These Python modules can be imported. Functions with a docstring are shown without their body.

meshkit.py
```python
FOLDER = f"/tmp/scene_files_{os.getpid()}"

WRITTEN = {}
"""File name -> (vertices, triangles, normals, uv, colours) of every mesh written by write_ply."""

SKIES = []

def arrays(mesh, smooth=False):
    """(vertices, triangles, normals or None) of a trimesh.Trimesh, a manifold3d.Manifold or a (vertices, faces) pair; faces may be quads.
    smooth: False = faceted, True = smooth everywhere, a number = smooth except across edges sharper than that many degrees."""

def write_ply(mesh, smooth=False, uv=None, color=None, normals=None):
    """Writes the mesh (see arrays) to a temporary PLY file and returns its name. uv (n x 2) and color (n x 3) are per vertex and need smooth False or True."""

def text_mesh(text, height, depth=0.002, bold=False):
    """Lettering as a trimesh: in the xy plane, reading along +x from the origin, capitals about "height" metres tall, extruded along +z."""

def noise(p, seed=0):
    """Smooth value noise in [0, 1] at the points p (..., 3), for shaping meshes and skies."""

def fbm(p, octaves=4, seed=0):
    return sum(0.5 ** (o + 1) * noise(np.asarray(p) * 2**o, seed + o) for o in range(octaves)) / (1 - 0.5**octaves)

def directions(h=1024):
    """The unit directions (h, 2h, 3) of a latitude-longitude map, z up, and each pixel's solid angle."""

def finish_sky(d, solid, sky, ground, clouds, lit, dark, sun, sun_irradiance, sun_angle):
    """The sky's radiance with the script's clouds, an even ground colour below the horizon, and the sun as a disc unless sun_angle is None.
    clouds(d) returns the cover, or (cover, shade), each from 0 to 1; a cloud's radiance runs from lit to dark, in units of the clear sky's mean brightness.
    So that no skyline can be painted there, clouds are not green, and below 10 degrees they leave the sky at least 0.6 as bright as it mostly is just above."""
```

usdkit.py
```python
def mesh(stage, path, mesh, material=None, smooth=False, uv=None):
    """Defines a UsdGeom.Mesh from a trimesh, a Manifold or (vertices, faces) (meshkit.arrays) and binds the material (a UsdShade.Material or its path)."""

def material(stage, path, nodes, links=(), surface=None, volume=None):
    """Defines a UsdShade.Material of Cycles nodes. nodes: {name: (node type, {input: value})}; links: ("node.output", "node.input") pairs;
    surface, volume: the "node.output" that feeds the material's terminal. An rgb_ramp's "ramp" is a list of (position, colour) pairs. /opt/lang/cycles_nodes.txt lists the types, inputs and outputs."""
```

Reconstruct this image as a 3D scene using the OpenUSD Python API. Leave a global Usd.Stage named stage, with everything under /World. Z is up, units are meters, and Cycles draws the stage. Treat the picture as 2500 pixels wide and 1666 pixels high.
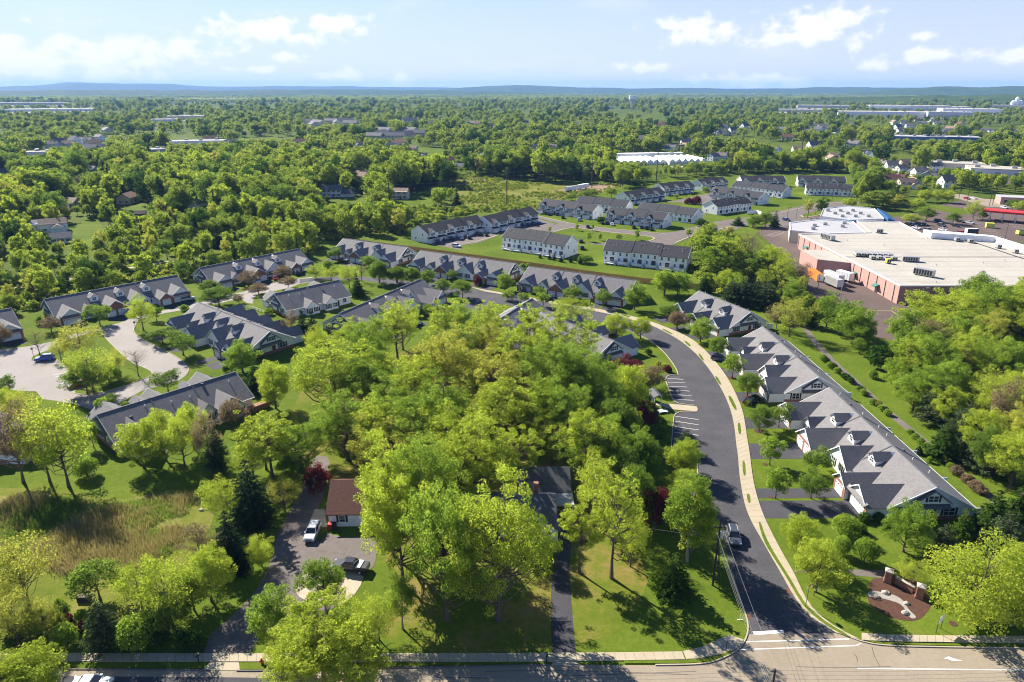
import math, random
import numpy as np, trimesh, shapely
from shapely.geometry import Polygon, LineString, Point, box as sbox
from shapely.ops import unary_union
import usdkit, meshkit
from pxr import Usd, UsdGeom, UsdLux, UsdShade, Sdf, Gf, Vt

rng = np.random.default_rng(7)
random.seed(7)
stage = Usd.Stage.CreateInMemory()
UsdGeom.SetStageUpAxis(stage, 'Z')
UsdGeom.SetStageMetersPerUnit(stage, 1.0)
world = UsdGeom.Xform.Define(stage, '/World')
stage.SetDefaultPrim(world.GetPrim())

# ---------------------------------------------------------------- camera, sky, sun, exposure
FPX, CAMH = 1667.0, 70.0
PITCH = math.atan((833 - 216) / FPX)
SUN_AZ, SUN_EL = math.radians(-42), math.radians(35)
EXPOSURE = 1.66
SKY_STRENGTH, SUN_INTENSITY = 0.053, 1.02
cam = UsdGeom.Camera.Define(stage, '/World/camera')
cam.CreateHorizontalApertureAttr(36.0)
cam.CreateFocalLengthAttr(36.0 * FPX / 2500)
cam.CreateClippingRangeAttr(Gf.Vec2f(1.0, 90000.0))
cam.CreateExposureAttr(EXPOSURE)
cam.AddTranslateOp().Set(Gf.Vec3d(0, 0, CAMH))
cam.AddRotateXOp().Set(90 - math.degrees(PITCH))

def at(x, y, z=0.0):
    """A point of the ground (or of height z) surveyed from the photograph's 2500 x 1666 pixels."""
    dx, dy = (x - 1250) / FPX, -(y - 833) / FPX
    d = (dx, math.cos(PITCH) + dy * math.sin(PITCH), -math.sin(PITCH) + dy * math.cos(PITCH))
    t = (z - CAMH) / d[2]
    return (d[0] * t, d[1] * t)

S = 2.6133
REG = dict(T1=(0, 0, S), T2=(800, 0, S), T3=(1600, 0, S), M1=(0, 550, S), M2=(800, 550, S), M3=(1600, 550, S), B1=(0, 1066, S), B2=(800, 1066, S),
           B3=(1600, 1066, S), X4=(1250, 400, 3.92), X5=(450, 550, 3.92), X6=(1950, 450, 4.238))
def q(r, x, y):
    a = REG[r]
    return (a[0] + x / a[2], a[1] + y / a[2])
def g(r, x, y, z=0.0):
    return at(*q(r, x, y), z)
def gl(*items):
    """('M2', (x, y), (x, y), 'M3', (x, y) ...) -> ground points."""
    out, r = [], None
    for it in items:
        if isinstance(it, str): r = it
        else: out.append(g(r, *it))
    return out

# sky: single-scattering sky with cumulus from noise, each bank at its bearing (az, el, half width, half height in radians)
def bearing(px, py):
    dx, dy = (px - 1250) / FPX, -(py - 833) / FPX
    d = np.array([dx, math.cos(PITCH) + dy * math.sin(PITCH), -math.sin(PITCH) + dy * math.cos(PITCH)])
    d /= np.linalg.norm(d)
    return math.atan2(d[0], d[1]), math.asin(d[2])
CLOUDS = [(40, 150, 130, 46), (20, 112, 50, 26), (275, 135, 100, 32), (430, 122, 95, 24), (275, 185, 85, 18), (640, 72, 90, 26), (740, 95, 70, 16), (825, 58, 60, 22), (885, 72, 28, 13), (700, 138, 35, 10), (625, 168, 40, 9),
          (835, 186, 50, 12), (980, 195, 36, 14), (1690, 80, 85, 26), (1640, 66, 30, 12), (1980, 62, 100, 36), (1940, 92, 110, 18), (1830, 197, 110, 16), (2250, 88, 22, 8), (2310, 132, 110, 12), (2490, 136, 50, 14), (2140, 156, 35, 11), (1560, 165, 50, 10)]
nodes = {'tc': ('texture_coordinate', {}), 'sp': ('separate_xyz', {}),
         'az': ('math', {'math_type': 'arctan2'}), 'el': ('math', {'math_type': 'arcsine'}),
         'sky': ('sky_texture', {'sky_type': 'single_scattering', 'sun_disc': False, 'sun_elevation': SUN_EL, 'sun_rotation': SUN_AZ, 'altitude': 100.0, 'air_density': 1.0, 'aerosol_density': 0.15, 'ozone_density': 3.5}),
         'ns': ('noise_texture', {'scale': 36.0, 'detail': 7.0, 'roughness': 0.55}), 'mp': ('mapping', {'scale': (1, 1, 1.5)}),
         'ns2': ('noise_texture', {'scale': 5.5, 'detail': 6.0, 'roughness': 0.6}), 'mp2': ('mapping', {'scale': (1, 1, 4.0), 'location': (3, 1, 0)})}
links = [('tc.generated', 'sp.vector'), ('sp.x', 'az.value1'), ('sp.y', 'az.value2'), ('sp.z', 'el.value1'), ('tc.generated', 'mp.vector'), ('mp.vector', 'ns.vector'), ('tc.generated', 'mp2.vector'), ('mp2.vector', 'ns2.vector')]
prev = None
for i, (cx, cy, w, h) in enumerate(CLOUDS):
    a, e = bearing(cx, cy)
    wa, ha = w / FPX, h / FPX
    nodes[f'a{i}'] = ('math', {'math_type': 'multiply_add', 'value2': 1 / wa, 'value3': -a / wa})
    nodes[f'e{i}'] = ('math', {'math_type': 'multiply_add', 'value2': 1 / ha, 'value3': -e / ha})
    nodes[f'c{i}'] = ('combine_xyz', {})
    nodes[f'l{i}'] = ('vector_math', {'math_type': 'length'})
    links += [('az.value', f'a{i}.value1'), ('el.value', f'e{i}.value1'), (f'a{i}.value', f'c{i}.x'), (f'e{i}.value', f'c{i}.y'), (f'c{i}.vector', f'l{i}.vector1')]
    if prev is None: prev = f'l{i}.value'
    else:
        nodes[f'm{i}'] = ('math', {'math_type': 'minimum'})
        links += [(prev, f'm{i}.value1'), (f'l{i}.value', f'm{i}.value2')]
        prev = f'm{i}.value'
nodes |= {'nadd': ('math', {'math_type': 'multiply_add', 'value2': -4.6, 'value3': 2.3}), 'dsum': ('math', {'math_type': 'add'}),
          'mask': ('map_range', {'range_type': 'smoothstep', 'from_min': 1.35, 'from_max': 0.25, 'to_min': 0.0, 'to_max': 0.93, 'clamp': True}),
          'wisp': ('map_range', {'range_type': 'smoothstep', 'from_min': 0.5, 'from_max': 0.85, 'to_min': 0.0, 'to_max': 0.4, 'clamp': True}),
          'hz': ('map_range', {'range_type': 'smoothstep', 'from_min': 0.32, 'from_max': -0.02, 'to_min': 0.0, 'to_max': 0.82, 'clamp': True}),
          'mw': ('math', {'math_type': 'maximum'}), 'mx': ('mix', {'color2': (6.7, 6.65, 6.65)}), 'mh': ('mix', {'color2': (5.15, 5.35, 6.05)}), 'tint': ('mix', {'mix_type': 'multiply', 'fac': 1.0, 'color2': (0.50, 0.655, 0.88)}), 'bg': ('background_shader', {'strength': SKY_STRENGTH})}
links += [('ns.fac', 'nadd.value1'), ('nadd.value', 'dsum.value1'), (prev, 'dsum.value2'), ('dsum.value', 'mask.value'), ('ns2.fac', 'wisp.value'), ('mask.result', 'mw.value1'), ('wisp.result', 'mw.value2'),
          ('el.value', 'hz.value'), ('hz.result', 'mh.fac'), ('sky.color', 'tint.color1'), ('tint.color', 'mh.color1'), ('mw.value', 'mx.fac'), ('mh.color', 'mx.color1'), ('mx.color', 'bg.color')]
sky_m = usdkit.material(stage, '/World/Looks/sky', nodes, links, surface='bg.background')
dome = UsdLux.DomeLight.Define(stage, '/World/sky')
UsdShade.MaterialBindingAPI.Apply(dome.GetPrim()).Bind(sky_m)
sun = UsdLux.DistantLight.Define(stage, '/World/sun')
sun.CreateIntensityAttr(SUN_INTENSITY); sun.CreateAngleAttr(0.53); sun.CreateNormalizeAttr(True); sun.CreateColorAttr(Gf.Vec3f(1.0, 0.93, 0.82))
sun.AddRotateZOp().Set(-math.degrees(SUN_AZ)); sun.AddRotateXOp().Set(-(90 - math.degrees(SUN_EL)))

# ---------------------------------------------------------------- materials
L = '/World/Looks/'
def bsdf(**k): return ('principled_bsdf', k)
def plain(name, color, rough=0.7, spec=0.3, metal=0.0, coat=0.0, var=0.12, scale=1.5, bump=0.0, obj=False):
    """A colour with a little noise of its own."""
    c = np.array(color)
    n = {'tc': ('texture_coordinate', {}), 'gm': ('geometry', {}), 'n': ('noise_texture', {'scale': scale, 'detail': 4.0, 'roughness': 0.6}), 'r': ('rgb_ramp', {'ramp': [(0.3, tuple(c * (1 - var))), (0.7, tuple(np.minimum(1, c * (1 + var))))]}),
         'p': bsdf(roughness=rough, specular_ior_level=spec, metallic=metal, coat_weight=coat)}
    l = [('gm.position', 'n.vector'), ('n.fac', 'r.fac'), ('r.color', 'p.base_color')]
    if bump:
        n['b'] = ('bump', {'strength': 0.6, 'distance': bump}); l += [('n.fac', 'b.height'), ('b.normal', 'p.normal')]
    return usdkit.material(stage, L + name, n, l, surface='p.BSDF')
SOFT = ('lawn', 'country', 'meadow', 'litter', 'field', 'hill_wood')
def ground(name, stops, s1, s2, mix=0.5, rough=0.9, bump=0.03, bscale=3.0, s3=None):
    """Two scales of noise through a ramp, with small relief."""
    n = {'gm': ('geometry', {}), 'a': ('noise_texture', {'scale': s1, 'detail': 5.0, 'roughness': 0.62}), 'b': ('noise_texture', {'scale': s2, 'detail': 6.0, 'roughness': 0.7}),
         'm': ('mix_float', {'fac': mix}), 'r': ('rgb_ramp', {'ramp': stops}), 'c': ('noise_texture', {'scale': bscale, 'detail': 5.0}), 'bp': ('bump', {'strength': 0.7, 'distance': bump}), 'p': bsdf(roughness=rough, specular_ior_level=0.02 if name in SOFT else 0.15)}
    l = [('gm.position', 'a.vector'), ('gm.position', 'b.vector'), ('gm.position', 'c.vector'), ('a.fac', 'm.a'), ('b.fac', 'm.b'), ('m.result', 'r.fac'), ('r.color', 'p.base_color'), ('c.fac', 'bp.height'), ('bp.normal', 'p.normal')]
    return usdkit.material(stage, L + name, n, l, surface='p.BSDF')
def leaf(name, c1, c2, trans, tf=0.42, scale=0.09):
    """Leaves: two tones by noise over the tree, part of the light passing through."""
    n = {'gm': ('geometry', {}), 'oi': ('object_info', {}), 'a': ('noise_texture', {'scale': scale, 'detail': 3.0, 'roughness': 0.6}), 'i': ('geometry', {}), 'm': ('math', {'math_type': 'multiply_add', 'value2': 0.3}),
         'r': ('rgb_ramp', {'ramp': [(0.42, c1), (0.80, c2)]}), 'p': bsdf(roughness=0.7, specular_ior_level=0.03), 't': ('translucent_bsdf', {'color': trans}), 'x': ('mix_closure', {'fac': tf})}
    l = [('gm.position', 'a.vector'), ('oi.random', 'm.value1'), ('a.fac', 'm.value3'), ('m.value', 'r.fac'), ('r.color', 'p.base_color'), ('p.BSDF', 'x.closure1'), ('t.BSDF', 'x.closure2')]
    return usdkit.material(stage, L + name, n, l, surface='x.closure')
M = {}
def shingle(name, c, var=0.16):
    c = np.array(c)
    n = {'tc': ('geometry', {}), 'n': ('noise_texture', {'scale': 0.5, 'detail': 6.0, 'roughness': 0.7}), 'v': ('white_noise_texture', {}), 'mp': ('mapping', {'scale': (3, 3, 7)}), 'sn': ('vector_math', {'math_type': 'floor'}),
         'm': ('mix_float', {'fac': 0.3}), 'r': ('rgb_ramp', {'ramp': [(0.25, tuple(c * (1 - var))), (0.75, tuple(c * (1 + var)))]}), 'b': ('bump', {'strength': 0.5, 'distance': 0.03}), 'p': bsdf(roughness=0.85, specular_ior_level=0.25)}
    l = [('tc.position', 'n.vector'), ('tc.position', 'mp.vector'), ('mp.vector', 'sn.vector1'), ('sn.vector', 'v.vector'), ('n.fac', 'm.a'), ('v.value', 'm.b'), ('m.result', 'r.fac'), ('r.color', 'p.base_color'), ('v.value', 'b.height'), ('b.normal', 'p.normal')]
    return usdkit.material(stage, L + name, n, l, surface='p.BSDF')
def siding(name, c):
    c = np.array(c)
    n = {'tc': ('geometry', {}), 'sz': ('separate_xyz', {}), 'k': ('math', {'math_type': 'multiply', 'value2': 5.5}), 'fr': ('math', {'math_type': 'fraction'}), 'b': ('bump', {'strength': 0.6, 'distance': 0.02}),
         'n': ('noise_texture', {'scale': 0.8, 'detail': 4.0}), 'r': ('rgb_ramp', {'ramp': [(0.3, tuple(c * 0.93)), (0.7, tuple(c * 1.03))]}), 'p': bsdf(roughness=0.55, specular_ior_level=0.3)}
    l = [('tc.position', 'sz.vector'), ('sz.z', 'k.value1'), ('k.value', 'fr.value1'), ('fr.value', 'b.height'), ('b.normal', 'p.normal'), ('tc.position', 'n.vector'), ('n.fac', 'r.fac'), ('r.color', 'p.base_color')]
    return usdkit.material(stage, L + name, n, l, surface='p.BSDF')
M['lawn'] = ground('lawn', [(0.30, (0.052, 0.084, 0.011)), (0.45, (0.080, 0.122, 0.013)), (0.58, (0.112, 0.150, 0.018)), (0.70, (0.165, 0.165, 0.042))], 0.06, 1.1, 0.5, bump=0.08, bscale=5)
M['country'] = ground('country', [(0.3, (0.045, 0.070, 0.012)), (0.5, (0.078, 0.110, 0.015)), (0.62, (0.105, 0.135, 0.022)), (0.75, (0.14, 0.13, 0.05))], 0.008, 0.12, 0.45, bump=0.1, bscale=2)
M['meadow'] = ground('meadow', [(0.36, (0.10, 0.15, 0.018)), (0.5, (0.18, 0.185, 0.045)), (0.64, (0.30, 0.23, 0.12))], 0.07, 0.9, 0.5, bump=0.15, bscale=4)
M['litter'] = ground('litter', [(0.34, (0.070, 0.112, 0.012)), (0.48, (0.115, 0.140, 0.018)), (0.58, (0.19, 0.150, 0.045)), (0.70, (0.235, 0.165, 0.085))], 0.10, 0.9, 0.42, bump=0.06, bscale=5)
M['dirt'] = ground('dirt', [(0.35, (0.16, 0.10, 0.06)), (0.65, (0.30, 0.21, 0.14))], 0.05, 0.7, 0.5, bump=0.1)
M['mulch'] = ground('mulch', [(0.3, (0.05, 0.026, 0.018)), (0.7, (0.12, 0.06, 0.042))], 1.5, 9.0, 0.6, bump=0.06, bscale=9)
M['gravel'] = ground('gravel', [(0.3, (0.16, 0.145, 0.125)), (0.7, (0.44, 0.41, 0.37))], 3.0, 9.0, 0.7, bump=0.05, bscale=9)
M['asphalt_new'] = ground('asphalt_new', [(0.32, (0.050, 0.049, 0.054)), (0.5, (0.072, 0.070, 0.076)), (0.68, (0.098, 0.094, 0.098))], 0.16, 1.8, 0.5, bump=0.01, bscale=20)
M['asphalt_drive'] = ground('asphalt_drive', [(0.3, (0.046, 0.045, 0.052)), (0.7, (0.078, 0.076, 0.084))], 0.2, 4.0, 0.5, bump=0.01, bscale=20)
M['asphalt_old'] = ground('asphalt_old', [(0.3, (0.22, 0.20, 0.185)), (0.7, (0.315, 0.285, 0.265))], 0.08, 1.4, 0.5, bump=0.01, bscale=12)
M['asphalt_brown'] = ground('asphalt_brown', [(0.3, (0.085, 0.062, 0.055)), (0.7, (0.140, 0.104, 0.092))], 0.04, 0.8, 0.5, bump=0.01)
M['field'] = ground('field', [(0.34, (0.075, 0.110, 0.012)), (0.5, (0.135, 0.152, 0.024)), (0.64, (0.22, 0.19, 0.07))], 0.05, 0.25, 0.5, bump=0.15, bscale=2)
M['road_main'] = ground('road_main', [(0.3, (0.225, 0.185, 0.135)), (0.7, (0.315, 0.265, 0.20))], 0.12, 1.6, 0.5, bump=0.01, bscale=14)
M['drive_old'] = ground('drive_old', [(0.3, (0.105, 0.088, 0.080)), (0.7, (0.185, 0.158, 0.142))], 0.25, 1.8, 0.5, bump=0.015, bscale=14)
M['concrete'] = ground('concrete', [(0.3, (0.335, 0.285, 0.20)), (0.7, (0.43, 0.37, 0.27))], 0.4, 3.0, 0.5, bump=0.01, bscale=14)
M['paving'] = ground('paving', [(0.3, (0.33, 0.27, 0.20)), (0.7, (0.50, 0.42, 0.32))], 1.0, 4.0, 0.6, bump=0.02, bscale=6)
M['white_line'] = plain('white_line', (0.66, 0.65, 0.62), var=0.2, scale=3)
M['yellow_line'] = plain('yellow_line', (0.50, 0.40, 0.14), var=0.2, scale=3)
M['roof'] = shingle('roof', (0.165, 0.158, 0.158))
M['roof_dark'] = shingle('roof_dark', (0.040, 0.040, 0.047))
M['roof_slate'] = shingle('roof_slate', (0.105, 0.108, 0.118))
M['roof_brown'] = shingle('roof_brown', (0.135, 0.062, 0.045))
M['roof_tan'] = shingle('roof_tan', (0.27, 0.19, 0.14))
M['siding'] = siding('siding', (0.78, 0.78, 0.78))
M['siding_cream'] = siding('siding_cream', (0.62, 0.56, 0.44))
M['siding_grey'] = siding('siding_grey', (0.42, 0.43, 0.45))
M['siding_blue'] = siding('siding_blue', (0.56, 0.60, 0.66))
M['trim'] = plain('trim', (0.78, 0.78, 0.77), 0.5, var=0.04)
M['brick'] = plain('brick', (0.265, 0.125, 0.090), 0.85, var=0.28, scale=6, bump=0.01)
M['pink_brick'] = plain('pink_brick', (0.45, 0.255, 0.225), 0.85, var=0.14, scale=1.6, bump=0.01)
M['door'] = plain('door', (0.70, 0.70, 0.69), 0.5, var=0.04)
M['shutter'] = plain('shutter', (0.022, 0.026, 0.030), 0.6, var=0.1)
M['glass'] = plain('glass', (0.028, 0.033, 0.040), 0.08, spec=0.6, var=0.3, scale=0.7)
M['dark_metal'] = plain('dark_metal', (0.035, 0.035, 0.035), 0.5)
M['metal'] = plain('metal', (0.42, 0.42, 0.41), 0.45, metal=0.4)
M['pole_wood'] = plain('pole_wood', (0.045, 0.036, 0.03), 0.9, var=0.25, scale=4)
M['cable'] = plain('cable', (0.22, 0.22, 0.23), 0.6)
M['fence_wood'] = plain('fence_wood', (0.52, 0.27, 0.085), 0.85, var=0.3, scale=2.2)
M['deck_wood'] = plain('deck_wood', (0.30, 0.15, 0.09), 0.85, var=0.2)
M['flat_roof'] = ground('flat_roof', [(0.3, (0.31, 0.29, 0.25)), (0.5, (0.385, 0.36, 0.31)), (0.7, (0.43, 0.405, 0.35))], 0.09, 0.6, 0.5, bump=0.01)
M['grey_roof'] = ground('grey_roof', [(0.3, (0.30, 0.30, 0.31)), (0.7, (0.42, 0.42, 0.43))], 0.05, 0.7, 0.55, bump=0.01)
M['bark'] = plain('bark', (0.12, 0.092, 0.07), 0.95, var=0.3, scale=3, bump=0.05)
M['bark_pale'] = plain('bark_pale', (0.27, 0.235, 0.19), 0.95, var=0.3, scale=3)
M['red'] = plain('red', (0.55, 0.03, 0.02), 0.5)
M['orange'] = plain('orange', (0.62, 0.20, 0.03), 0.6)
M['blue_metal'] = plain('blue_metal', (0.035, 0.12, 0.27), 0.5)
M['green_metal'] = plain('green_metal', (0.05, 0.17, 0.14), 0.5)
M['yellow'] = plain('yellow', (0.60, 0.60, 0.10), 0.6)
M['tyre'] = plain('tyre', (0.018, 0.018, 0.018), 0.9)
M['stone'] = plain('stone', (0.36, 0.32, 0.27), 0.9, var=0.25, scale=2, bump=0.05)
for nm, c in dict(blue=(0.012, 0.07, 0.42), black=(0.012, 0.012, 0.014), silver=(0.46, 0.47, 0.49), white=(0.75, 0.75, 0.75), red=(0.30, 0.012, 0.015), grey=(0.055, 0.062, 0.075), navy=(0.015, 0.03, 0.10), maroon=(0.085, 0.012, 0.02)).items():
    M['paint_' + nm] = plain('paint_' + nm, c, 0.28, spec=0.5, coat=0.6, var=0.03)
M['headlight'] = plain('headlight', (0.75, 0.76, 0.78), 0.1, spec=0.6)
M['taillight'] = plain('taillight', (0.35, 0.01, 0.01), 0.2, spec=0.5)
M['leaf_lime'] = leaf('leaf_lime', (0.165, 0.215, 0.022), (0.315, 0.350, 0.045), (0.54, 0.66, 0.07), 0.5)
M['leaf_green'] = leaf('leaf_green', (0.098, 0.165, 0.018), (0.215, 0.285, 0.035), (0.35, 0.50, 0.06), 0.48)
M['leaf_gold'] = leaf('leaf_gold', (0.195, 0.215, 0.030), (0.340, 0.335, 0.055), (0.54, 0.57, 0.09), 0.5)
M['leaf_mid'] = leaf('leaf_mid', (0.072, 0.118, 0.018), (0.165, 0.222, 0.032), (0.25, 0.39, 0.05), 0.44)
M['leaf_deep'] = leaf('leaf_deep', (0.036, 0.072, 0.010), (0.072, 0.125, 0.013), (0.08, 0.18, 0.015), 0.32)
M['leaf_fir'] = leaf('leaf_fir', (0.018, 0.040, 0.014), (0.038, 0.070, 0.022), (0.03, 0.07, 0.02), 0.2)
M['leaf_pine'] = leaf('leaf_pine', (0.040, 0.068, 0.028), (0.072, 0.105, 0.040), (0.06, 0.10, 0.03), 0.22)
M['leaf_red'] = leaf('leaf_red', (0.075, 0.018, 0.022), (0.13, 0.035, 0.038), (0.22, 0.03, 0.04), 0.35)
M['leaf_rust'] = leaf('leaf_rust', (0.135, 0.110, 0.060), (0.225, 0.170, 0.100), (0.30, 0.22, 0.12), 0.4)
M['leaf_wood'] = leaf('leaf_wood', (0.078, 0.122, 0.016), (0.265, 0.300, 0.040), (0.37, 0.49, 0.06), 0.46, 0.035)
M['leaf_far'] = leaf('leaf_far', (0.080, 0.118, 0.018), (0.285, 0.310, 0.045), (0.35, 0.45, 0.06), 0.44, 0.014)

# ---------------------------------------------------------------- helpers
class Buf:
    """Collects faces; put() makes them one mesh of the scene."""
    def __init__(s): s.v, s.f, s.n = [], [], 0
    def add(s, v, f):
        v = np.asarray(v, float).reshape(-1, 3)
        s.v.append(v); s.f += [tuple(int(i) + s.n for i in t) for t in f]; s.n += len(v)
        return s
    def poly(s, *p): return s.add(p, [tuple(range(len(p)))])
    def box(s, x0, x1, y0, y1, z0, z1):
        return s.add([(x0, y0, z0), (x1, y0, z0), (x1, y1, z0), (x0, y1, z0), (x0, y0, z1), (x1, y0, z1), (x1, y1, z1), (x0, y1, z1)], BOXF)
    def fbox(s, P, t, t0, t1, n0, n1, z0, z1, dz=0.0):
        """A box in the frame of a wall: P a foot point, t its direction, outwards to the right of t; dz lowers the outer edge of top and bottom."""
        t = np.array(t, float); n = np.array([t[1], -t[0]]); P = np.array(P, float)
        c = [P + t * a + n * b for a, b in ((t0, n0), (t1, n0), (t1, n1), (t0, n1))]
        zz = [0, 0, -dz, -dz]
        return s.add([(*c[i], z0 + zz[i]) for i in range(4)] + [(*c[i], z1 + zz[i]) for i in range(4)], BOXF)
    def tube(s, pts, rad, n=6, cap=True):
        pts = np.asarray(pts, float)
        v, f = tube_arrays(pts, np.broadcast_to(rad, (len(pts),)), n)
        s.add(v, f)
        if cap:
            s.f.append(tuple(range(s.n - n, s.n)))
        return s
    def extrude(s, pg, z0, z1):
        for p in getattr(pg, 'geoms', [pg]):
            if p.is_empty or p.area < 1e-4 or not hasattr(p, 'exterior'): continue
            m = trimesh.creation.extrude_polygon(p, z1 - z0, engine='earcut')
            s.add(m.vertices + [0, 0, z0], m.faces)
        return s
    def sheet(s, pg, z):
        for p in getattr(pg, 'geoms', [pg]):
            if p.is_empty or not hasattr(p, 'exterior'): continue
            v, f = trimesh.creation.triangulate_polygon(p, engine='earcut')
            s.add(np.c_[v, np.full(len(v), z)], [t if cross2(v[t[1]] - v[t[0]], v[t[2]] - v[t[0]]) > 0 else t[::-1] for t in f])
        return s
    def pent(s, axis, a0, a1, c, hw, z0, ze, zr):
        """A gabled body: its ridge runs along the axis from a0 to a1."""
        pr = [(c - hw, z0), (c + hw, z0), (c + hw, ze), (c, zr), (c - hw, ze)]
        v = [(a, u, z) if axis == 'x' else (u, a, z) for a in (a0, a1) for u, z in pr]
        f = [(0, 1, 2, 3, 4), (9, 8, 7, 6, 5)] + [(i + 5, (i + 1) % 5 + 5, (i + 1) % 5, i) for i in range(5)]
        return s.add(v, f if axis == 'y' else [t[::-1] for t in f])
    def gable(s, axis, a0, a1, c, hw, ze, zr, t=0.16):
        """Two roof slopes, slabs of thickness t."""
        for sg in (-1, 1):
            pr = [(c, zr), (c + sg * hw, ze), (c + sg * hw, ze - t), (c, zr - t)]
            v = [(a, u, z) if axis == 'x' else (u, a, z) for a in (a0, a1) for u, z in pr]
            f = [(0, 1, 2, 3), (7, 6, 5, 4)] + [(i + 4, (i + 1) % 4 + 4, (i + 1) % 4, i) for i in range(4)]
            s.add(v, f if (sg > 0) == (axis == 'y') else [t_[::-1] for t_ in f])
        return s
    def cyl(s, x, y, z0, z1, r0, r1=None, n=8): return s.tube([(x, y, z0), (x, y, z1)], [r0, r0 if r1 is None else r1], n)
    def moved(s, loc=(0, 0, 0), rz=0.0):
        c, d = math.cos(rz), math.sin(rz)
        s.v = [np.c_[v[:, 0] * c - v[:, 1] * d + loc[0], v[:, 0] * d + v[:, 1] * c + loc[1], v[:, 2] + loc[2]] for v in s.v]
        return s
BOXF = [(3, 2, 1, 0), (4, 5, 6, 7), (0, 1, 5, 4), (1, 2, 6, 5), (2, 3, 7, 6), (3, 0, 4, 7)]
def cross2(a, b): return a[0] * b[1] - a[1] * b[0]
def tube_arrays(p, r, n):
    t = np.gradient(p, axis=0); t /= np.linalg.norm(t, axis=1, keepdims=True) + 1e-12
    a = np.cross(t, np.where(np.abs(t[:, 2:]) < 0.9, [0, 0, 1.0], [1.0, 0, 0])); a /= np.linalg.norm(a, axis=1, keepdims=True) + 1e-12
    b, ang = np.cross(t, a), np.arange(n) * 2 * np.pi / n
    v = (p[:, None] + r[:, None, None] * (np.cos(ang)[None, :, None] * a[:, None] + np.sin(ang)[None, :, None] * b[:, None])).reshape(-1, 3)
    f = [(i * n + j, i * n + (j + 1) % n, (i + 1) * n + (j + 1) % n, (i + 1) * n + j) for i in range(len(p) - 1) for j in range(n)]
    return v, f
used = {}
def numbered(parent, name):
    k = used.get((parent, name), -1) + 1
    used[(parent, name)] = k
    return f'{parent}/{name}' if k == 0 else f'{parent}/{name}_{k:03d}'
def P_(parent): return '/World' if parent is None else parent if isinstance(parent, str) else str(parent.GetPath())
def put(name, buf, mat, parent=None, **data):
    path = numbered(P_(parent), name)
    if isinstance(buf, Buf): v, f = np.vstack(buf.v), buf.f
    else: v, f = buf
    m = UsdGeom.Mesh.Define(stage, path)
    m.CreatePointsAttr(Vt.Vec3fArray.FromNumpy(np.asarray(v, np.float32)))
    if isinstance(f, np.ndarray): cnt, idx = np.full(len(f), f.shape[1], np.int32), f.astype(np.int32).ravel()
    else: cnt, idx = np.array([len(t) for t in f], np.int32), np.fromiter((i for t in f for i in t), np.int32)
    m.CreateFaceVertexCountsAttr(Vt.IntArray.FromNumpy(cnt)); m.CreateFaceVertexIndicesAttr(Vt.IntArray.FromNumpy(idx))
    m.CreateSubdivisionSchemeAttr('none')
    UsdShade.MaterialBindingAPI.Apply(m.GetPrim()).Bind(M[mat])
    tag(m.GetPrim(), **data)
    return m.GetPrim()
def tag(p, **data):
    for k, v in data.items():
        if v: p.SetCustomDataByKey(k, v)
    return p
def thing(name, label, category, loc=(0, 0, 0), rz=0.0, group=None, kind=None, parent=None):
    x = UsdGeom.Xform.Define(stage, numbered(P_(parent), name))
    x.AddTranslateOp().Set(Gf.Vec3d(*map(float, loc)))
    if rz: x.AddRotateZOp().Set(math.degrees(rz))
    return tag(x.GetPrim(), label=label, category=category, group=group, kind=kind)
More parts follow.
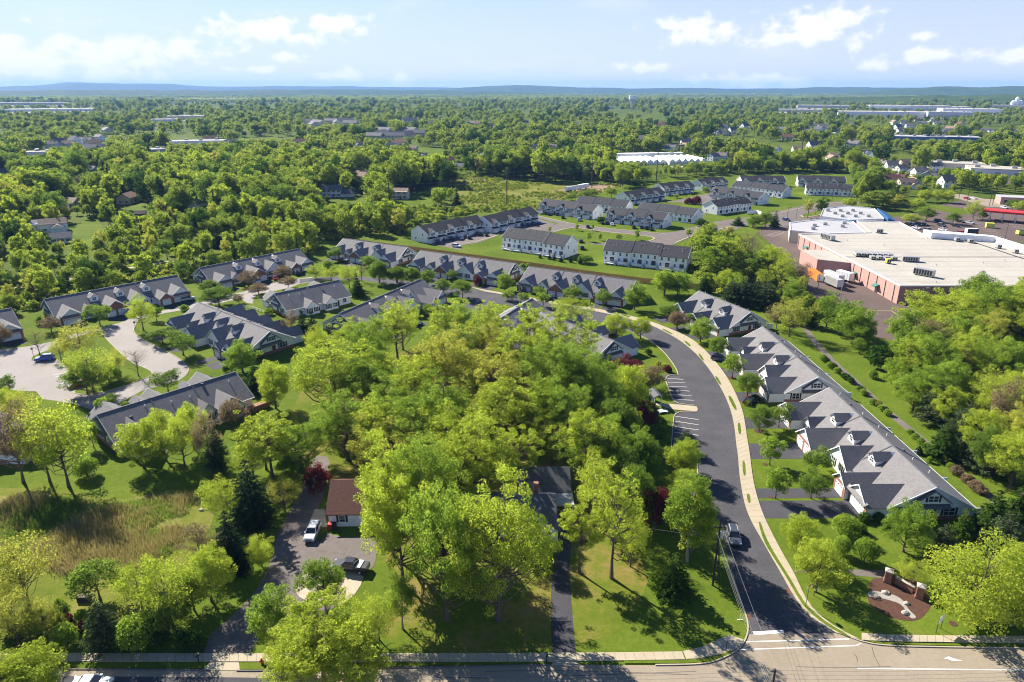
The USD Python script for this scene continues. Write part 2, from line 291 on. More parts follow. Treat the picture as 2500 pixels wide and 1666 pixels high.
stage.CreateClassPrim('/World/Kinds')
def kind_prim(name):
    p = UsdGeom.Xform.Define(stage, '/World/Kinds/' + name)
    return p.GetPrim()
def copy(name, source, label, category, loc, rz=0.0, scale=(1, 1, 1), group=None):
    x = UsdGeom.Xform.Define(stage, numbered('/World', name))
    x.AddTranslateOp().Set(Gf.Vec3d(*map(float, loc))); x.AddRotateZOp().Set(math.degrees(rz)); x.AddScaleOp().Set(Gf.Vec3f(*map(float, scale)))
    p = x.GetPrim(); p.GetReferences().AddInternalReference('/World/Kinds/' + source); p.SetInstanceable(True)
    return tag(p, label=label, category=category, group=group)
def structure(name, buf, mat, label=None): return put(name, buf, mat, None, kind='structure', label=label)
def holder(name, label):
    x = UsdGeom.Xform.Define(stage, numbered('/World', name))
    return tag(x.GetPrim(), kind='structure', label=label)
def smooth(pts, it=2, closed=False):
    p = np.asarray(pts, float)
    for _ in range(it):
        a, b = (p, np.roll(p, -1, 0)) if closed else (p[:-1], p[1:])
        r = np.empty((2 * len(a), 2)); r[0::2] = a * .75 + b * .25; r[1::2] = a * .25 + b * .75
        p = r if closed else np.vstack([p[:1], r, p[-1:]])
    return p
def resample(pts, n):
    p = np.asarray(pts, float); d = np.r_[0, np.cumsum(np.linalg.norm(np.diff(p, axis=0), axis=1))]
    t = np.linspace(0, d[-1], n)
    return np.c_[np.interp(t, d, p[:, 0]), np.interp(t, d, p[:, 1])]
# ---------------------------------------------------------------- ground, far hills, haze
def disc(r, n=96): return [(r * math.sin(a), r * math.cos(a)) for a in np.linspace(0, 2 * math.pi, n, endpoint=False)]
gb = Buf()
rad = [0, 60, 150, 300, 600, 1200, 2500, 5000, 9000, 14000, 21000]
nr = 96
gv = [(0, 0, 0)] + [(r * math.sin(a), r * math.cos(a), 0.0) for r in rad[1:] for a in np.linspace(0, 2 * math.pi, nr, endpoint=False)]
gf = [(0, 1 + (j + 1) % nr, 1 + j) for j in range(nr)] + [(1 + i * nr + j, 1 + i * nr + (j + 1) % nr, 1 + (i + 1) * nr + (j + 1) % nr, 1 + (i + 1) * nr + j) for i in range(len(rad) - 2) for j in range(nr)]
structure('ground', gb.add(gv, gf), 'country', 'green country stretching to the horizon')

def hill(name, spans, dist, depth, label, seed):
    """A wooded ridge. spans: (photo x, height above the plain) along its crest."""
    xs = np.array([s[0] for s in spans], float); hs = np.array([s[1] for s in spans], float)
    n, m = 160, 22
    px = np.linspace(xs[0], xs[-1], n); hh = np.interp(px, xs, hs)
    az = np.arctan((px - 1250) / FPX * 1.07)
    v, k = np.zeros((m, n, 3)), np.linspace(-1, 1, m)
    for i, t in enumerate(k):
        d = dist + t * depth
        prof = max(0.0, math.cos(t * math.pi / 2)) ** 0.8
        bump = meshkit.fbm(np.c_[px * 0.02, np.full(n, t * 2.5), np.zeros(n)], 4, seed) * 0.4 + 0.8
        v[i, :, 0], v[i, :, 1], v[i, :, 2] = d * np.sin(az), d * np.cos(az), hh * prof * bump - 1.0
    f = [(i * n + j, i * n + j + 1, (i + 1) * n + j + 1, (i + 1) * n + j) for i in range(m - 1) for j in range(n - 1)]
    return structure(name, Buf().add(v.reshape(-1, 3), f), 'hill_wood', label)
M['hill_wood'] = ground('hill_wood', [(0.35, (0.030, 0.055, 0.014)), (0.65, (0.070, 0.105, 0.022))], 0.004, 0.02, 0.5, bump=2.0, bscale=0.03)
hill('hill', [(-600, 40), (0, 60), (120, 85), (220, 110), (270, 150), (330, 175), (430, 160), (510, 155), (560, 115), (650, 100), (780, 120), (900, 110), (1000, 95), (1200, 75), (1400, 20)], 16500, 2600, 'long pale blue hill on the horizon at the left', 3)
hill('hill', [(1050, 20), (1150, 85), (1260, 120), (1350, 95), (1500, 70), (1620, 78), (1750, 60), (1900, 78), (2050, 85), (2300, 80), (3000, 70)], 11500, 1500, 'low dark ridge along the middle of the horizon', 5)
hill('hill', [(1950, 10), (2080, 62), (2160, 86), (2250, 82), (2330, 92), (2400, 96), (2450, 80), (2500, 70), (2700, 60), (3000, 40)], 8600, 1000, 'wooded ridge on the horizon at the right', 8)
hill('hill', [(-500, 30), (0, 42), (300, 55), (600, 50), (900, 58), (1200, 40), (1400, 5)], 8200, 1200, 'dark wooded rise below the pale hill at the left', 9)
hill('hill', [(1700, 0), (1850, 18), (2100, 34), (2400, 44), (2800, 44)], 4300, 700, 'wooded slope behind the warehouses at the right', 13)

# ---------------------------------------------------------------- lawns, roads, pavements
def sheet(pts, z, it=0, closed=True):
    pg = Polygon(smooth(pts, it, True) if it else pts)
    return Buf().sheet(pg if pg.is_valid else pg.buffer(0), z)
def poly(pts, it=0):
    pg = Polygon(smooth(pts, it, True) if it else pts)
    return pg if pg.is_valid else pg.buffer(0)
estate = poly(gl('M2', (-300, 60), 'T2', (60, 1540), 'M2', (190, 70), (500, 70), 'T2', (540, 1360), (940, 1300), (1330, 1250), (1850, 1200), 'T3', (100, 1120), (480, 1112), (900, 1098), (1230, 1108), (1315, 1200), (1300, 1290), (1250, 1330), (1000, 1380), (700, 1440),
                 'M3', (640, 60), (850, 260), (1000, 420), (1150, 480), (1350, 560), (1500, 560), (1650, 620)) + [(150, 190), (150, 60), (-140, 60), (-150, 120)] + gl('M1', (-300, 900), (-200, 640), (250, 532), (1130, 377), (1240, 350), (1920, 208), (2060, 150)))
structure('lawn', Buf().sheet(estate, 0.01), 'lawn', 'mown lawns of the housing estates')
structure('rough_grass', sheet(gl('B1', (-700, 300), (0, 330), (350, 330), (700, 400), (900, 380), (1150, 330), (1330, 380), (1380, 520), (1250, 700), (1180, 900), (1150, 1080), (900, 1200), (500, 1180), (300, 1330), (-700, 1330)), 0.015, 1), 'field', 'rough yellow-green grass around the brown grassland')
structure('meadow', sheet(gl('B1', (-500, 380), (0, 375), (300, 395), (620, 440), (850, 420), (1030, 400), (1180, 380), (1240, 400), (1190, 470), (1140, 560), (1180, 640), (1120, 720), (1000, 800), (860, 900), (600, 900), (400, 880), (200, 820), (0, 800), (-500, 800)), 0.02, 1), 'meadow', 'rough brown grassland behind the hedge at the left')
structure('grove_floor', sheet(gl('M2', (-100, 900), (300, 800), (900, 760), (1500, 800), (1800, 950), (1950, 1250), (2080, 1500), 'B2', (2000, 300), (1950, 700), (2050, 900), (2000, 1050), (1900, 1250), (1500, 1350), (1000, 1385), (450, 1385), (330, 1200), (500, 900), (250, 700), (150, 300), (-150, 200), 'B1', (1750, 100)), 0.02, 1), 'litter', 'shaded grass and leaf litter under the oak grove')
for lbl, pts in (('sunny lawn beside the white colonial house', gl('T2', (10, 1270), (250, 1255), (290, 1290), (200, 1330), (20, 1340))), ('sunny lawn around the cream house', gl('T2', (400, 1275), (560, 1235), (640, 1260), (690, 1320), (500, 1340), (410, 1330))),
                 ('sunny field far behind the wood', gl('T2', (400, 960), (560, 940), (750, 965), (745, 1010), (650, 1010), (560, 985))), ('grass field far behind the wood at the left', gl('T1', (1440, 888), (1960, 876), (1980, 895), (1700, 905))),
                 ('bright lawn among trees at the left', gl('T1', (785, 1312), (930, 1312), (940, 1350), (850, 1370))), ('lawn behind the tan-roofed house', gl('T1', (420, 1440), (620, 1400), (690, 1500), (660, 1568), (600, 1600), (430, 1480))),
                 ('green playing field by the car park', gl('T3', (1720, 1315), (1790, 1308), (1980, 1335), (2070, 1365), (1900, 1370)))):
    structure('lawn', sheet(pts, 0.05, 1), 'lawn', lbl)
structure('scrub_field', sheet(gl('T2', (800, 1115), (1050, 1140), (1400, 1175), (1600, 1165), (1850, 1180), (1800, 1230), (1400, 1280), (1250, 1330), (900, 1340), (820, 1280)), 0.03, 1), 'field', 'open scrub field behind the town houses')
structure('bare_earth', sheet(gl('T2', (1400, 1250), (1440, 1215), (1700, 1180), (1840, 1180), (1780, 1215), (1700, 1235), (1500, 1265)), 0.06, 1), 'dirt', 'bare earth around the white trailers')
structure('bare_earth', sheet(gl('T2', (880, 1130), (960, 1130), (1070, 1160), (1000, 1168), (900, 1150)), 0.06, 1), 'dirt', 'bare earth at the top of the scrub field')

def kerb(pts, label=None, w=0.18, h=0.14, mat='concrete', it=2, closed=False):
    ln = LineString(smooth(pts, it, closed) if it else pts)
    if closed: ln = LineString(list(ln.coords) + [ln.coords[0]])
    return structure('kerb', Buf().extrude(ln.buffer(w / 2, cap_style='flat', join_style='mitre'), 0.0, h), mat, label)
RIGHT = gl('B3', (1150, 1255), (1000, 1170), (930, 1090), (870, 1000), (800, 870), (740, 770), (680, 660), (620, 560), (580, 470), (555, 370), (535, 240), (525, 100), 'M3', (515, 1400), (507, 1300), (482, 1180), (440, 1080), (390, 990), (330, 900), (250, 810), (150, 730), (0, 650),
           'M2', (1990, 618), (1900, 596), (1800, 570), (1690, 548), (1500, 518), (1350, 488), (1200, 458), (1000, 425), (900, 403), (600, 365), (300, 335), (150, 325), (-50, 332), (-180, 345))
WALKR = gl('B3', (1310, 1300), (1130, 1210), (1010, 1110), (950, 1020), (890, 880), (830, 780), (760, 650), (700, 530), (652, 400), (620, 260), (602, 100), 'M3', (592, 1400), (578, 1300), (560, 1190), (520, 1090), (470, 990), (400, 890), (310, 790), (210, 710), (0, 625),
           'M2', (1990, 594), (1900, 574), (1800, 550), (1690, 530), (1500, 502), (1350, 474), (1200, 446), (1000, 414), (900, 393))
LEFT = gl('M2', (-180, 372), (0, 352), (200, 350), (400, 378), (800, 445), (880, 470), (870, 530), (860, 590), (900, 610), (960, 540), (1060, 500), (1200, 520), (1350, 545), (1500, 575), (1690, 610), (1800, 640), (1900, 668), (1990, 703), (2060, 740), (2130, 795), (2190, 865), (2230, 930), (2235, 955), (2145, 952))
BAYS = gl('M3', (50, 962), (90, 1060), (122, 1140), (250, 1152), (272, 1168), (270, 1192), (122, 1190), (112, 1280), (105, 1370), (98, 1440), (262, 1490), 'B3', (262, 110), (275, 300), (330, 430), (400, 560), (440, 680), (480, 850), (530, 1000), (560, 1095), (588, 1180), (595, 1262))
rd = holder('entrance_road', 'dark asphalt road curving through the estate')
put('surface', Buf().sheet(poly(list(smooth(RIGHT, 2)) + LEFT + BAYS[:-1] + [BAYS[-1]]), 0.03), 'asphalt_new', rd)
for r, a, b in (('M3', (72, 980), (178, 984)), ('M3', (78, 1003), (190, 1007)), ('M3', (85, 1028), (202, 1034)), ('M3', (92, 1053), (218, 1060)), ('M3', (108, 1083), (232, 1087)), ('M3', (118, 1114), (246, 1118)),
                ('M3', (128, 1220), (275, 1242)), ('M3', (128, 1252), (277, 1275)), ('M3', (126, 1286), (277, 1308)), ('M3', (123, 1322), (276, 1342)), ('M3', (120, 1360), (274, 1378))):
    ln = LineString([g(r, *a), g(r, *b)]).buffer(0.07, cap_style='flat')
    put('parking_line', Buf().sheet(ln, 0.036), 'white_line', rd)
put('stop_line', Buf().sheet(poly(gl('B3', (620, 1246), (815, 1236), (822, 1256), (632, 1268))), 0.036), 'white_line', rd)
for pts, m in ((gl('B3', (830, 972), (855, 970), (872, 1005), (842, 1007)), 'M'), (gl('B3', (582, 1132), (604, 1130), (612, 1166), (590, 1168)), 'M')):
    put('drain_grate', Buf().sheet(poly(pts), 0.036), 'roof_brown', rd)
# the wide concrete band beside the road, slab by slab
band = holder('pavement', 'pale concrete pavement curving beside the entrance road')
Rr, Wr = resample(smooth(RIGHT[:29], 2), 116), resample(smooth(WALKR, 2), 116)
for i in range(115):
    c = [Rr[i], Rr[i + 1], Wr[i + 1], Wr[i]]
    pg = Polygon(c)
    if pg.is_valid and pg.area > 0.3: put('slab', Buf().extrude(pg.buffer(-0.02, join_style='mitre'), 0.0, 0.13), 'concrete', band)
def verge(pts, label, it=1): return structure('verge', Buf().sheet(poly(pts, it), 0.142), 'lawn', label)
for k, pts in enumerate((gl('B3', (655, 548), (672, 550), (700, 640), (765, 760), (855, 900), (935, 1040), (995, 1112), (1100, 1195), (1245, 1280), (1222, 1283), (1090, 1212), (960, 1108), (902, 1020), (822, 880), (742, 760), (690, 672)),
                         gl('B3', (553, 158), (571, 158), (579, 252), (560, 254)), gl('B3', (581, 370), (602, 370), (609, 428), (590, 428)), gl('M3', (524, 1264), (541, 1264), (549, 1336), (529, 1336)), gl('M3', (460, 1093), (482, 1091), (524, 1180), (504, 1182)),
                         gl('M3', (377, 968), (394, 968), (423, 1019), (408, 1021)), gl('M3', (271, 824), (287, 824), (313, 866), (298, 867)), gl('M3', (180, 741), (197, 741), (232, 775), (214, 776)), gl('M3', (36, 664), (55, 664), (116, 698), (98, 699)),
                         gl('M2', (1862, 572), (1885, 570), (1940, 588), (1915, 590)), gl('M2', (1560, 522), (1585, 520), (1640, 534), (1615, 536)))):
    verge(pts, ['long narrow grass verge near the road junction', 'grass cutout beside the second driveway from the junction', 'smallest grass cutout just up the road from the long verge', 'grass cutout below the double-trunk driveway trees', 'grass cutout beside the upper parking bay', 'grass cutout across from the upper parking bay',
                'grass cutout on the bend of the pavement', 'grass cutout near the top of the bend', 'grass cutout opposite the small lone house', 'grass cutout beside the furthest driveway of the bend', 'furthest grass cutout of the curving pavement'][k])
kerb(gl('M2', (2235, 955), (2230, 930), (2190, 865), (2130, 795), (2060, 740), (1990, 703), (1900, 668)), 'pale kerb round the lawn corner by the lone white house')
kerb(gl('M3', (150, 955), (55, 962), (90, 1060), (122, 1140), (250, 1150)), 'kerb along the upper parking bay')
kerb(gl('M3', (270, 1192), (122, 1190), (112, 1280), (105, 1370), (98, 1440), (262, 1490)), 'kerb along the lower parking bay')
kerb(gl('B3', (262, 110), (275, 300)), 'kerb under the bright roadside maple')
kerb(gl('B3', (480, 850), (530, 1000), (560, 1095), (590, 1180), (592, 1250), (560, 1330), (495, 1388), (350, 1448), (200, 1458), (0, 1460)), 'kerb rounding the corner of the junction')
kerb(gl('B3', (1245, 1283), (1320, 1312), (1450, 1336), (1800, 1346), (2352, 1352), (3600, 1362)), 'kerb along the main road at the right')
kerb(gl('B1', (-800, 1478), (400, 1487), (1340, 1493)), 'dark-edged kerb along the main road at the left', mat='drive_old')
kerb(gl('B1', (1510, 1497), (1700, 1497), 'B2', (400, 1478), (700, 1474), (1420, 1459)), 'kerb along the main road below the oak lawn', mat='drive_old')
isl = holder('walkway', 'short concrete walk from the road to the mailbox shelter')
put('surface', Buf().extrude(poly(gl('M3', (0, 1136), (150, 1148), (262, 1158), (272, 1180), (262, 1192), (120, 1180), (0, 1150))), 0.0, 0.14), 'concrete', isl)
# main road along the bottom
mainroad = holder('main_road', 'tan main road along the bottom edge')
edge = gl('B1', (-4000, 1470), (-800, 1480), (400, 1489), (1700, 1498), 'B2', (400, 1481), (700, 1476), (1430, 1461), (1600, 1457), 'B3', (200, 1462), (350, 1450), (495, 1391), (560, 1333), (594, 1252), (1150, 1252), (1245, 1285), (1320, 1314), (1450, 1338), (1800, 1348), (2352, 1354), (3600, 1364), (9000, 1400))
put('surface', Buf().sheet(poly(edge + [(300, 40), (-300, 40)]), 0.022), 'road_main', mainroad)
put('lane', Buf().sheet(poly(gl('B1', (-4000, 1525), (400, 1530), (1500, 1538), (1850, 1545), (1850, 1700), (-4000, 1700))), 0.028), 'asphalt_drive', mainroad, label='dark repaved lane at the lower left')
for pts in (gl('B3', (570, 1308), (1235, 1290), (1237, 1296), (572, 1314)), gl('B3', (535, 1358), (1280, 1332), (1310, 1318), (1316, 1322), (1284, 1338), (537, 1364)), gl('B3', (1290, 1478), (2352, 1488), (3400, 1498), (3400, 1504), (2352, 1494), (1290, 1484)),
            gl('B3', (1838, 1418), (1870, 1404), (1905, 1418), (1962, 1434), (1900, 1434), (1862, 1420))):
    put('road_marking', Buf().sheet(poly(pts), 0.028), 'white_line', mainroad)
for pts in (gl('B3', (1265, 1390), (1282, 1400), (1290, 1440)), gl('B3', (1382, 1345), (1395, 1400), (1430, 1462)), gl('B3', (900, 1470), (1200, 1478), (1500, 1468)), gl('B2', (1000, 1500), (1500, 1490), (2300, 1520)), gl('B2', (700, 1540), (1500, 1530), (2350, 1500))):
    put('tar_seam', Buf().sheet(LineString(smooth(pts, 2)).buffer(0.035), 0.027), 'asphalt_drive', mainroad)
def strip_slabs(name, label, top, bot, n):
    h = holder(name, label)
    T, B_ = resample(smooth(top, 1), n + 1), resample(smooth(bot, 1), n + 1)
    for i in range(n):
        pg = Polygon([B_[i], B_[i + 1], T[i + 1], T[i]])
        if pg.is_valid: put('slab', Buf().extrude(pg.buffer(-0.018, join_style='mitre'), 0, 0.12 + 0.006 * random.random()), 'concrete', h)
    return h
strip_slabs('pavement', 'straight concrete pavement along the main road at the left', gl('B1', (-300, 1383), (1520, 1386), 'B2', (0, 1386)), gl('B1', (-300, 1437), (1520, 1440), 'B2', (0, 1440)), 42)
strip_slabs('pavement', 'concrete pavement in front of the oak lawn', gl('B2', (20, 1386), (1400, 1385), (1600, 1382), 'B3', (0, 1378), (170, 1374)), gl('B2', (20, 1440), (1400, 1440), (1600, 1436), 'B3', (0, 1430), (190, 1426)), 36)
structure('pavement', Buf().extrude(poly(gl('B3', (178, 1373), (300, 1345), (420, 1290), (480, 1270), (562, 1300), (545, 1335), (500, 1368), (430, 1390), (300, 1418), (198, 1424))), 0, 0.125), 'concrete', 'flared pavement corner left of the junction')
structure('crossing', Buf().extrude(poly(gl('B1', (1345, 1440), (1525, 1442), (1530, 1494), (1290, 1492))), 0, 0.05), 'concrete', 'concrete apron of the left driveway')
structure('crossing', Buf().extrude(poly(gl('B2', (1440, 1440), (1590, 1438), (1604, 1456), (1428, 1460))), 0, 0.05), 'concrete', 'concrete apron of the dark central driveway')
strip_slabs('pavement', 'concrete pavement along the main road at the right', gl('B3', (1316, 1256), (1500, 1268), (1800, 1272), (2352, 1276), (3400, 1286)), gl('B3', (1316, 1302), (1500, 1312), (1800, 1316), (2352, 1322), (3400, 1332)), 40)
verge(gl('B3', (1322, 1300), (1450, 1318), (1800, 1325), (2352, 1330), (3400, 1340), (3400, 1350), (2352, 1345), (1800, 1338), (1450, 1328)), 'grass verge of the main road at the right', 0)
verge(gl('B3', (-200, 1434), (150, 1432), (300, 1420), (430, 1392), (480, 1366), (488, 1388), (350, 1444), (150, 1452), (-200, 1452)), 'grass verge at the junction corner', 0)
structure('verge', sheet(gl('B1', (380, 1440), (1320, 1442), (1280, 1484), (380, 1480)), 0.06), 'lawn', 'grass verge of the main road at the left')
structure('verge', sheet(gl('B1', (1530, 1443), (1700, 1443), (1700, 1488), (1535, 1488)), 0.06), 'lawn', 'short grass verge by the red hydrant')
structure('verge', sheet(gl('B2', (350, 1443), (1390, 1442), (1380, 1452), (700, 1464), (350, 1470)), 0.06), 'lawn', 'grass verge below the oak lawn')
# left court, its street and island
court = holder('court', 'pale old asphalt court with parking bays at the left')
cpts = gl('M1', (-600, 805), (0, 795), (170, 775), (330, 745), (480, 690), (640, 655), (760, 625), (840, 592), (950, 570), (1040, 545), (1130, 530), (1210, 505), (1290, 492), (1380, 468), (1460, 440), 'X5', (470, 655), (560, 640), (640, 610), (830, 560), (1000, 528), (1101, 512), 'M2', (-100, 330), (-60, 360),
          'X5', (1101, 562), (1010, 600), (700, 662), (665, 700), (655, 752), (600, 745), (520, 700), 'M1', (1530, 468), (1400, 500), (1260, 520), (1150, 545), (1050, 562), (890, 600), (862, 640), (848, 680), (890, 720), (1000, 775), (1080, 815), (1140, 850), (1190, 885), (1207, 920), (1190, 955), (1150, 985),
          (1100, 1010), (1000, 1030), (900, 1060), (750, 1140), (620, 1190), (500, 1150), (350, 1120), (270, 1110), (230, 1060), (100, 1060), (0, 1010), (-600, 960))
put('surface', Buf().sheet(poly(cpts), 0.026), 'asphalt_old', court)
for k in range(8):
    a, b = g('M1', 455 + k * 13, 935 + k * 13), g('M1', 338 + k * 13, 958 + k * 13)
    put('parking_line', Buf().sheet(LineString([a, b]).buffer(0.07), 0.031), 'white_line', court)
for k in range(5):
    a, b = g('M1', 760 + k * 26, 868 + k * 20), g('M1', 850 + k * 26, 842 + k * 20)
    put('parking_line', Buf().sheet(LineString([a, b]).buffer(0.07), 0.031), 'white_line', court)
ISL = gl('M1', (190, 862), (215, 832), (330, 792), (420, 740), (560, 690), (650, 690), (690, 740), (760, 810), (840, 880), (930, 915), (968, 935), (972, 952), (940, 975), (820, 1020), (680, 1062), (560, 1085), (485, 1078), (468, 1062), (500, 1045), (540, 1025), (540, 1000), (470, 940), (400, 885), (345, 848), (235, 870))
structure('island', Buf().extrude(poly(ISL, 1), 0.0, 0.12), 'lawn', 'grass island with trees in the middle of the court')
kerb(ISL, 'kerb round the grass island', it=1, closed=True)
kerb(gl('M1', (1190, 955), (1207, 920), (1190, 885), (1140, 850), (1080, 815), (1000, 775), (890, 720), (848, 680), (862, 640), (890, 600)), 'kerb along the court beside the dormered row')
# walking path, mulch beds and drives of the front plots
structure('path', Buf().sheet(LineString(smooth(gl('M3', (930, 625), (960, 660), (1010, 740), (1130, 870), (1300, 1020), (1480, 1190), (1680, 1350), (1860, 1500), 'B3', (1850, 150), (2000, 280), (2140, 390), (2300, 520), (2450, 640)), 2)).buffer(0.95), 0.02), 'drive_old', 'brown walking path behind the right-hand rows')
structure('path', Buf().sheet(LineString(smooth(gl('M1', (-60, 430), (90, 402), (450, 345), (840, 270), (1060, 236), (1200, 205)), 2)).buffer(1.1), 0.03), 'concrete', 'pale straight trail through the wood behind the left terraces')
structure('path', sheet(gl('B3', (870, 855), (900, 870), (1190, 880), (1460, 905), (1530, 880), (1520, 850), (1180, 850)), 0.024), 'drive_old', 'footpath behind the entrance bed')
structure('mulch_bed', sheet(gl('B3', (1370, 905), (1460, 905), (1530, 885), (1640, 905), (1720, 980), (1760, 1060), (1755, 1095), (1700, 1160), (1650, 1178), (1590, 1176), (1500, 1160), (1400, 1100), (1350, 1050), (1365, 980)), 0.03, 2), 'mulch', 'brown mulch bed between the entrance pillars')
structure('gravel_bed', Buf().sheet(poly(gl('B3', (1340, 985), (1390, 975), (1450, 990), (1530, 1005), (1600, 1050), (1620, 1100), (1680, 1150), (1670, 1172), (1630, 1172), (1590, 1135), (1570, 1080), (1500, 1055), (1420, 1035), (1350, 1030)), 2).buffer(-.28), 0.045), 'gravel', 'pale gravel stream through the mulch bed')
structure('driveway', sheet(gl('B2', (1440, 1440), (1425, 1250), (1425, 1000), (1445, 800), (1460, 640), (1545, 530), (1560, 660), (1540, 850), (1555, 1050), (1570, 1250), (1590, 1440)), 0.034), 'asphalt_drive', 'dark straight driveway up to the grey house')
structure('driveway', sheet(gl('B1', (1345, 1440), (1300, 1390), (1310, 1290), (1430, 1190), (1560, 1070), (1650, 960), (1730, 800), (1760, 640), (1850, 480), (1960, 250), (2000, 120), (2110, 130), (2090, 250), (2050, 430), (2010, 480), (1970, 570), (2010, 690), (2230, 640), (2400, 640), (2400, 820), (2330, 870), (2290, 980), (2190, 1080), (2020, 1120), (1800, 1140), (1640, 1300), (1590, 1390), (1525, 1440)), 0.034, 1), 'drive_old', 'worn brown driveway winding to the brown-roofed house')
structure('paving', sheet(gl('B1', (1960, 575), (2010, 465), (2075, 465), (2085, 580)), 0.05), 'concrete', 'concrete pad beside the brown-roofed house')
structure('paving', sheet(gl('B1', (1880, 980), (1890, 920), (1960, 870), (2080, 850), (2330, 870), (2290, 980), (2190, 1080), (2020, 1060), (1920, 1040)), 0.05, 1), 'paving', 'pinkish turning circle round the green tree')
structure('paving', sheet(gl('B1', (2015, 720), (2080, 620), (2230, 650), (2330, 690), (2240, 765), (2130, 745)), 0.052), 'drive_old', 'gravel yard in front of the brown-roofed house')
# town house streets, verges and car parks
TS = [gl('X4', (215, 495), (440, 545), (640, 590), (1100, 640), (1470, 675), (1620, 655), (1880, 598), (2050, 585), (2300, 505), (2352, 545), (2100, 650), (1990, 640), (1760, 690), (1540, 758), (1420, 820), (640, 780), (640, 815), (1600, 900), (1500, 860), (700, 760), (1300, 745), (1390, 715), (1270, 690), (850, 655), (640, 620), (520, 625), (400, 655), (250, 640), (200, 625), (440, 578), (420, 565), (215, 515)),
      gl('T2', (640, 1556), (690, 1525), (960, 1475), (1060, 1492), (1090, 1505), (960, 1550), (850, 1568), 'M2', (850, 160), (760, 142), (660, 125)),
      gl('X4', (1430, 370), (1560, 355), (1900, 280), (2000, 320), (1850, 400), (1850, 500), (1820, 480), (1810, 390), (1600, 370)),
      gl('T3', (0, 1490), (130, 1480), (350, 1420), (570, 1390), (800, 1345), (1000, 1300), (1190, 1285), (1300, 1290), (1300, 1310), (1180, 1325), (950, 1365), (930, 1392), (1020, 1400), (1190, 1340), (1330, 1320), (1000, 1420), (660, 1470), (800, 1410), (560, 1420), (330, 1450), (260, 1500), (100, 1568), (-100, 1540))]
for k, pts in enumerate(TS):
    structure('street', sheet(pts, 0.05 + 0.004 * k), 'drive_old', ['street round the green between the town houses', 'street in front of the left-hand town houses', 'street between the further town houses', 'street from the town houses to the store'][k])
structure('street', sheet(gl('T2', (1085, 1468), (1330, 1395), (1450, 1430), (1400, 1468), (1110, 1505)), 0.07), 'drive_old', 'forecourt of the row left of the middle')
structure('green', sheet(gl('X4', (400, 655), (520, 622), (640, 618), (850, 655), (1270, 692), (1385, 715), (1300, 742), (1150, 745), (840, 765), (640, 740), (500, 690)), 0.08, 1), 'lawn', 'oval lawn in the middle of the town houses')
for pts, lb in ((gl('X4', (220, 495), (440, 545), (640, 590), (1100, 640), (1470, 672)), 'pale kerb in front of the middle town houses'), (gl('X4', (1560, 760), (1700, 700), (1900, 650), (2100, 600)), 'pale kerb curving right of the town houses'), (gl('X4', (400, 655), (520, 620), (640, 612), (850, 650), (1270, 690), (1385, 714), (1300, 745)), 'pale kerb round the oval lawn'),
                (gl('T2', (760, 1568), (950, 1545), (1110, 1495)), 'pale kerb left of the rear-facing town houses'), (gl('T3', (800, 1358), (1000, 1312), (1190, 1292)), 'pale kerb along the street to the store'), (gl('T3', (930, 1375), (950, 1395), (1180, 1340), (1330, 1318)), 'kerb of the grass strip beside the store street')):
    kerb(pts, lb, w=0.7, h=0.16)
structure('grass_strip', sheet(gl('T3', (940, 1375), (960, 1388), (1190, 1338), (1320, 1316), (1310, 1304), (1100, 1330)), 0.09), 'lawn', 'grass strip beside the store street')
structure('car_park', sheet([(108, 193), (116, 219), (104, 232), (112, 250), (116, 272), (122, 303), (127, 350), (138, 372), (166, 392), (178, 400), (195, 400), (195, 340), (200, 226), (160, 226), (150, 205), (135, 190), (125, 180)], 0.03), 'asphalt_brown', 'brown asphalt yard behind and beside the store')
cp = holder('car_park', 'brown asphalt customer car park beyond the store')
put('surface', Buf().sheet(poly([(195, 226), (200, 345), (205, 385), (235, 405), (262, 430), (300, 460), (420, 470), (420, 240)]), 0.034), 'asphalt_brown', cp)
for r in range(7):
    for k in range(16):
        x, y = 225 + r * 17 + k * 2.2, 300 + k * 5.4 - r * 1.5
        put('parking_line', Buf().sheet(LineString([(x, y), (x + 5.2, y - 2.4)]).buffer(0.09), 0.046), 'white_line', cp)
for k in range(5):
    x, y = 222 + k * 24, 318 + k * 9
    put('grass_strip', Buf().extrude(LineString([(x, y), (x + 9, y - 5)]).buffer(1.1), 0, 0.15), 'lawn', cp)
structure('road', sheet(gl('T3', (1700, 1250), (1900, 1262), (2120, 1320), (2352, 1330), (2600, 1345), (2600, 1290), (2352, 1280), (2100, 1270), (1950, 1240)), 0.05), 'road_main', 'pale road beyond the car park')
lw = holder('store_yard_markings', 'yellow and white lines painted on the store yard')
for a, b in (((1290, 542), (1500, 545)), ((1500, 545), (1580, 590)), ((1300, 545), (1390, 660))):
    put('line', Buf().sheet(LineString([g('M3', *a), g('M3', *b)]).buffer(0.12), 0.04), 'yellow_line', lw)
for k in range(11):
    a, b = g('T3', 690 + k * 24, 1500 - k * 5), g('T3', 760 + k * 24, 1512 - k * 5)
    put('line', Buf().sheet(LineString([a, b]).buffer(0.09), 0.04), 'white_line', lw)
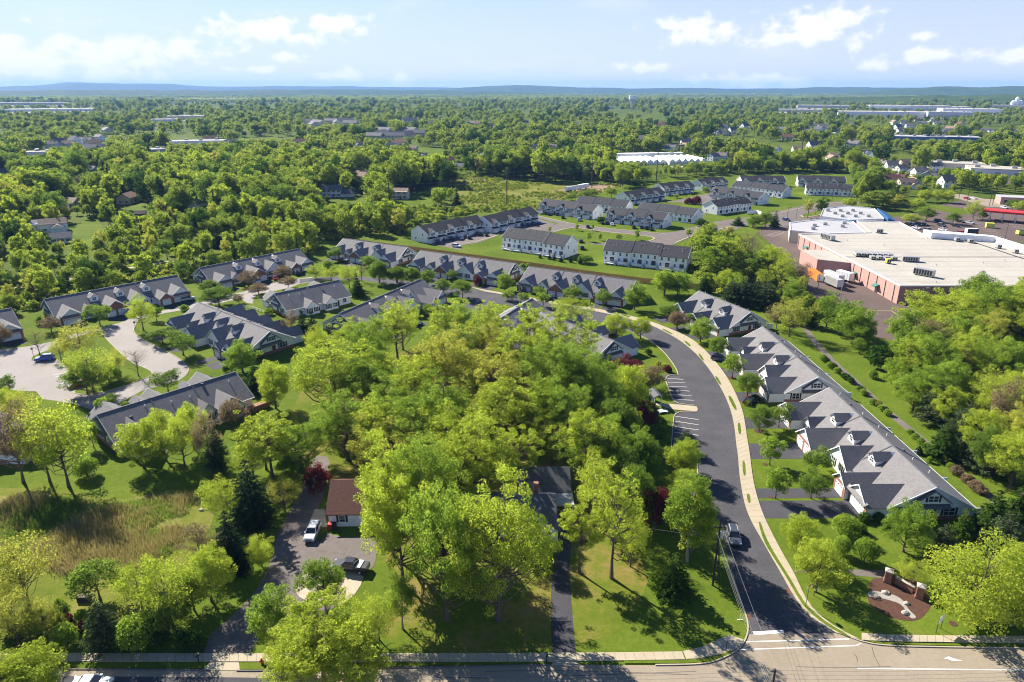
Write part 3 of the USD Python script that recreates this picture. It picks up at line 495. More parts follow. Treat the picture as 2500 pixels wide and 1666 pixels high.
# ---------------------------------------------------------------- windows and doors
def window(parent, P, t, w, h, z, shutters=True, bars=1, name='window', sub=True):
    """Window centred at P on a wall whose direction is t; z is its sill height."""
    a = w / 2
    p = put(name, Buf().fbox(P, t, -a, a, 0.0, 0.035, z, z + h), 'glass', parent)
    if not sub: return p
    fr = Buf()
    for x0, x1, z0, z1 in ((-a - .07, -a + .03, z - .07, z + h + .07), (a - .03, a + .07, z - .07, z + h + .07), (-a + .03, a - .03, z + h - .03, z + h + .07), (-a + .03, a - .03, z - .07, z + .03), (-a + .03, a - .03, z + h / 2 - .03, z + h / 2 + .03)):
        fr.fbox(P, t, x0, x1, 0.002, 0.06, z0, z1)
    for k in range(bars):
        x = -a + w * (k + 1) / (bars + 1)
        fr.fbox(P, t, x - .035, x + .035, 0.002, 0.062, z + .03, z + h - .03)
    put('frame', fr, 'trim', p)
    if shutters:
        for sg in (-1, 1): put('shutter', Buf().fbox(P, t, *(sorted((sg * (a + .09), sg * (a + .45)))), 0.002, 0.05, z - .05, z + h + .05), 'shutter', p)
    return p
def garage_door(parent, P, t, w, h=2.15, panels=False):
    d = put('garage_door', Buf().fbox(P, t, -w / 2, w / 2, 0.002, 0.05, 0.05, h), 'door', parent)
    lites = Buf()
    n = max(4, int(w / 0.6))
    for k in range(n):
        x = -w / 2 + w * (k + .5) / n
        lites.fbox(P, t, x - .2, x + .2, 0.05, 0.058, h - .42, h - .2)
    put('window_strip', lites, 'glass', d)
    seams = Buf()
    for k in range(1, 4): seams.fbox(P, t, -w / 2 + .02, w / 2 - .02, 0.05, 0.056, h * k / 4 - .012, h * k / 4 + .012)
    put('panel_seam', seams, 'metal', d)
    return d
# ---------------------------------------------------------------- single-storey rows
PAT_P = [('g2', .085), ('s', .225), ('d', .305), ('b2', .40), ('d', .50), ('l', .60), ('d', .705), ('b1', .79), ('g2', .925)]
PAT_Q = [('g2', .10), ('s', .25), ('d', .33), ('b2', .47), ('d', .61), ('l', .72), ('g2', .90)]
PAT_N = [('g2', .13), ('d', .34), ('b1', .52), ('d', .70), ('g2', .86)]
HE, HR, HW = 2.6, 6.9, 7.6
def condo(A, B_, pattern, label, ends='AB', rear=(), drive=6.5, extra=0.0, brick=True):
    """Ridge from A to B; garages to the right of that direction."""
    A, B_ = np.array(A, float), np.array(B_, float)
    Lg = float(np.linalg.norm(B_ - A)) + extra
    rz = math.atan2(B_[1] - A[1], B_[0] - A[0])
    t = thing('terrace_house', label, 'house', (*A, 0), rz, 'single-storey terraces with garage wings')
    m = (HR - HE) / HW
    wallm = HR - 0.22
    put('wall', Buf().pent('x', 0, Lg, 0, HW - .4, 0, HE - .02 , wallm), 'siding', t)
    roof = put('roof', Buf().gable('x', -.45, Lg + .45, 0, HW, HE, HR), 'roof', t)
    # the raised fire walls read as ridge steps; white gutters and fascia
    put('gutter', Buf().box(-.45, Lg + .45, HW - .01, HW + .12, HE - .18, HE - .02), 'trim', t)
    put('ridge_cap', Buf().box(-.45, Lg + .45, -.16, .16, HR - .06, HR + .035), 'roof_slate', roof)
    fw = Buf()
    for x in (Lg * .345, Lg * .655):
        for sg in (-1, 1): fw.add([(x - .12, 0, HR + .10), (x + .12, 0, HR + .10), (x + .12, sg * HW, HE + .10), (x - .12, sg * HW, HE + .10), (x - .12, 0, HR - .1), (x + .12, 0, HR - .1), (x + .12, sg * HW, HE - .1), (x - .12, sg * HW, HE - .1)], [(0, 1, 2, 3), (0, 3, 7, 4), (1, 5, 6, 2), (3, 2, 6, 7)])
    put('firewall_cap', fw, 'roof_slate', roof)
    r2 = random.Random(int(A[0] * 10) & 0xffff)
    for k in range(int(Lg / 4.5)):
        x, y = 2.5 + k * 4.5 + r2.uniform(-1, 1), r2.uniform(.6, 3.2)
        z = HR - y * m
        if k % 4 == 1: put('vent_box', Buf().box(x - .3, x + .3, y - .2, y + .2, z - .2, z + .3), 'roof_slate', roof)
        else: put('vent_pipe', Buf().cyl(x, y, z - .1, z + .55, .09), 'trim', roof)
    yf = -(HW - .4)
    for kind, fx in pattern:
        x = fx * Lg
        if kind in ('g2', 'b2', 'b1', 'l'):
            w = {'g2': 6.4, 'b2': 7.0, 'b1': 4.2, 'l': 7.2}[kind]
            pr = {'g2': 3.6, 'b2': 4.6, 'b1': 4.4, 'l': 1.3}[kind]
            zr = {'g2': 5.15, 'b2': 5.3, 'b1': 4.4, 'l': 5.7}[kind]
            y0 = yf - pr
            if kind == 'g2': x = min(max(x, w / 2 + .1), Lg - w / 2 - .1)
            nm = 'garage_wing' if kind != 'l' else 'front_wing'
            wg = put(nm, Buf().pent('y', y0, -.9, x, w / 2, 0, HE - .02, zr - .2), 'siding', t)
            put('wing_roof', Buf().gable('y', y0 - .35, -.35 if zr > 5 else -2.0, x, w / 2 + .32, HE - .12, zr), 'roof', wg)
            rk = Buf()
            for sg in (-1, 1):
                v = [(x, zr + .01), (x + sg * (w / 2 + .34), HE - .11), (x + sg * (w / 2 + .34), HE - .33), (x, zr - .24)]
                rk.add([(u, y, z) for y in (y0 - .42, y0 - .34) for u, z in v], [(0, 1, 2, 3), (7, 6, 5, 4)] + [(i + 4, (i + 1) % 4 + 4, (i + 1) % 4, i) for i in range(4)])
            put('fascia', rk, 'trim', wg)
            if kind != 'l':
                ft = Buf().fbox((x, y0), (1, 0), -w / 2 + .0, w / 2 - .0, 0.0, 0.08, 0.0, 2.62 if kind == 'g2' else 2.75)
                put('brick_front', ft, 'brick', wg)
                if brick and kind != 'g2': put('brick_gable', Buf().add([(x - w / 2 + .05, y0 - .06, 2.76), (x + w / 2 - .05, y0 - .06, 2.76), (x, y0 - .06, zr - .3)], [(0, 1, 2)]), 'brick', wg)
                if kind == 'g2':
                    put('pent_roof', Buf().fbox((x, y0), (1, 0), -w / 2 - .15, w / 2 + .15, -.02, .75, 2.98, 3.12, .42), 'roof', wg)
                    garage_door(wg, (x, y0 - .08), (1, 0), 4.9)
                elif kind == 'b1': garage_door(wg, (x, y0 - .08), (1, 0), 2.7)
                else:
                    for sg in (-1, 1): garage_door(wg, (x + sg * 1.7, y0 - .08), (1, 0), 2.7)
            else:
                for sg in (-1.9, 1.5): window(wg, (x + sg, y0), (1, 0), 1.5, 1.5, .75)
        elif kind == 's':
            zr, w = 4.35, 3.4
            wg = put('entry_gable', Buf().pent('y', yf - 1.1, -3.5, x, w / 2, 0, HE - .02, zr - .2), 'siding', t)
            put('wing_roof', Buf().gable('y', yf - 1.4, -2.6, x, w / 2 + .3, HE - .1, zr), 'roof', wg)
            window(wg, (x - .3, yf - 1.1), (1, 0), 1.3, 1.5, .75)
            put('door', Buf().fbox((x + 2.6, yf), (1, 0), -.5, .5, .002, .06, .15, 2.2), 'roof_brown', t)
        elif kind == 'd':
            yd, w = -4.6, 2.5
            zb = HR + yd * m
            ze, zr = zb + 1.35, zb + 2.45
            dm = put('dormer', Buf().pent('y', yd, -.6, x, w / 2, zb - .3, ze, zr - .1), 'siding', t)
            put('dormer_roof', Buf().gable('y', yd - .3, max(-(HR - zr + .15) / m - .9, -2.6) if zr < HR else -.3, x, w / 2 + .25, ze - .12, zr, .12), 'roof', dm)
            window(dm, (x, yd), (1, 0), 1.1, 1.0, zb + .35, False)
            window(t, (x - .9, yf), (1, 0), 1.4, 1.5, .75)
    for e in ends:
        xe, d, s = (0.0, (0, -1), -1) if e == 'A' else (Lg, (0, 1), 1)
        end = lambda y: (xe, y)
        put('brick_skirt', Buf().fbox(end(0), d, -(HW - .42), HW - .42, .0, .07, 0, .85), 'brick', t)
        pg = Buf().pent('x', xe - .3 if s > 0 else xe - .55, xe + .55 if s > 0 else xe + .3, -.2, 3.0, 3.55, 3.7, 5.95)
        pd = put('pediment', pg, 'siding', t)
        put('pediment_roof', Buf().gable('x', xe - 1.2 if s > 0 else xe - .85, xe + .85 if s > 0 else xe + 1.2, -.2, 3.3, 3.78, 6.2), 'roof', pd)
        put('pent_roof', Buf().fbox(end(-.2), d, -3.3, 3.3, .0, 1.0, 3.15, 3.3, .4), 'roof', pd)
        window(pd, (xe + s * .55, -.2), d, 1.7, 1.15, 4.0, True, 1)
        window(t, end(-4.6 if s > 0 else 4.6), d, 1.7, 1.5, .95); window(t, end(3.4), d, 1.9, 1.5, .95)
        
        put('door', Buf().fbox(end(.6), d, -.5, .5, .002, .06, .12, 2.2), 'roof_brown', t)
        rk = Buf()
        for sg in (-1, 1):
            xx = (xe - .52, xe - .45) if s < 0 else (xe + .45, xe + .52)
            v = [(0, HR + .01), (sg * HW, HE + .01), (sg * HW, HE - .24), (0, HR - .24)]
            rk.add([(x, u, z) for x in xx for u, z in v], [(0, 1, 2, 3), (7, 6, 5, 4)] + [(i + 4, (i + 1) % 4 + 4, (i + 1) % 4, i) for i in range(4)])
        put('fascia', rk, 'trim', t)
    for fx, w, pr, zr in rear:
        x = fx * Lg
        rw = put('rear_wing', Buf().pent('y', .9, HW - .4 + pr, x, w / 2, 0, HE - .02, zr - .2), 'siding', t)
        put('wing_roof', Buf().gable('y', .4 if zr > 5 else 2.2, HW - .1 + pr, x, w / 2 + .3, HE - .1, zr), 'roof', rw)
        for sg in (-.28, .28): window(rw, (x + sg * w, HW - .4 + pr), (-1, 0), 1.2, 1.5, .75)
    # rear windows, doors and white privacy screens
    yb, u = HW - .4, Lg / max(3, round(Lg / 10))
    for k in range(int(round(Lg / u))):
        x = (k + .5) * u
        if any(abs(x - fx * Lg) < w / 2 + 1.8 for fx, w, _, _ in rear): continue
        window(t, (x - 1.6, yb), (-1, 0), 1.3, 1.4, .85, False); put('patio_door', Buf().fbox((x + 1.4, yb), (-1, 0), -.9, .9, .002, .05, .1, 2.15), 'glass', t)
        put('privacy_screen', Buf().box(x + 4.2, x + 4.3, yb + .02, yb + 2.4, .05, 1.85), 'trim', t)
    if drive:
        for kind, fx in pattern:
            if kind in ('g2', 'b2', 'b1'):
                x, w, pr = fx * Lg, {'g2': 5.4, 'b2': 6.4, 'b1': 3.2}[kind], {'g2': 3.6, 'b2': 4.6, 'b1': 4.4}[kind]
                if kind == 'g2': x = min(max(x, 3.3), Lg - 3.3)
                b = Buf().box(x - w / 2, x + w / 2, yf - pr - drive, yf - pr, -.02, .016 + .0015 * len(used) % .012).moved((*A, 0), rz)
                structure('driveway', b, 'asphalt_drive', 'dark asphalt driveway in front of a terrace garage door')
    return t
condo(g('M1', 290, 470, HR), g('M1', 1120, 318, HR), PAT_P, 'long low white terrace with brick garages along the north side of the court', drive=6.5)
condo(g('X5', 150, 405, HR), g('X5', 1085, 225, HR), PAT_P, 'long low terrace below the wood with dark red blossom trees in front', drive=6)
condo(g('X5', 1530, 125, HR), g('X5', 2130, 207, HR), PAT_Q, 'furthest left terrace at the near end of the wooden fence', drive=6)
condo(g('M2', 600, 160, HR), g('M2', 1190, 240, HR), PAT_P, 'white dormered terrace along the middle of the wooden fence', drive=7)
condo(g('M2', 1290, 262, HR), g('M2', 1960, 350, HR), PAT_P, 'white dormered terrace at the right end of the wooden fence', drive=7)
condo(g('M3', 285, 420, HR), g('M3', 605, 548, HR), PAT_N, 'shorter white terrace at the top of the curving road, nearest the pines', brick=False, drive=8)
condo(g('M3', 690, 650, HR), g('M3', 1040, 960, HR), PAT_Q, 'middle white terrace on the outside of the curving road', brick=False, drive=13)
condo(g('M3', 1120, 1040, HR), g('B3', 1790, 312, HR), PAT_P, 'large nearest terrace at the lower right beside the curving road', brick=False, drive=18.5)
condo(g('X5', 1470, 525, HR), g('X5', 870, 652, HR), PAT_N, 'terrace seen from behind with a plain dark roof and two rear gables', rear=((.36, 4.6, 2.2, 4.7), (.66, 4.6, 2.2, 4.7)), drive=0)
condo(g('M1', 1270, 492, HR), g('M1', 1720, 670, HR), PAT_P, 'white terrace with rear sunrooms east of the court', brick=False, rear=((.12, 4.4, 4, 4.6), (.3, 4.4, 4, 4.6), (.5, 4.4, 4, 4.6), (.7, 4.4, 4, 4.6), (.9, 4.4, 4, 4.6)), drive=6)
condo(g('M1', 1490, 938, HR), g('M1', 630, 1205, HR), PAT_N, 'big dark-roofed terrace seen from behind at the left foreground', rear=((.2, 6.4, 2.4, 5.4), (.36, 4.0, .8, 5.0), (.86, 5.0, 4.2, 5.6)), drive=6)
condo(g('X5', 1490, 840, HR), g('X5', 2255, 517, HR), PAT_P, 'terrace with dormers partly hidden behind the top of the oak grove', drive=6)
condo(g('M1', -420, 620, HR), g('M1', 60, 530, HR), PAT_N, 'terrace with a brick garage cut off by the left edge', drive=6)
condo(g('M2', 1000, 660, HR), g('M2', 1300, 468, HR), PAT_N, 'dark roof peeping over the top of the oak grove', drive=0)
condo(at(1496, 830, HR), tuple(np.array(at(1496, 830, HR)) + 30 * np.array([math.cos(2.2), math.sin(2.2)])), PAT_N, 'white terrace end with a plum tree, half hidden by the grove', drive=0)
condo(g('M1', -250, 1330, HR), g('M1', -30, 1190, HR), PAT_N, 'terrace roof at the left edge behind rusty trees', drive=0)
# ---------------------------------------------------------------- two-storey town houses
def town(A, B_, label, front=True, side_win=1, off=(0, .5, -.3), dep=11.4, nsec=3, deck=True, k_=1.0):
    """Ridge from A to B; garage front (or, with front False, only the rear) to the right of that direction."""
    A, B_ = np.array(A, float), np.array(B_, float)
    Lg = float(np.linalg.norm(B_ - A)); rz = math.atan2(B_[1] - A[1], B_[0] - A[0])
    t = thing('town_house_row', label, 'house', (*A, 0), rz, 'two-storey white town house rows')
    UsdGeom.Xformable(t).AddScaleOp().Set(Gf.Vec3f(1, 1, k_))
    hw, ze, zr = dep / 2, 5.7, 9.2
    nsec = nsec if Lg > 28 else 2
    ls = Lg / nsec
    for s in range(nsec):
        x0, x1, o = s * ls, (s + 1) * ls, off[s % len(off)]
        dz = (0, .18, -.12)[s % 3]
        put('wall', Buf().pent('x', x0 + .001 * s, x1, o, hw, 0, ze + dz, zr + dz - .12), 'siding', t)
        rf = put('roof', Buf().gable('x', x0 - (.3 if s == 0 else .02), x1 + (.3 if s == nsec - 1 else -.05), o, hw + .35, ze + dz - .14, zr + dz), 'roof_dark', t)
        if s: put('firewall_cap', Buf().add([(x0 - .2, o, zr + .3), (x0 + .1, o, zr + .3), (x0 + .1, o - hw - .3, ze + .22), (x0 - .2, o - hw - .3, ze + .22), (x0 + .1, o + hw + .3, ze + .22), (x0 - .2, o + hw + .3, ze + .22)], [(0, 3, 2, 1), (0, 1, 4, 5)]), 'shutter', rf)
        nu = max(1, round(ls / 5.6)); u = ls / nu
        yf, yb = o - hw, o + hw
        for k in range(nu):
            x = x0 + (k + .5) * u
            pipes = Buf()
            for j in range(3):
                yy = (1 if front else -1) * random.uniform(1.2, 3.6); pipes.cyl(x + random.uniform(-2, 2), o + yy, zr + dz - abs(yy) * .6 - .1, zr + dz - abs(yy) * .6 + .5, .08, n=5)
            put('vent_pipe', pipes, 'trim', rf)
            sides = [(yf, (1, 0), -1, front), (yb, (-1, 0), 1, not front)]
            for y, d, sg, is_front in sides:
                if sg > 0: continue
                if is_front:
                    pb = put('porch', Buf().box(x - u * .48, x + u * .14, y - 1.5, y, 0, 2.7), 'siding_blue', t)
                    put('pent_roof', Buf().fbox((x - u * .17, y), d, -u * .36, u * .36, -.02, 2.0, 3.15, 3.3, .5), 'roof_dark', pb)
                    garage_door(pb, (x - u * .17, y - 1.5), d, min(2.7, u * .5))
                    put('door', Buf().fbox((x + u * .32, y), d, -.45, .45, .002, .05, .1, 2.2), 'shutter', t)
                    for xx in (-1.35, .0, 1.35): window(t, (x + xx * u / 5.6, y), d, .85, 1.35, 3.75, True if abs(xx) > .5 else False, 0)
                    if k % 2 == 0:
                        gm = put('front_gable', Buf().pent('y', y - .35, o - .5, x + .2, 1.9, 3.4, ze + dz, ze + 1.75), 'siding', t)
                        put('gable_roof', Buf().gable('y', y - .65, o - 1.2, x + .2, 2.2, ze + dz - .14, ze + 1.95), 'roof_dark', gm)
                        window(gm, (x + .2, y - .35), d, 1.6, 1.35, 3.85, True, 1)
                else:
                    for xx in (-1.4, 1.3): window(t, (x + xx * u / 5.6, y), d, .85, 1.35, 3.7, False, 0)
                    put('patio_door', Buf().fbox((x + .9, y), d, -.9, .9, .002, .05, .75, 2.85), 'glass', t)
                    window(t, (x - 1.8 * u / 5.6, y), d, .8, 1.3, 1.3, False, 0)
                    if deck:
                        dk = put('deck', Buf().box(x - u * .3, x + u * .42, y - 2.6, y - .01, .5, .68), 'trim', t)
                        rl = Buf()
                        for (a, b) in (((x - u * .3, y - 2.55), (x + u * .42, y - 2.55)), ((x - u * .3, y - 2.55), (x - u * .3, y)), ((x + u * .42, y - 2.55), (x + u * .42, y))):
                            n = 7
                            for j in range(n + 1):
                                f = j / n; px, py = a[0] + (b[0] - a[0]) * f, a[1] + (b[1] - a[1]) * f
                                rl.box(px - .05, px + .05, py - .05, py + .05, 0.0, 1.62)
                            rl.box(min(a[0], b[0]) - .04, max(a[0], b[0]) + .04, min(a[1], b[1]) - .04, max(a[1], b[1]) + .04, 1.55, 1.64)
                            rl.box(min(a[0], b[0]) - .03, max(a[0], b[0]) + .03, min(a[1], b[1]) - .03, max(a[1], b[1]) + .03, .95, 1.35)
                        put('railing', rl, 'trim', dk)
                        st = Buf()
                        for j in range(3): st.box(x + u * .42, x + u * .42 + .3 * (3 - j), y - 2.3, y - 1.2, .17 * j, .17 * (j + 1))
                        put('step', st, 'trim', dk)
    for xe, d, o in ((0, (0, -1), off[0]), (Lg, (0, 1), off[(nsec - 1) % len(off)])):
        sg = -1 if xe == 0 else 1
        for yy in (-2.6, 2.4)[:1 + side_win]:
            window(t, (xe, o + yy), d, .8, 1.3, 3.7 if yy < 0 else 1.2, False, 0)
        rk = Buf()
        for s2 in (-1, 1):
            xx = (xe - .37, xe - .3) if sg < 0 else (xe + .3, xe + .37)
            v = [(o, zr + .01), (o + s2 * (hw + .35), ze - .13), (o + s2 * (hw + .35), ze - .36), (o, zr - .24)]
            rk.add([(x, uu, z) for x in xx for uu, z in v], [(0, 1, 2, 3), (7, 6, 5, 4)] + [(i + 4, (i + 1) % 4 + 4, (i + 1) % 4, i) for i in range(4)])
        put('fascia', rk, 'trim', t)
    return t
def T(r, a, b, c, d, k=.84):
    A, B_ = g(r, a, b, 9.2 * k), g(r, c, d, 9.2 * k)
    return A, B_
town(*T('T2', 580, 1440, 945, 1370, 0.87), 'nearest garage-fronted town house row with its white gable end above the fence', k_=0.87)
town(*T('T2', 990, 1380, 1290, 1318, 0.87), 'town house row left of the middle, behind the nearest garage row', k_=0.87)
town(*T('M2', 1160, 12, 1560, 65, 1.0), 'left rear-facing town house row with white decks above the fence', front=False, k_=1.0)
town(*T('M2', 1790, 88, 2320, 137, 1.0), 'right rear-facing town house row with white decks above the fence', front=False, k_=1.0)
town(*T('X4', 312, 332, 830, 392, 0.84), 'left of the two garage-fronted rows facing the oval lawn', k_=0.84)
town(*T('X4', 650, 308, 1130, 347, 0.84), 'grey-roofed row directly behind the left row facing the oval lawn', front=False, deck=False, k_=0.84)
town(*T('X4', 950, 412, 1500, 468, 0.84), 'right of the two garage-fronted rows facing the oval lawn', k_=0.84)
town(*T('X4', 1250, 365, 1790, 427, 0.84), 'grey-roofed row directly behind the right row facing the oval lawn', front=False, deck=False, k_=0.84)
town(*T('X4', 1060, 268, 1400, 222, 0.84), 'first of the three receding rows left of the second street', k_=0.84)
town(*T('X4', 1405, 190, 1690, 160, 0.84), 'second of the three receding rows left of the second street', k_=0.84)
town(*T('X4', 1770, 150, 2010, 122, 0.84), 'furthest of the three receding rows left of the second street', k_=0.84)
town(*T('X4', 1900, 352, 2230, 312, 0.84), 'blue-grey shaded row end-on beside the white garden fence', front=False, deck=False, k_=0.84)
town(*T('T3', 390, 1188, 700, 1228, 0.84), 'row with front gables behind the blue-grey shaded row', k_=0.84)
town(*T('T3', 540, 1122, 815, 1120, 0.84), 'furthest left row of the back group below the trees', k_=0.84)
town(*T('T3', 520, 1152, 850, 1187, 0.84), 'row in front of the furthest left back row', front=False, k_=0.84)
town(*T('T3', 910, 1118, 1210, 1126, 0.84), 'furthest right town house row below the trees', k_=0.84)
town(*T('T3', 965, 1166, 1285, 1178, 0.84), 'rightmost plain-backed row in front of the furthest right row', front=False, k_=0.84)
# ---------------------------------------------------------------- the store
st = thing('store', 'large pink brick store with a wide white flat roof', 'store', (0, 0, 0))
H0 = 6.3
foot = [(133, 226), (212, 226), (212, 300), (190, 312), (196, 345), (176, 348), (168, 318), (133, 314)]
put('wall', Buf().extrude(Polygon(foot), 0, H0), 'pink_brick', st)
rf = put('roof', Buf().extrude(Polygon(foot).buffer(-.35, join_style='mitre'), H0, H0 + .12), 'flat_roof', st)
put('parapet', Buf().extrude(Polygon(foot).buffer(.12, join_style='mitre').difference(Polygon(foot).buffer(-.3, join_style='mitre')), H0 + .002, H0 + .45), 'trim', st)
pil = Buf()
for k in range(15): put('pilaster', Buf().box(132.75, 132.99, 229 + k * 6.0, 229.35 + k * 6.0, 0, H0 - .3), 'concrete', st)
for k in range(12): put('pilaster', Buf().box(138 + k * 6.2, 138.4 + k * 6.2, 225.75, 225.99, 0, H0 - .3), 'pink_brick', st)
put('loading_bay', Buf().extrude(Polygon([(122.5, 268), (133, 262), (133, 285), (122.5, 285)]), 0, 5.6), 'pink_brick', st, label='pink brick loading bay block on the west side')
put('bay_roof', Buf().extrude(Polygon([(122.4, 267.9), (133, 261.9), (133, 285.1), (122.4, 285.1)]), 5.6, 5.75), 'flat_roof', st)
for y in (303, 288, 257, 240):
    c = put('door_canopy', Buf().fbox((132.98, y), (0, 1), -1.3, 1.3, 0, 0, 0, 0) if False else Buf().add([(132.9, y - 1.3, 3.4), (132.9, y + 1.3, 3.4), (131.2, y + 1.3, 2.6), (131.2, y - 1.3, 2.6), (132.9, y - 1.3, 3.2), (132.9, y + 1.3, 3.2), (131.2, y + 1.3, 2.4), (131.2, y - 1.3, 2.4)], BOXF), 'green_metal', st)
    put('service_door', Buf().box(132.92, 132.97, y - .55, y + .55, .05, 2.2), 'dark_metal', st)
put('roof_seam', Buf().box(133.4, 211, 268.8, 269.05, H0 + .12, H0 + .22), 'dark_metal', rf)
for k in range(11): put('roof_seam', Buf().box(134, 202, 232 + k * 7.3, 232.1 + k * 7.3, H0 + .12, H0 + .145), 'grey_roof', rf)
put('front_parapet', Buf().extrude(Polygon([(189.5, 306), (212.2, 297), (212.2, 232), (213.0, 232), (213.0, 300), (190, 313.5)]), H0 - .5, H0 + 2.6), 'siding', st, label='tall white false front along the far side')
put('roof_edge', Buf().extrude(LineString([(203, 232), (203, 297), (189, 304)]).buffer(.2), H0 + .12, H0 + .34), 'dark_metal', rf)
def unit(x, y, sx, sy, sz, rz=0, mat='metal', legs=True):
    u = put('rooftop_unit', Buf().box(-sx / 2, sx / 2, -sy / 2, sy / 2, .35, .35 + sz).moved((x, y, H0 + .12), rz), mat, st)
    b = Buf()
    for a in (-1, 1): b.box(a * sx * .35 - .1, a * sx * .35 + .1, -sy * .5, sy * .5, 0, .35)
    put('support', b.moved((x, y, H0 + .12), rz), 'dark_metal', u)
    v = Buf()
    for k in range(max(2, int(sx / .9))): v.box(-sx / 2 + .15 + k * .9, -sx / 2 + .75 + k * .9, -sy / 2 - .03, -sy / 2, .55, .35 + sz - .2)
    put('grille', v.moved((x, y, H0 + .12), rz), 'dark_metal', u)
unit(149, 240, 6.5, 2.6, 2.2, math.radians(-50)); unit(141.5, 303, 7, 2.2, 2.0, math.radians(-75)); unit(172, 318, 3, 2, 1.5); unit(156, 262, 6, 2.2, 1.6, math.radians(-12))
for k in range(7): unit(139.5 + k * 2.0, 271.5 - k * .35, 1.5, 4.6, 1.2, math.radians(-10))
for k in range(4): unit(143 + k * 2.6, 265.5 - k * .4, 1.8, 2.6, 1.0, math.radians(-8))
for x, y in ((197, 299), (201, 296), (206, 285), (207, 276), (206.5, 268), (208, 250), (207, 244)): unit(x, y, 1.8, 1.6, 1.3)
unit(145.5, 258.5, 1.6, 1.6, 1.5, 0, 'yellow')
for k in range(14): put('vent_pipe', Buf().cyl(136 + random.random() * 70, 230 + random.random() * 75, H0 + .1, H0 + .8, .12), 'metal', st)
wing = thing('shop_unit', 'cream and grey flat-roofed shops joined behind the large store', 'shop', (0, 0, 0))
w1 = Polygon([(134, 327), (150, 316.5), (167, 319), (175, 350), (160, 356), (141, 346)])
put('wall', Buf().extrude(w1, 0, 5.6), 'siding_cream', wing); put('roof', Buf().extrude(w1.buffer(-.3), 5.6, 5.75), 'grey_roof', wing)
put('parapet', Buf().extrude(w1.buffer(.1, join_style='mitre').difference(w1.buffer(-.28)), 5.602, 6.1), 'trim', wing)
for x, y in ((150, 338), (157, 342), (163, 336), (146, 330), (168, 345)): put('rooftop_unit', Buf().box(x - 1, x + 1, y - .8, y + .8, 5.75, 7.0), 'metal', wing)
put('screen_wall', Buf().box(143, 150, 322, 322.3, 0, 3.4), 'siding_grey', wing)
mall = thing('shop_building', 'white flat-roofed shop with a blue sloping canopy behind the store', 'shop', (0, 0, 0))
w2 = Polygon([(166, 368), (176, 356), (196, 360), (207, 392), (196, 402), (178, 392)])
put('wall', Buf().extrude(w2, 0, 5.2), 'siding_grey', mall); put('roof', Buf().extrude(w2.buffer(-.3), 5.2, 5.35), 'grey_roof', mall)
put('band', Buf().extrude(w2.buffer(.14, join_style='mitre').difference(w2.buffer(-.1)), 3.9, 5.7), 'siding', mall)
for k in range(9): put('rooftop_unit', Buf().box(176 + (k % 3) * 7, 178 + (k % 3) * 7, 366 + (k // 3) * 9, 367.8 + (k // 3) * 9, 5.35, 6.6), 'metal', mall)
put('canopy', Buf().add([(199, 361, 5.8), (209, 393, 5.8), (214, 391, 3.4), (204, 359, 3.4), (199, 361, 3.2), (209, 393, 3.2), (214, 391, 3.2), (204, 359, 3.2)], BOXF), 'blue_metal', mall)
for k in range(6): put('column', Buf().cyl(204.3 + k * 1.8, 360.5 + k * 6, 0, 3.2, .25), 'brick', mall)
put('blue_edge', Buf().box(166, 180, 354.5, 355.2, 4.2, 5.6), 'blue_metal', mall)
gs = thing('fuel_canopy', 'red flat canopy of the fuel station at the right edge', 'fuel station', (281, 381, 0), math.radians(-36))
put('canopy', Buf().box(-16, 22, -5, 5, 4.7, 5.7), 'red', gs)
for k in range(5):
    for y in (-3, 3): put('column', Buf().box(-12 + k * 6 - .3, -12 + k * 6 + .3, y - .3, y + .3, 0, 4.7), 'trim', gs)
    put('pump', Buf().box(-12 + k * 6 - .5, -12 + k * 6 + .5, -1, 1, 0, 1.8), 'red', gs)
bk = thing('brick_shop', 'low red-brick shop at the right edge beyond the fuel station', 'shop', (*g('T3', 2290, 1310), 0), math.radians(-20))
put('wall', Buf().box(-8, 22, 0, 12, 0, 4.5), 'pink_brick', bk); put('roof', Buf().box(-8.2, 22.2, -.2, 12.2, 4.5, 4.8), 'grey_roof', bk)
for k in range(6): put('window', Buf().box(-6 + k * 4.5, -3.5 + k * 4.5, -.04, -.002, 1, 3), 'glass', bk)
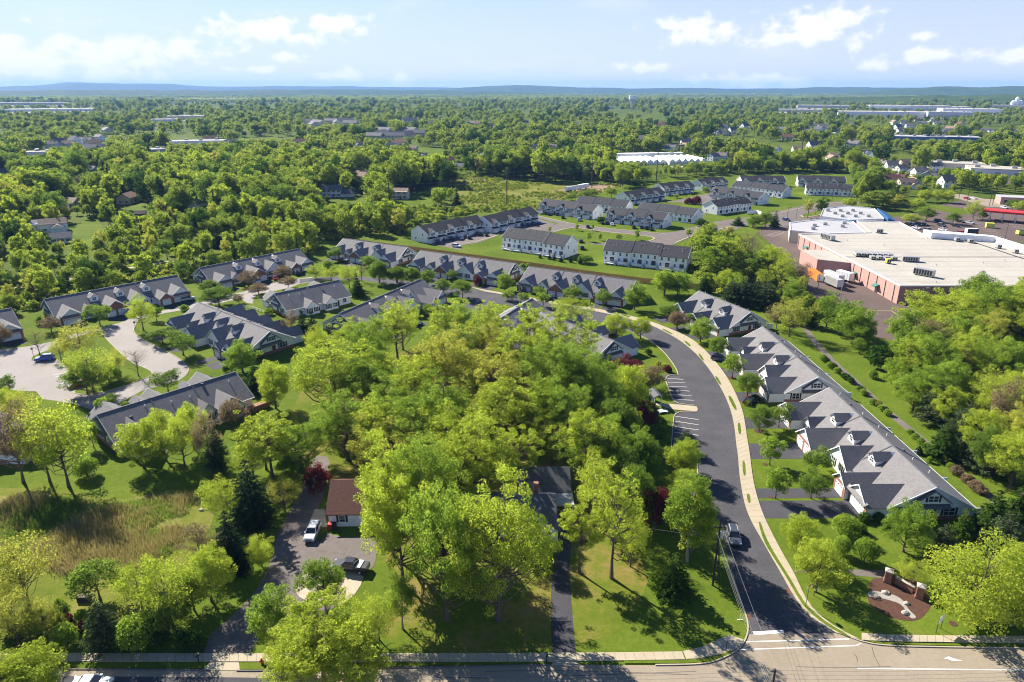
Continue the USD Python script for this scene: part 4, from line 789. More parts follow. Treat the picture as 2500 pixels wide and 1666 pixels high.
# ---------------------------------------------------------------- houses in the grove and in the middle distance
def house(label, loc, rz, Lx, dep, ze, zr, wall='siding', roof='roof', wing=None, chimney=False, wins=3, storeys=1, cat='house', name='house', group=None, skirt=None, parent=None, sub=True):
    t = thing(name, label, cat, (*loc, 0), rz, group) if parent is None else parent
    a, b = Lx / 2, dep / 2
    put('wall', Buf().pent('x', -a, a, 0, b, 0, ze, zr - .15), wall, t)
    rf = put('roof', Buf().gable('x', -a - .4, a + .4, 0, b + .45, ze - .25 , zr), roof, t)
    if chimney: put('chimney', Buf().box(a * .4 - .4, a * .4 + .4, .6, 1.4, ze, zr + 1.0), 'brick', rf)
    for s in range(storeys):
        for y, d in ((-b, (1, 0)), (b, (-1, 0))):
            for k in range(wins): window(t, (-a + Lx * (k + .5) / wins, y), d, 1.0, 1.2, .95 + 2.7 * s, sub, 0, sub=sub)
        for x, d in ((-a, (0, -1)), (a, (0, 1))):
            for yy in (-b * .45, b * .45): window(t, (x, yy), d, .9, 1.2, .95 + 2.7 * s, False, 0, sub=sub)
    put('door', Buf().fbox((a * .15, -b), (1, 0), -.5, .5, .002, .05, .1, 2.1), 'roof_brown', t)
    if wing:
        wx, ww, wp, wz = wing
        wg = put('wing', Buf().pent('y', -b - wp, 0, wx, ww / 2, 0, min(ze, 2.7), wz - .15), wall, t)
        put('wing_roof', Buf().gable('y', -b - wp - .3, .5, wx, ww / 2 + .35, min(ze, 2.7) - .2, wz), roof, wg)
        garage_door(wg, (wx, -b - wp), (1, 0), min(ww * .7, 4.6)) if sub else put('garage_door', Buf().fbox((wx, -b - wp), (1, 0), -ww * .35, ww * .35, .002, .05, .1, 2.1), 'door', wg)
    return t
bg = house('brown-roofed white house under the left edge of the oaks', (-24.5, 103.5), math.radians(2), 13.5, 10.5, 2.9, 6.0, roof='roof_brown', wins=3)
gh = thing('house', 'grey-shingled house half hidden by oaks in the middle of the grove', 'house', (3.5, 99.5, 0))
put('wall', Buf().pent('x', -12, 3.4, 0, 4.6, 0, 2.9, 5.4), 'siding', gh); put('roof', Buf().gable('x', -12.5, 3.9, 0, 5.1, 2.7, 5.6), 'roof_slate', gh)
put('rear_block', Buf().pent('x', -2.2, 6.6, 8.6, 4.0, 0, 3.1, 5.6), 'siding', gh); put('rear_roof', Buf().gable('x', -2.6, 7.0, 8.6, 4.5, 2.9, 5.8), 'roof_slate', gh)
put('carport_roof', Buf().box(3.5, 7.2, .6, 5.2, 2.75, 2.95), 'grey_roof', gh); put('front_gable', Buf().pent('y', -6.0, 0, 1.6, 2.4, 0, 2.7, 4.6), 'siding', gh); put('gable_roof', Buf().gable('y', -6.4, .4, 1.6, 2.8, 2.5, 4.8), 'roof_slate', gh)
put('chimney', Buf().box(.2, 1.0, .7, 1.5, 3.5, 7.1), 'brick', gh)
for x in (.8, 2.4): window(gh, (x, -6.0), (1, 0), 1.0, 1.3, .9, False)
for x in (-10, -7.5, -4.5): window(gh, (x, -4.6), (1, 0), 1.3, 1.3, .9, True)
for x in (3.7, 7.0): put('post', Buf().box(x - .08, x + .08, .7, .86, 0, 2.75), 'trim', gh)
wc = house('white colonial house with garage wing on a sunny lawn', g('T1', 2120, 1255), math.radians(8), 13, 8, 5.2, 8.0, wins=4, storeys=2, roof='roof', chimney=True)
w = put('garage_wing', Buf().pent('x', 6.5, 15, -1, 3.4, 0, 2.7, 4.9), 'siding', wc); put('wing_roof', Buf().gable('x', 6.4, 15.4, -1, 3.8, 2.5, 5.1), 'roof_slate', w); garage_door(w, (11, -4.4), (1, 0), 4.5)
ch = house('cream two-storey house with a white porch on a sunny lawn', g('T2', 465, 1268), math.radians(-4), 11, 8, 5.2, 7.2, 'siding_cream', 'roof_tan', wins=3, storeys=2)
put('porch', Buf().box(-5.4, -1, -6.5, -4.01, 2.6, 2.8), 'trim', ch)
for x in (-5.2, -3.2, -1.2): put('porch_post', Buf().box(x - .1, x + .1, -6.4, -6.2, 0, 2.6), 'trim', ch)
house('small grey-white shed house beyond the cream house', g('T2', 540, 1190), math.radians(-4), 14, 6, 2.8, 4.2, 'siding_cream', 'roof_slate')
house('tan-roofed white house among trees at the left edge', g('T1', 350, 1475), math.radians(30), 12, 8, 4.6, 6.8, 'siding', 'roof_tan', storeys=1, wing=(2, 6, 3, 4.4))
house('white house with blue awning below the tan-roofed house', g('T1', 395, 1548), math.radians(30), 9, 7, 3.0, 5.0, 'siding', 'roof', storeys=1)
house('white-roofed shed left of the tan-roofed house', g('T1', 270, 1465), math.radians(35), 10, 7, 3.6, 5.4, 'siding', 'grey_roof')
house('white gabled house between dark trees', g('T1', 1270, 1335), math.radians(60), 9, 8, 4.8, 7.4, 'siding', 'roof_slate', storeys=2, wins=2)
house('brown garden shed on the small bright lawn', g('T1', 900, 1385), math.radians(15), 5.5, 4, 2.4, 3.8, 'roof_brown', 'roof_tan', wins=1, cat='shed', name='shed')
# ---------------------------------------------------------------- trees: each kind once, built of limbs and leaves
def leaves(rg, cc, cr, counts, size, flat=0.75, up=0.35, aspect=0.75, hollow=0.45):
    """Leaf quads around clump centres cc with radii cr."""
    idx = np.repeat(np.arange(len(cc)), counts); n = len(idx)
    d = rg.normal(size=(n, 3)); d /= np.linalg.norm(d, axis=1, keepdims=True)
    rr = hollow + (1 - hollow) * rg.random(n) ** 0.6
    p = cc[idx] + d * (cr[idx] * rr)[:, None] * [1, 1, flat]
    nr = d + rg.normal(size=(n, 3)) * 0.55 + [0, 0, up]; nr /= np.linalg.norm(nr, axis=1, keepdims=True)
    u = np.cross(nr, rg.normal(size=(n, 3))); u /= np.linalg.norm(u, axis=1, keepdims=True) + 1e-9
    w = np.cross(nr, u)
    s = (size * rg.uniform(.6, 1.35, n))[:, None] / 2
    v = np.stack([p - u * s - w * s * aspect, p + u * s - w * s * aspect * .4, p + u * s * .7 + w * s * aspect, p - u * s * .8 + w * s * aspect * .7], 1).reshape(-1, 3)
    return v, np.arange(4 * n).reshape(-1, 4)
def clumps(rg, n, R, zc, Rz, rough=0.28, lower=0.55):
    d = rg.normal(size=(n * 2, 3)); d /= np.linalg.norm(d, axis=1, keepdims=True)
    d = d[(d[:, 2] > -lower)][:n]
    a = np.arctan2(d[:, 1], d[:, 0]); ph = rg.uniform(0, 6.28, 3)
    lob = 1 + rough * (np.sin(2 * a + ph[0]) * .5 + np.sin(3 * a + ph[1] + 2 * d[:, 2]) * .6 + rg.normal(size=len(d)) * .35)
    r = (0.42 + 0.58 * rg.random(len(d)) ** 0.45) * lob
    return d * r[:, None] * [R, R, Rz] + [0, 0, zc]
def limbs(rg, cc, H, base, r0, frac=0.6, wig=0.06, n=6, lean=0.03):
    """Trunk and the limbs that carry the clumps."""
    b = Buf()
    top = cc[:, 2].max() * 0.86
    k = 7; z = np.linspace(0, top, k)
    tx = np.cumsum(rg.normal(size=k) * lean * H / k); ty = np.cumsum(rg.normal(size=k) * lean * H / k); tx -= tx[0]; ty -= ty[0]
    tr = np.c_[tx, ty, z]
    b.tube(tr, r0 * (1 - 0.9 * (z / top) ** 0.8) + .02 + r0 * .5 * np.exp(-z / (r0 * 2.5)), n)
    pick = rg.permutation(len(cc))[:int(len(cc) * frac)]
    for i in pick:
        c = cc[i]; h = np.clip(c[2] - np.hypot(c[0], c[1]) * rg.uniform(.45, .95), base, top * .93)
        s = np.array([np.interp(h, z, tx), np.interp(h, z, ty), h])
        m = s * .5 + c * .5 + rg.normal(size=3) * wig * H * .5 + [0, 0, -.03 * H]
        rr = max(.03, r0 * .42 * (1 - h / top) + r0 * .13)
        b.tube([s, s * .6 + m * .4, m, m * .45 + c * .55, c], [rr, rr * .8, rr * .55, rr * .35, rr * .16], 5, False)
    return b
SIZE = {}
def broad(name, seed, H, R, zb, ncl, nl, size, mat, cl=0.30, bark='bark', flat=0.75, r0=None, frac=0.6, rough=0.28, up=0.35, lower=0.55, hollow=0.45, base=None, spare=0.0):
    """A broadleaf tree: H high, crown radius R from height zb."""
    rg = np.random.default_rng(seed)
    k = kind_prim(name)
    zc, Rz = (H + zb) / 2, (H - zb) / 2
    cc = clumps(rg, ncl, R * (1 - cl * .45), zc, Rz * (1 - cl * .4), rough, lower)
    cr = R * cl * rg.uniform(.75, 1.3, len(cc))
    cnt = np.maximum(3, (nl / len(cc) * (cr / cr.mean()) ** 2).astype(int))
    put('trunk', limbs(rg, cc, H, base if base is not None else zb * .6, r0 or H * .018, frac), bark, k)
    if mat: put('crown', leaves(rg, cc, cr, cnt, size, flat, up, hollow=hollow), mat, k)
    SIZE[name] = (H, R)
def conifer(name, seed, H, R, zb, nl, size, mat, whorls=16, droop=0.25, power=0.85, bark='bark', fill=0.35):
    rg = np.random.default_rng(seed)
    k = kind_prim(name); b = Buf(); cc, cr = [], []
    b.tube([(0, 0, 0), (0.02 * H * .3, 0, H * .5), (0, 0, H * .98)], [H * .016, H * .010, .02], 6)
    for i in range(whorls):
        f = (i + rg.uniform(-.2, .2)) / whorls; z = zb + (H - zb) * f
        r = R * (1 - f) ** power + .12 * R * (1 - f) * rg.normal()
        nb = max(4, int(9 * (1 - f) + 4)); a0 = rg.uniform(0, 6.28)
        for j in range(nb):
            a = a0 + j * 6.28 / nb + rg.normal() * .12; rj = max(.15, r * rg.uniform(.72, 1.1))
            tip = np.array([math.cos(a) * rj, math.sin(a) * rj, z - rj * droop + rg.normal() * .02 * H])
            b.tube([(0, 0, z), tip * [.5, .5, 1] + [0, 0, rj * droop * .6], tip], [.035 * rj + .02, .02 * rj + .01, .01], 4, False)
            for t in (.35, .6, .82, 1.0) if rj > .9 else (.5, 1.0):
                cc.append([tip[0] * t, tip[1] * t, z + (tip[2] - z) * t]); cr.append(max(.22, rj * .24 * (1.15 - .35 * t)))
    cc, cr = np.array(cc), np.array(cr)
    cnt = np.maximum(3, (nl / len(cc) * (cr / cr.mean()) ** 1.6).astype(int))
    put('trunk', b, bark, k)
    put('crown', leaves(rg, cc, cr, cnt, size, .55, .45, .5, .15), mat, k)
    SIZE[name] = (H, R)
for i in range(4):
    broad(f'oak_{"abcd"[i]}', 100 + i, 21, 8.0, [4.2, 4.6, 5.2, 3.8][i], 200, 22000, 0.28, ['leaf_lime', 'leaf_green', 'leaf_lime', 'leaf_green'][i], cl=.15, r0=.38, frac=.5, rough=.4)
broad('oak_gold', 111, 20, 7.5, 5, 160, 17000, 0.27, 'leaf_gold', cl=.15, r0=.36, frac=.7, rough=.34)
broad('oak_thin', 113, 22, 5.6, 6, 120, 11000, 0.27, 'leaf_lime', cl=.155, r0=.33, frac=.8, rough=.4)
broad('oak_airy', 114, 22, 5.8, 6, 110, 7000, 0.26, 'leaf_lime', cl=.15, r0=.3, frac=.95, rough=.42)
broad('tall_thin', 116, 17, 3.6, 2.5, 80, 9000, 0.22, 'leaf_green', cl=.27, r0=.2, frac=.8, bark='bark_pale')
for i in range(3):
    broad(f'maple_{"abc"[i]}', 120 + i, 11, 4.6, 1.6, 90, 14000, 0.22, ['leaf_green', 'leaf_lime', 'leaf_mid'][i], cl=.23, r0=.2, frac=.5, lower=.8)
broad('young_maple', 130, 6.2, 2.0, 1.3, 40, 3200, 0.22, 'leaf_green', cl=.33, r0=.085, frac=.6, lower=.85, up=.2)
broad('young_oak', 131, 6.0, 2.4, 1.2, 40, 3000, 0.22, 'leaf_mid', cl=.32, r0=.09, frac=.6, lower=.75)
broad('pear_tree', 132, 7, 3.2, 1.5, 46, 3600, 0.25, 'leaf_mid', cl=.29, r0=.11, frac=.7, lower=.5)
broad('airy_a', 140, 12, 5.0, 2.0, 75, 6200, 0.20, 'leaf_gold', cl=.24, r0=.17, frac=1.0, lower=.7)
broad('airy_b', 141, 13, 5.0, 2.6, 75, 8000, 0.21, 'leaf_lime', cl=.24, r0=.18, frac=1.0, lower=.7)
broad('airy_c', 142, 11, 4.4, 2.0, 70, 3300, 0.24, 'leaf_rust', cl=.24, r0=.16, frac=1.0, lower=.7)
broad('willow', 143, 9.5, 5.2, 0.6, 120, 15000, 0.19, 'leaf_lime', cl=.22, r0=.18, frac=.5, lower=.95, up=.5)
broad('bare_tree', 145, 9, 3.8, 2.0, 80, 500, 0.16, 'leaf_rust', cl=.2, r0=.12, frac=1.0, lower=.4)
broad('plum_tree', 146, 7, 3.2, 1.4, 50, 4600, 0.24, 'leaf_red', cl=.28, r0=.12, frac=.6, lower=.8)
broad('blossom_tree', 147, 5.6, 2.8, 1.0, 50, 3400, 0.20, 'leaf_rust', cl=.28, r0=.11, frac=1.0, lower=.7)
conifer('spruce_a', 150, 17, 4.4, 1.0, 9000, 0.42, 'leaf_fir', 20, .28)
conifer('spruce_b', 151, 11, 3.4, .5, 6500, 0.38, 'leaf_deep', 15, .1)
conifer('pine_a', 152, 12, 4.2, 1.4, 7000, 0.40, 'leaf_pine', 13, -.08, .6)
conifer('cedar', 153, 8, 1.5, .3, 3600, 0.26, 'leaf_fir', 15, -.5, .6)
def bush(name, seed, R, H, nl, size, mat, ncl=26):
    rg = np.random.default_rng(seed); k = kind_prim(name)
    d = rg.normal(size=(ncl, 3)); d /= np.linalg.norm(d, axis=1, keepdims=True); d[:, 2] = np.abs(d[:, 2]) * .95 - .15
    cc = d * [R * .62, R * .62, H * .55] + [0, 0, H * .42]
    put('stem', Buf().tube([(0, 0, 0), (.03, 0, H * .5)], [R * .07 + .02, .02], 5), 'bark', k)
    put('foliage', leaves(rg, cc, np.full(ncl, R * .42), np.full(ncl, nl // ncl), size, .9, .3, hollow=.6), mat, k)
    SIZE[name] = (H, R)
bush('bush_round', 160, 1.0, 1.35, 1100, 0.17, 'leaf_green'); bush('bush_dark', 161, 1.0, 1.3, 1100, 0.17, 'leaf_deep'); bush('bush_big', 162, 2.0, 3.4, 3600, 0.20, 'leaf_green', 44)
bush('bush_brown', 163, 1.0, 1.0, 900, 0.17, 'leaf_rust'); bush('bush_gold', 164, .8, .9, 700, 0.15, 'leaf_gold'); bush('bush_red', 165, .8, .8, 700, .15, 'leaf_red')
bush('scrub_a', 166, 1.6, 1.9, 500, 0.34, 'leaf_wood', 16); bush('scrub_b', 167, 1.4, 1.5, 420, 0.32, 'leaf_gold', 14)
# wood trees of the middle distance, lighter
for i in range(5):
    broad(f'wood_{"abcde"[i]}', 170 + i, 15, [5.2, 4.4, 5.8, 4.0, 5.0][i], [3, 3.5, 3, 2.4, 2.2][i], 64, 4000, 0.50, ['leaf_wood', 'leaf_wood', 'leaf_mid', 'leaf_lime', 'leaf_deep'][i], cl=.27, r0=.24, frac=.5, lower=.75)
broad('wood_thin', 176, 14, 3.8, 3, 46, 2300, 0.42, 'leaf_gold', cl=.28, r0=.2, frac=.9, lower=.7)
conifer('wood_fir', 177, 15, 3.8, 1, 3400, .6, 'leaf_fir', 15, .15)
for i in range(4):
    rg = np.random.default_rng(180 + i); k = kind_prim(f'far_{"abcd"[i]}')
    cc = clumps(rg, 24, 4.6, 8.2, 4.6, .25, .8)
    put('crown', leaves(rg, cc, np.full(len(cc), 1.9), np.full(len(cc), 34), 1.05, .85, .35), ['leaf_far', 'leaf_far', 'leaf_far', 'leaf_deep'][i], k)
    put('trunk', Buf().tube([(0, 0, 0), (0, 0, 7)], [.3, .12], 4), 'bark', k)
    SIZE[f'far_{"abcd"[i]}'] = (14, 6)
for i in range(2):   # a stand of trees for the far distance
    rg = np.random.default_rng(190 + i); k = kind_prim(f'stand_{"ab"[i]}')
    cc = np.c_[rg.uniform(-30, 30, (60, 2)), rg.uniform(5, 12, 60)]
    put('crown', leaves(rg, cc, rg.uniform(3, 6, 60), np.full(60, 14), 4.2, .85, .4), 'leaf_far', k)

# ---------------------------------------------------------------- landmarks, so that every plant's label says where it stands
MARKS = [(n, *g(*p)) for n, p in (('the brown-roofed house', ('B1', 2150, 600)), ('the grey-shingled grove house', ('B2', 1400, 500)), ('the road junction', ('B3', 700, 1250)), ('the entrance pillars', ('B3', 1560, 960)), ('the stop sign post', ('B3', 957, 1090)),
        ('the moving grey car', ('B3', 500, 680)), ('the lower parking bay', ('M3', 120, 1320)), ('the upper parking bay', ('M3', 80, 1040)), ('the mailbox shelter', ('M3', 0, 1170)), ('the lone white house end', ('M2', 1880, 820)), ('the nearest right-hand terrace', ('B3', 1500, 300)),
        ('the middle right-hand terrace', ('M3', 800, 900)), ('the uppermost right-hand terrace', ('M3', 400, 620)), ('the walking path', ('M3', 1480, 1190)), ('the store loading bay', ('M3', 1100, 330)), ('the store south wall', ('M3', 1800, 500)), ('the wooden fence', ('M2', 1300, 270)),
        ('the fence-side dormered terrace', ('M2', 850, 260)), ('the right rear-facing town houses', ('M2', 2000, 230)), ('the oval lawn', ('X4', 900, 690)), ('the blue car', ('M1', 290, 860)), ('the court island', ('M1', 700, 930)), ('the court-side brick garages', ('M1', 760, 560)), ('the big dark-roofed terrace', ('M1', 1000, 1200)),
        ('the red blossom trees', ('M1', 1580, 380)), ('the rear-gabled terrace', ('X5', 1200, 750)), ('the turning circle', ('B1', 2050, 950)), ('the silver car', ('B1', 1995, 620)), ('the brown grassland', ('B1', 700, 650)), ('the left hedge', ('B1', 500, 1250)), ('the red hydrant', ('B1', 1670, 1440)), ('the dark central driveway', ('B2', 1500, 1100)),
        ('the scrub field', ('T2', 1100, 1250)), ('the cream house', ('T2', 465, 1268)), ('the white colonial house', ('T1', 2120, 1255)), ('the tan-roofed house', ('T1', 350, 1480)), ('the bright lawn with a shed', ('T1', 870, 1340)), ('the white trailers', ('T2', 1580, 1210)), ('the greenhouses', ('T2', 2000, 1060)), ('the store car park', ('T3', 1800, 1450)), ('the blue-canopied shop', ('T3', 1450, 1400)), ('the back town houses', ('T3', 1100, 1230)))]
def spot(x, y):
    """'left of the blue car' and the like, as seen in the photograph."""
    n, mx, my = min(MARKS, key=lambda m: (m[1] - x) ** 2 + (m[2] - y) ** 2)
    dx, dy, r = x - mx, y - my, math.hypot(x, y)
    far = math.hypot(dx, dy)
    if far < 3.5: return 'right by ' + n
    w = 'just ' if far < 11 else '' if far < 30 else 'well '
    a = dx * y / r - dy * x / r      # to the right
    b = dx * x / r + dy * y / r      # away from the camera
    if abs(a) > abs(b) * 2.2: return w + ('right of ' if a > 0 else 'left of ') + n
    if abs(b) > abs(a) * 2.2: return w + ('behind ' if b > 0 else 'in front of ') + n
    return w + ('behind and ' if b > 0 else 'in front and ') + ('right of ' if a > 0 else 'left of ') + n
LOOK = dict(oak_a='lime green oak', oak_b='fresh green oak', oak_c='lime oak with open crown', oak_d='darker green oak', oak_gold='golden yellow oak', oak_thin='thin lime oak', oak_airy='tall airy oak', tall_thin='narrow pale-barked tree', maple_a='dense green maple', maple_b='bright lime maple', maple_c='deep green maple', young_maple='young round-headed maple', young_oak='young street oak',
            pear_tree='vase-shaped street tree', airy_a='airy golden tree', airy_b='airy lime tree', airy_c='sparse rust-coloured tree', willow='weeping lime shrub tree', bare_tree='almost bare tree', plum_tree='dark red plum', blossom_tree='brownish blossom tree', spruce_a='dark spruce', spruce_b='green spruce', pine_a='soft grey-green pine', cedar='narrow dark cedar',
            wood_a='leafy green tree', wood_b='upright green tree', wood_c='broad mid-green tree', wood_d='slim lime tree', wood_e='dark green tree', wood_thin='thin golden tree', wood_fir='dark fir', bush_round='round clipped green shrub', bush_dark='dark evergreen shrub', bush_big='big globe-clipped shrub', bush_brown='brownish low shrub', bush_gold='golden low shrub', bush_red='dark red low shrub', scrub_a='loose green scrub bush', scrub_b='yellowish scrub bush')
NAME = lambda k: 'oak_tree' if 'oak' in k else 'maple_tree' if 'maple' in k else 'spruce_tree' if 'spruce' in k or 'fir' in k else 'pine_tree' if 'pine' in k else 'cedar_tree' if k == 'cedar' else 'shrub' if 'bush' in k or 'scrub' in k or k == 'willow' else 'plum_tree' if 'plum' in k else 'blossom_tree' if 'blossom' in k else 'tree'
planted, todo = [], []
def plant(k, x, y, h, w=None, label=None, group=None):
    """Kind k at (x, y), h high, crown w wide."""
    planted.append((x, y)); todo.append((k, x, y, h, w, label, group))
ORD = ['leftmost', 'second from left', 'third from left', 'fourth from left', 'fifth from left', 'sixth from left', 'seventh from left', 'eighth from left', 'ninth from left']
def ordinal(label, i, n, most=9):
    """Alike things told apart by their place in the photo."""
    out = f'{label}, {ORD[i]}' if n <= most else label
    if len(out.split()) > 16: out = out.replace(' well ', ' ')
    return out if len(out.split()) <= 16 else label
def plant_all():
    seen = {}
    for it in todo:
        k, x, y, h, w, label, group = it
        H, R = SIZE[k]
        if not label:
            rel = h / H
            big = 'small ' if rel < .72 else 'tall ' if rel > 1.22 else ''
            label = f'{big}{LOOK[k]} {spot(x, y)}'
        seen.setdefault(label, []).append(it + (label,))
    for label, its in seen.items():
        its = sorted(its, key=lambda t: t[1] / t[2])
        for j, (k, x, y, h, w, _, group, _) in enumerate(its):
            H, R = SIZE[k]; s = h / H; sw = (w / (2 * R)) if w else s
            gname = group or (label if len(its) > 1 else None)
            n = NAME(k)
            copy(n, k, ordinal(label, j, len(its)) if len(its) > 1 else label, 'shrub' if n == 'shrub' else 'tree', (x, y, 0), random.uniform(0, 6.28), (sw * random.uniform(.95, 1.05), sw * random.uniform(.95, 1.05), s), gname)
def trees(reg, *rows):
    """(kind, x, y top, y foot[, crown width in the region's pixels]): the foot gives the place, the top the height."""
    for r in rows:
        k, px, top, foot = r[:4]
        x, y = g(reg, px, foot)
        m = (833 - q(reg, px, top)[1]) / FPX
        h = CAMH + y * (m * math.cos(PITCH) - math.sin(PITCH)) / (math.cos(PITCH) + m * math.sin(PITCH))   # the height whose top lands on the upper pixel
        zc = y * math.cos(PITCH) + (CAMH - h / 2) * math.sin(PITCH)
        w = None
        if len(r) > 4: w = r[4] / REG[reg][2] * zc / FPX * (1.16 if 'oak' in k else 1.08)
        plant(k, x, y, h, w)
# the oak grove in the middle
trees('M2', ('oak_airy', 450, 495, 905, 280), ('oak_airy', 170, 600, 900, 270), ('oak_airy', 760, 490, 905, 260), ('oak_airy', 1030, 500, 900, 240), ('oak_thin', 1290, 510, 960, 220), ('oak_airy', 1460, 530, 1000, 220), ('oak_airy', 1620, 580, 1060, 220),
      ('oak_a', 60, 760, 1230, 430), ('oak_b', 280, 830, 1260, 400), ('oak_c', 520, 840, 1270, 380), ('oak_gold', 760, 680, 1150, 380), ('oak_gold', 1050, 800, 1250, 400), ('oak_thin', 1250, 640, 1120, 300), ('oak_b', 1440, 740, 1230, 340), ('oak_d', 1640, 830, 1270, 330), ('maple_b', 1900, 890, 1230, 240), ('maple_a', 1800, 850, 1080, 170),
      ('oak_d', 420, 1020, 1420, 420), ('oak_b', 130, 1100, 1500, 380), ('oak_d', 750, 1020, 1400, 380), ('oak_a', 1180, 1000, 1420, 400), ('oak_b', 1480, 1000, 1440, 320), ('oak_d', 1790, 1020, 1360, 250), ('maple_c', 1840, 1100, 1440, 220), ('oak_b', 1720, 1220, 1640, 320), ('maple_a', 1960, 1300, 1640, 260), ('oak_thin', 1640, 1180, 1700, 260), ('maple_b', 1920, 1180, 1430, 150))
trees('B2', ('oak_gold', 420, -110, 330, 400), ('oak_c', 800, -180, 330, 440), ('oak_a', 420, 40, 760, 370), ('oak_b', 620, 30, 700, 420), ('oak_a', 950, -40, 470, 380), ('oak_c', 480, 230, 945, 400), ('oak_b', 760, 330, 1175, 420), ('oak_a', 1090, 330, 1172, 500), ('oak_d', 930, 420, 900, 300), ('oak_airy', 1810, 220, 905, 330), ('oak_thin', 1605, 440, 870, 240),
      ('oak_thin', 1220, -60, 345, 260), ('airy_b', 1700, 120, 560, 280), ('oak_thin', 1420, -120, 180, 260), ('maple_c', 1990, -20, 270, 240), ('oak_b', 560, -250, 250, 420), ('airy_b', 330, 1010, 1300, 220), ('tall_thin', 480, 880, 1230, 200), ('maple_c', 1390, 640, 850, 150), ('young_oak', 1260, 700, 800, 90), ('airy_b', 1345, 560, 790, 150), ('maple_c', 1960, 180, 560, 230), ('maple_c', 1890, 60, 430, 230), ('airy_b', 1930, 480, 830, 210))
trees('B2', ('plum_tree', 2085, 335, 605, 215), ('tall_thin', 2290, 220, 800, 300), ('maple_b', 2260, 30, 260, 170), ('maple_b', 2250, 210, 420, 190), ('spruce_b', 2210, 730, 1010, 260))
trees('B3', ('maple_b', 215, 300, 760, 300), ('tall_thin', 150, 250, 560, 170))
trees('M3', ('maple_a', 170, 1370, 1575, 170), ('pine_a', 190, 1300, 1450, 150))
grove = poly(gl('M2', (0, 900), (300, 760), (800, 800), (1300, 850), (1500, 950), (1650, 1150), (1800, 1300), (1900, 1400), 'B2', (1850, 60), (1650, 60), (1100, 60), (1000, 250), (900, 450), (450, 500), (150, 150), (-100, 0)))
# left foreground
trees('B1', ('airy_a', 190, 640, 1090, 420), ('airy_a', 60, 900, 1250, 260), ('airy_a', 130, 980, 1340, 300), ('pear_tree', 640, 800, 1040, 300), ('airy_b', 910, 800, 1110, 250), ('airy_b', 1090, 790, 1180, 330), ('maple_b', 1350, 720, 1050, 290), ('pine_a', 680, 1030, 1340, 240), ('bush_big', 880, 1160, 1360, 230), ('maple_c', 1080, 1030, 1250, 240),
      ('spruce_a', 1620, 130, 560, 330), ('spruce_a', 1490, 460, 850, 290), ('airy_b', 1440, 270, 560, 260), ('airy_c', 1290, 560, 820, 230), ('airy_a', 1820, 270, 480, 230), ('willow', 1670, 640, 830, 160), ('plum_tree', 2030, 180, 390, 160), ('oak_b', 1930, -60, 230, 330), ('oak_thin', 1740, -130, 290, 330), ('maple_c', 1880, 120, 320, 190), ('airy_b', 1620, 30, 260, 260),
      ('maple_c', 2080, 775, 1120, 260), ('maple_a', 1745, 985, 1330, 260), ('oak_thin', 2080, 1060, 1600, 480), ('maple_b', 2250, 1180, 1640, 420), ('oak_c', 1950, 1250, 1640, 430), ('maple_b', 180, 1400, 1660, 420), ('oak_c', 20, 1430, 1690, 330), ('airy_b', 2330, 1060, 1420, 220), ('bush_big', 1240, 880, 1110, 170), ('airy_a', 310, 1040, 1290, 180), ('blossom_tree', 2310, 1510, 1680, 190))
trees('M1', ('airy_b', 440, 1130, 1670, 380), ('airy_a', 320, 1125, 1640, 330), ('airy_c', 150, 1150, 1640, 380), ('airy_a', 160, 1050, 1290, 220), ('maple_b', 60, 1050, 1220, 180), ('young_oak', 40, 970, 1090, 120), ('maple_b', 920, 1260, 1550, 260), ('maple_b', 1060, 1170, 1500, 200), ('airy_b', 1180, 1200, 1540, 250), ('maple_b', 1240, 1130, 1430, 150), ('airy_c', 1350, 1190, 1560, 190), ('pine_a', 1400, 1290, 1570, 150),
      ('blossom_tree', 1495, 1120, 1290, 170), ('maple_a', 1550, 740, 940, 210), ('spruce_b', 1640, 850, 1060, 170), ('maple_b', 1760, 870, 1170, 210), ('airy_b', 1700, 1260, 1560, 300), ('young_maple', 600, 1250, 1420, 90), ('young_maple', 665, 1100, 1250, 80), ('bush_big', 560, 1490, 1600, 150), ('airy_c', 1870, 540, 690, 110), ('cedar', 1940, 540, 720, 80), ('cedar', 2000, 545, 720, 90), ('willow', 2020, 650, 800, 130))
# the court
trees('M1', ('airy_a', 535, 620, 860, 290), ('airy_b', 600, 790, 1070, 260), ('maple_c', 560, 880, 1075, 240), ('airy_a', 390, 735, 860, 120), ('airy_a', 740, 790, 960, 140), ('bare_tree', 885, 780, 965, 150), ('bush_big', 700, 900, 1010, 150), ('bare_tree', 255, 660, 830, 150), ('pear_tree', 640, 500, 640, 170), ('airy_b', 915, 450, 670, 170), ('young_oak', 1040, 660, 755, 150), ('young_oak', 1170, 685, 830, 170), ('young_oak', 1000, 525, 610, 100),
      ('young_oak', 1075, 930, 1060, 160), ('young_oak', 695, 1085, 1170, 110), ('maple_c', 1400, 390, 520, 190), ('maple_c', 1345, 350, 450, 130), ('blossom_tree', 330, 585, 680, 120), ('blossom_tree', 20, 630, 770, 130), ('blossom_tree', 1585, 290, 390, 130), ('blossom_tree', 1805, 255, 340, 110), ('blossom_tree', 1650, 370, 440, 110), ('blossom_tree', 1840, 325, 400, 100), ('blossom_tree', 1525, 440, 500, 70), ('bush_round', 255, 580, 635, 50), ('bush_round', 1180, 510, 545, 55), ('bush_dark', 1455, 890, 940, 60))
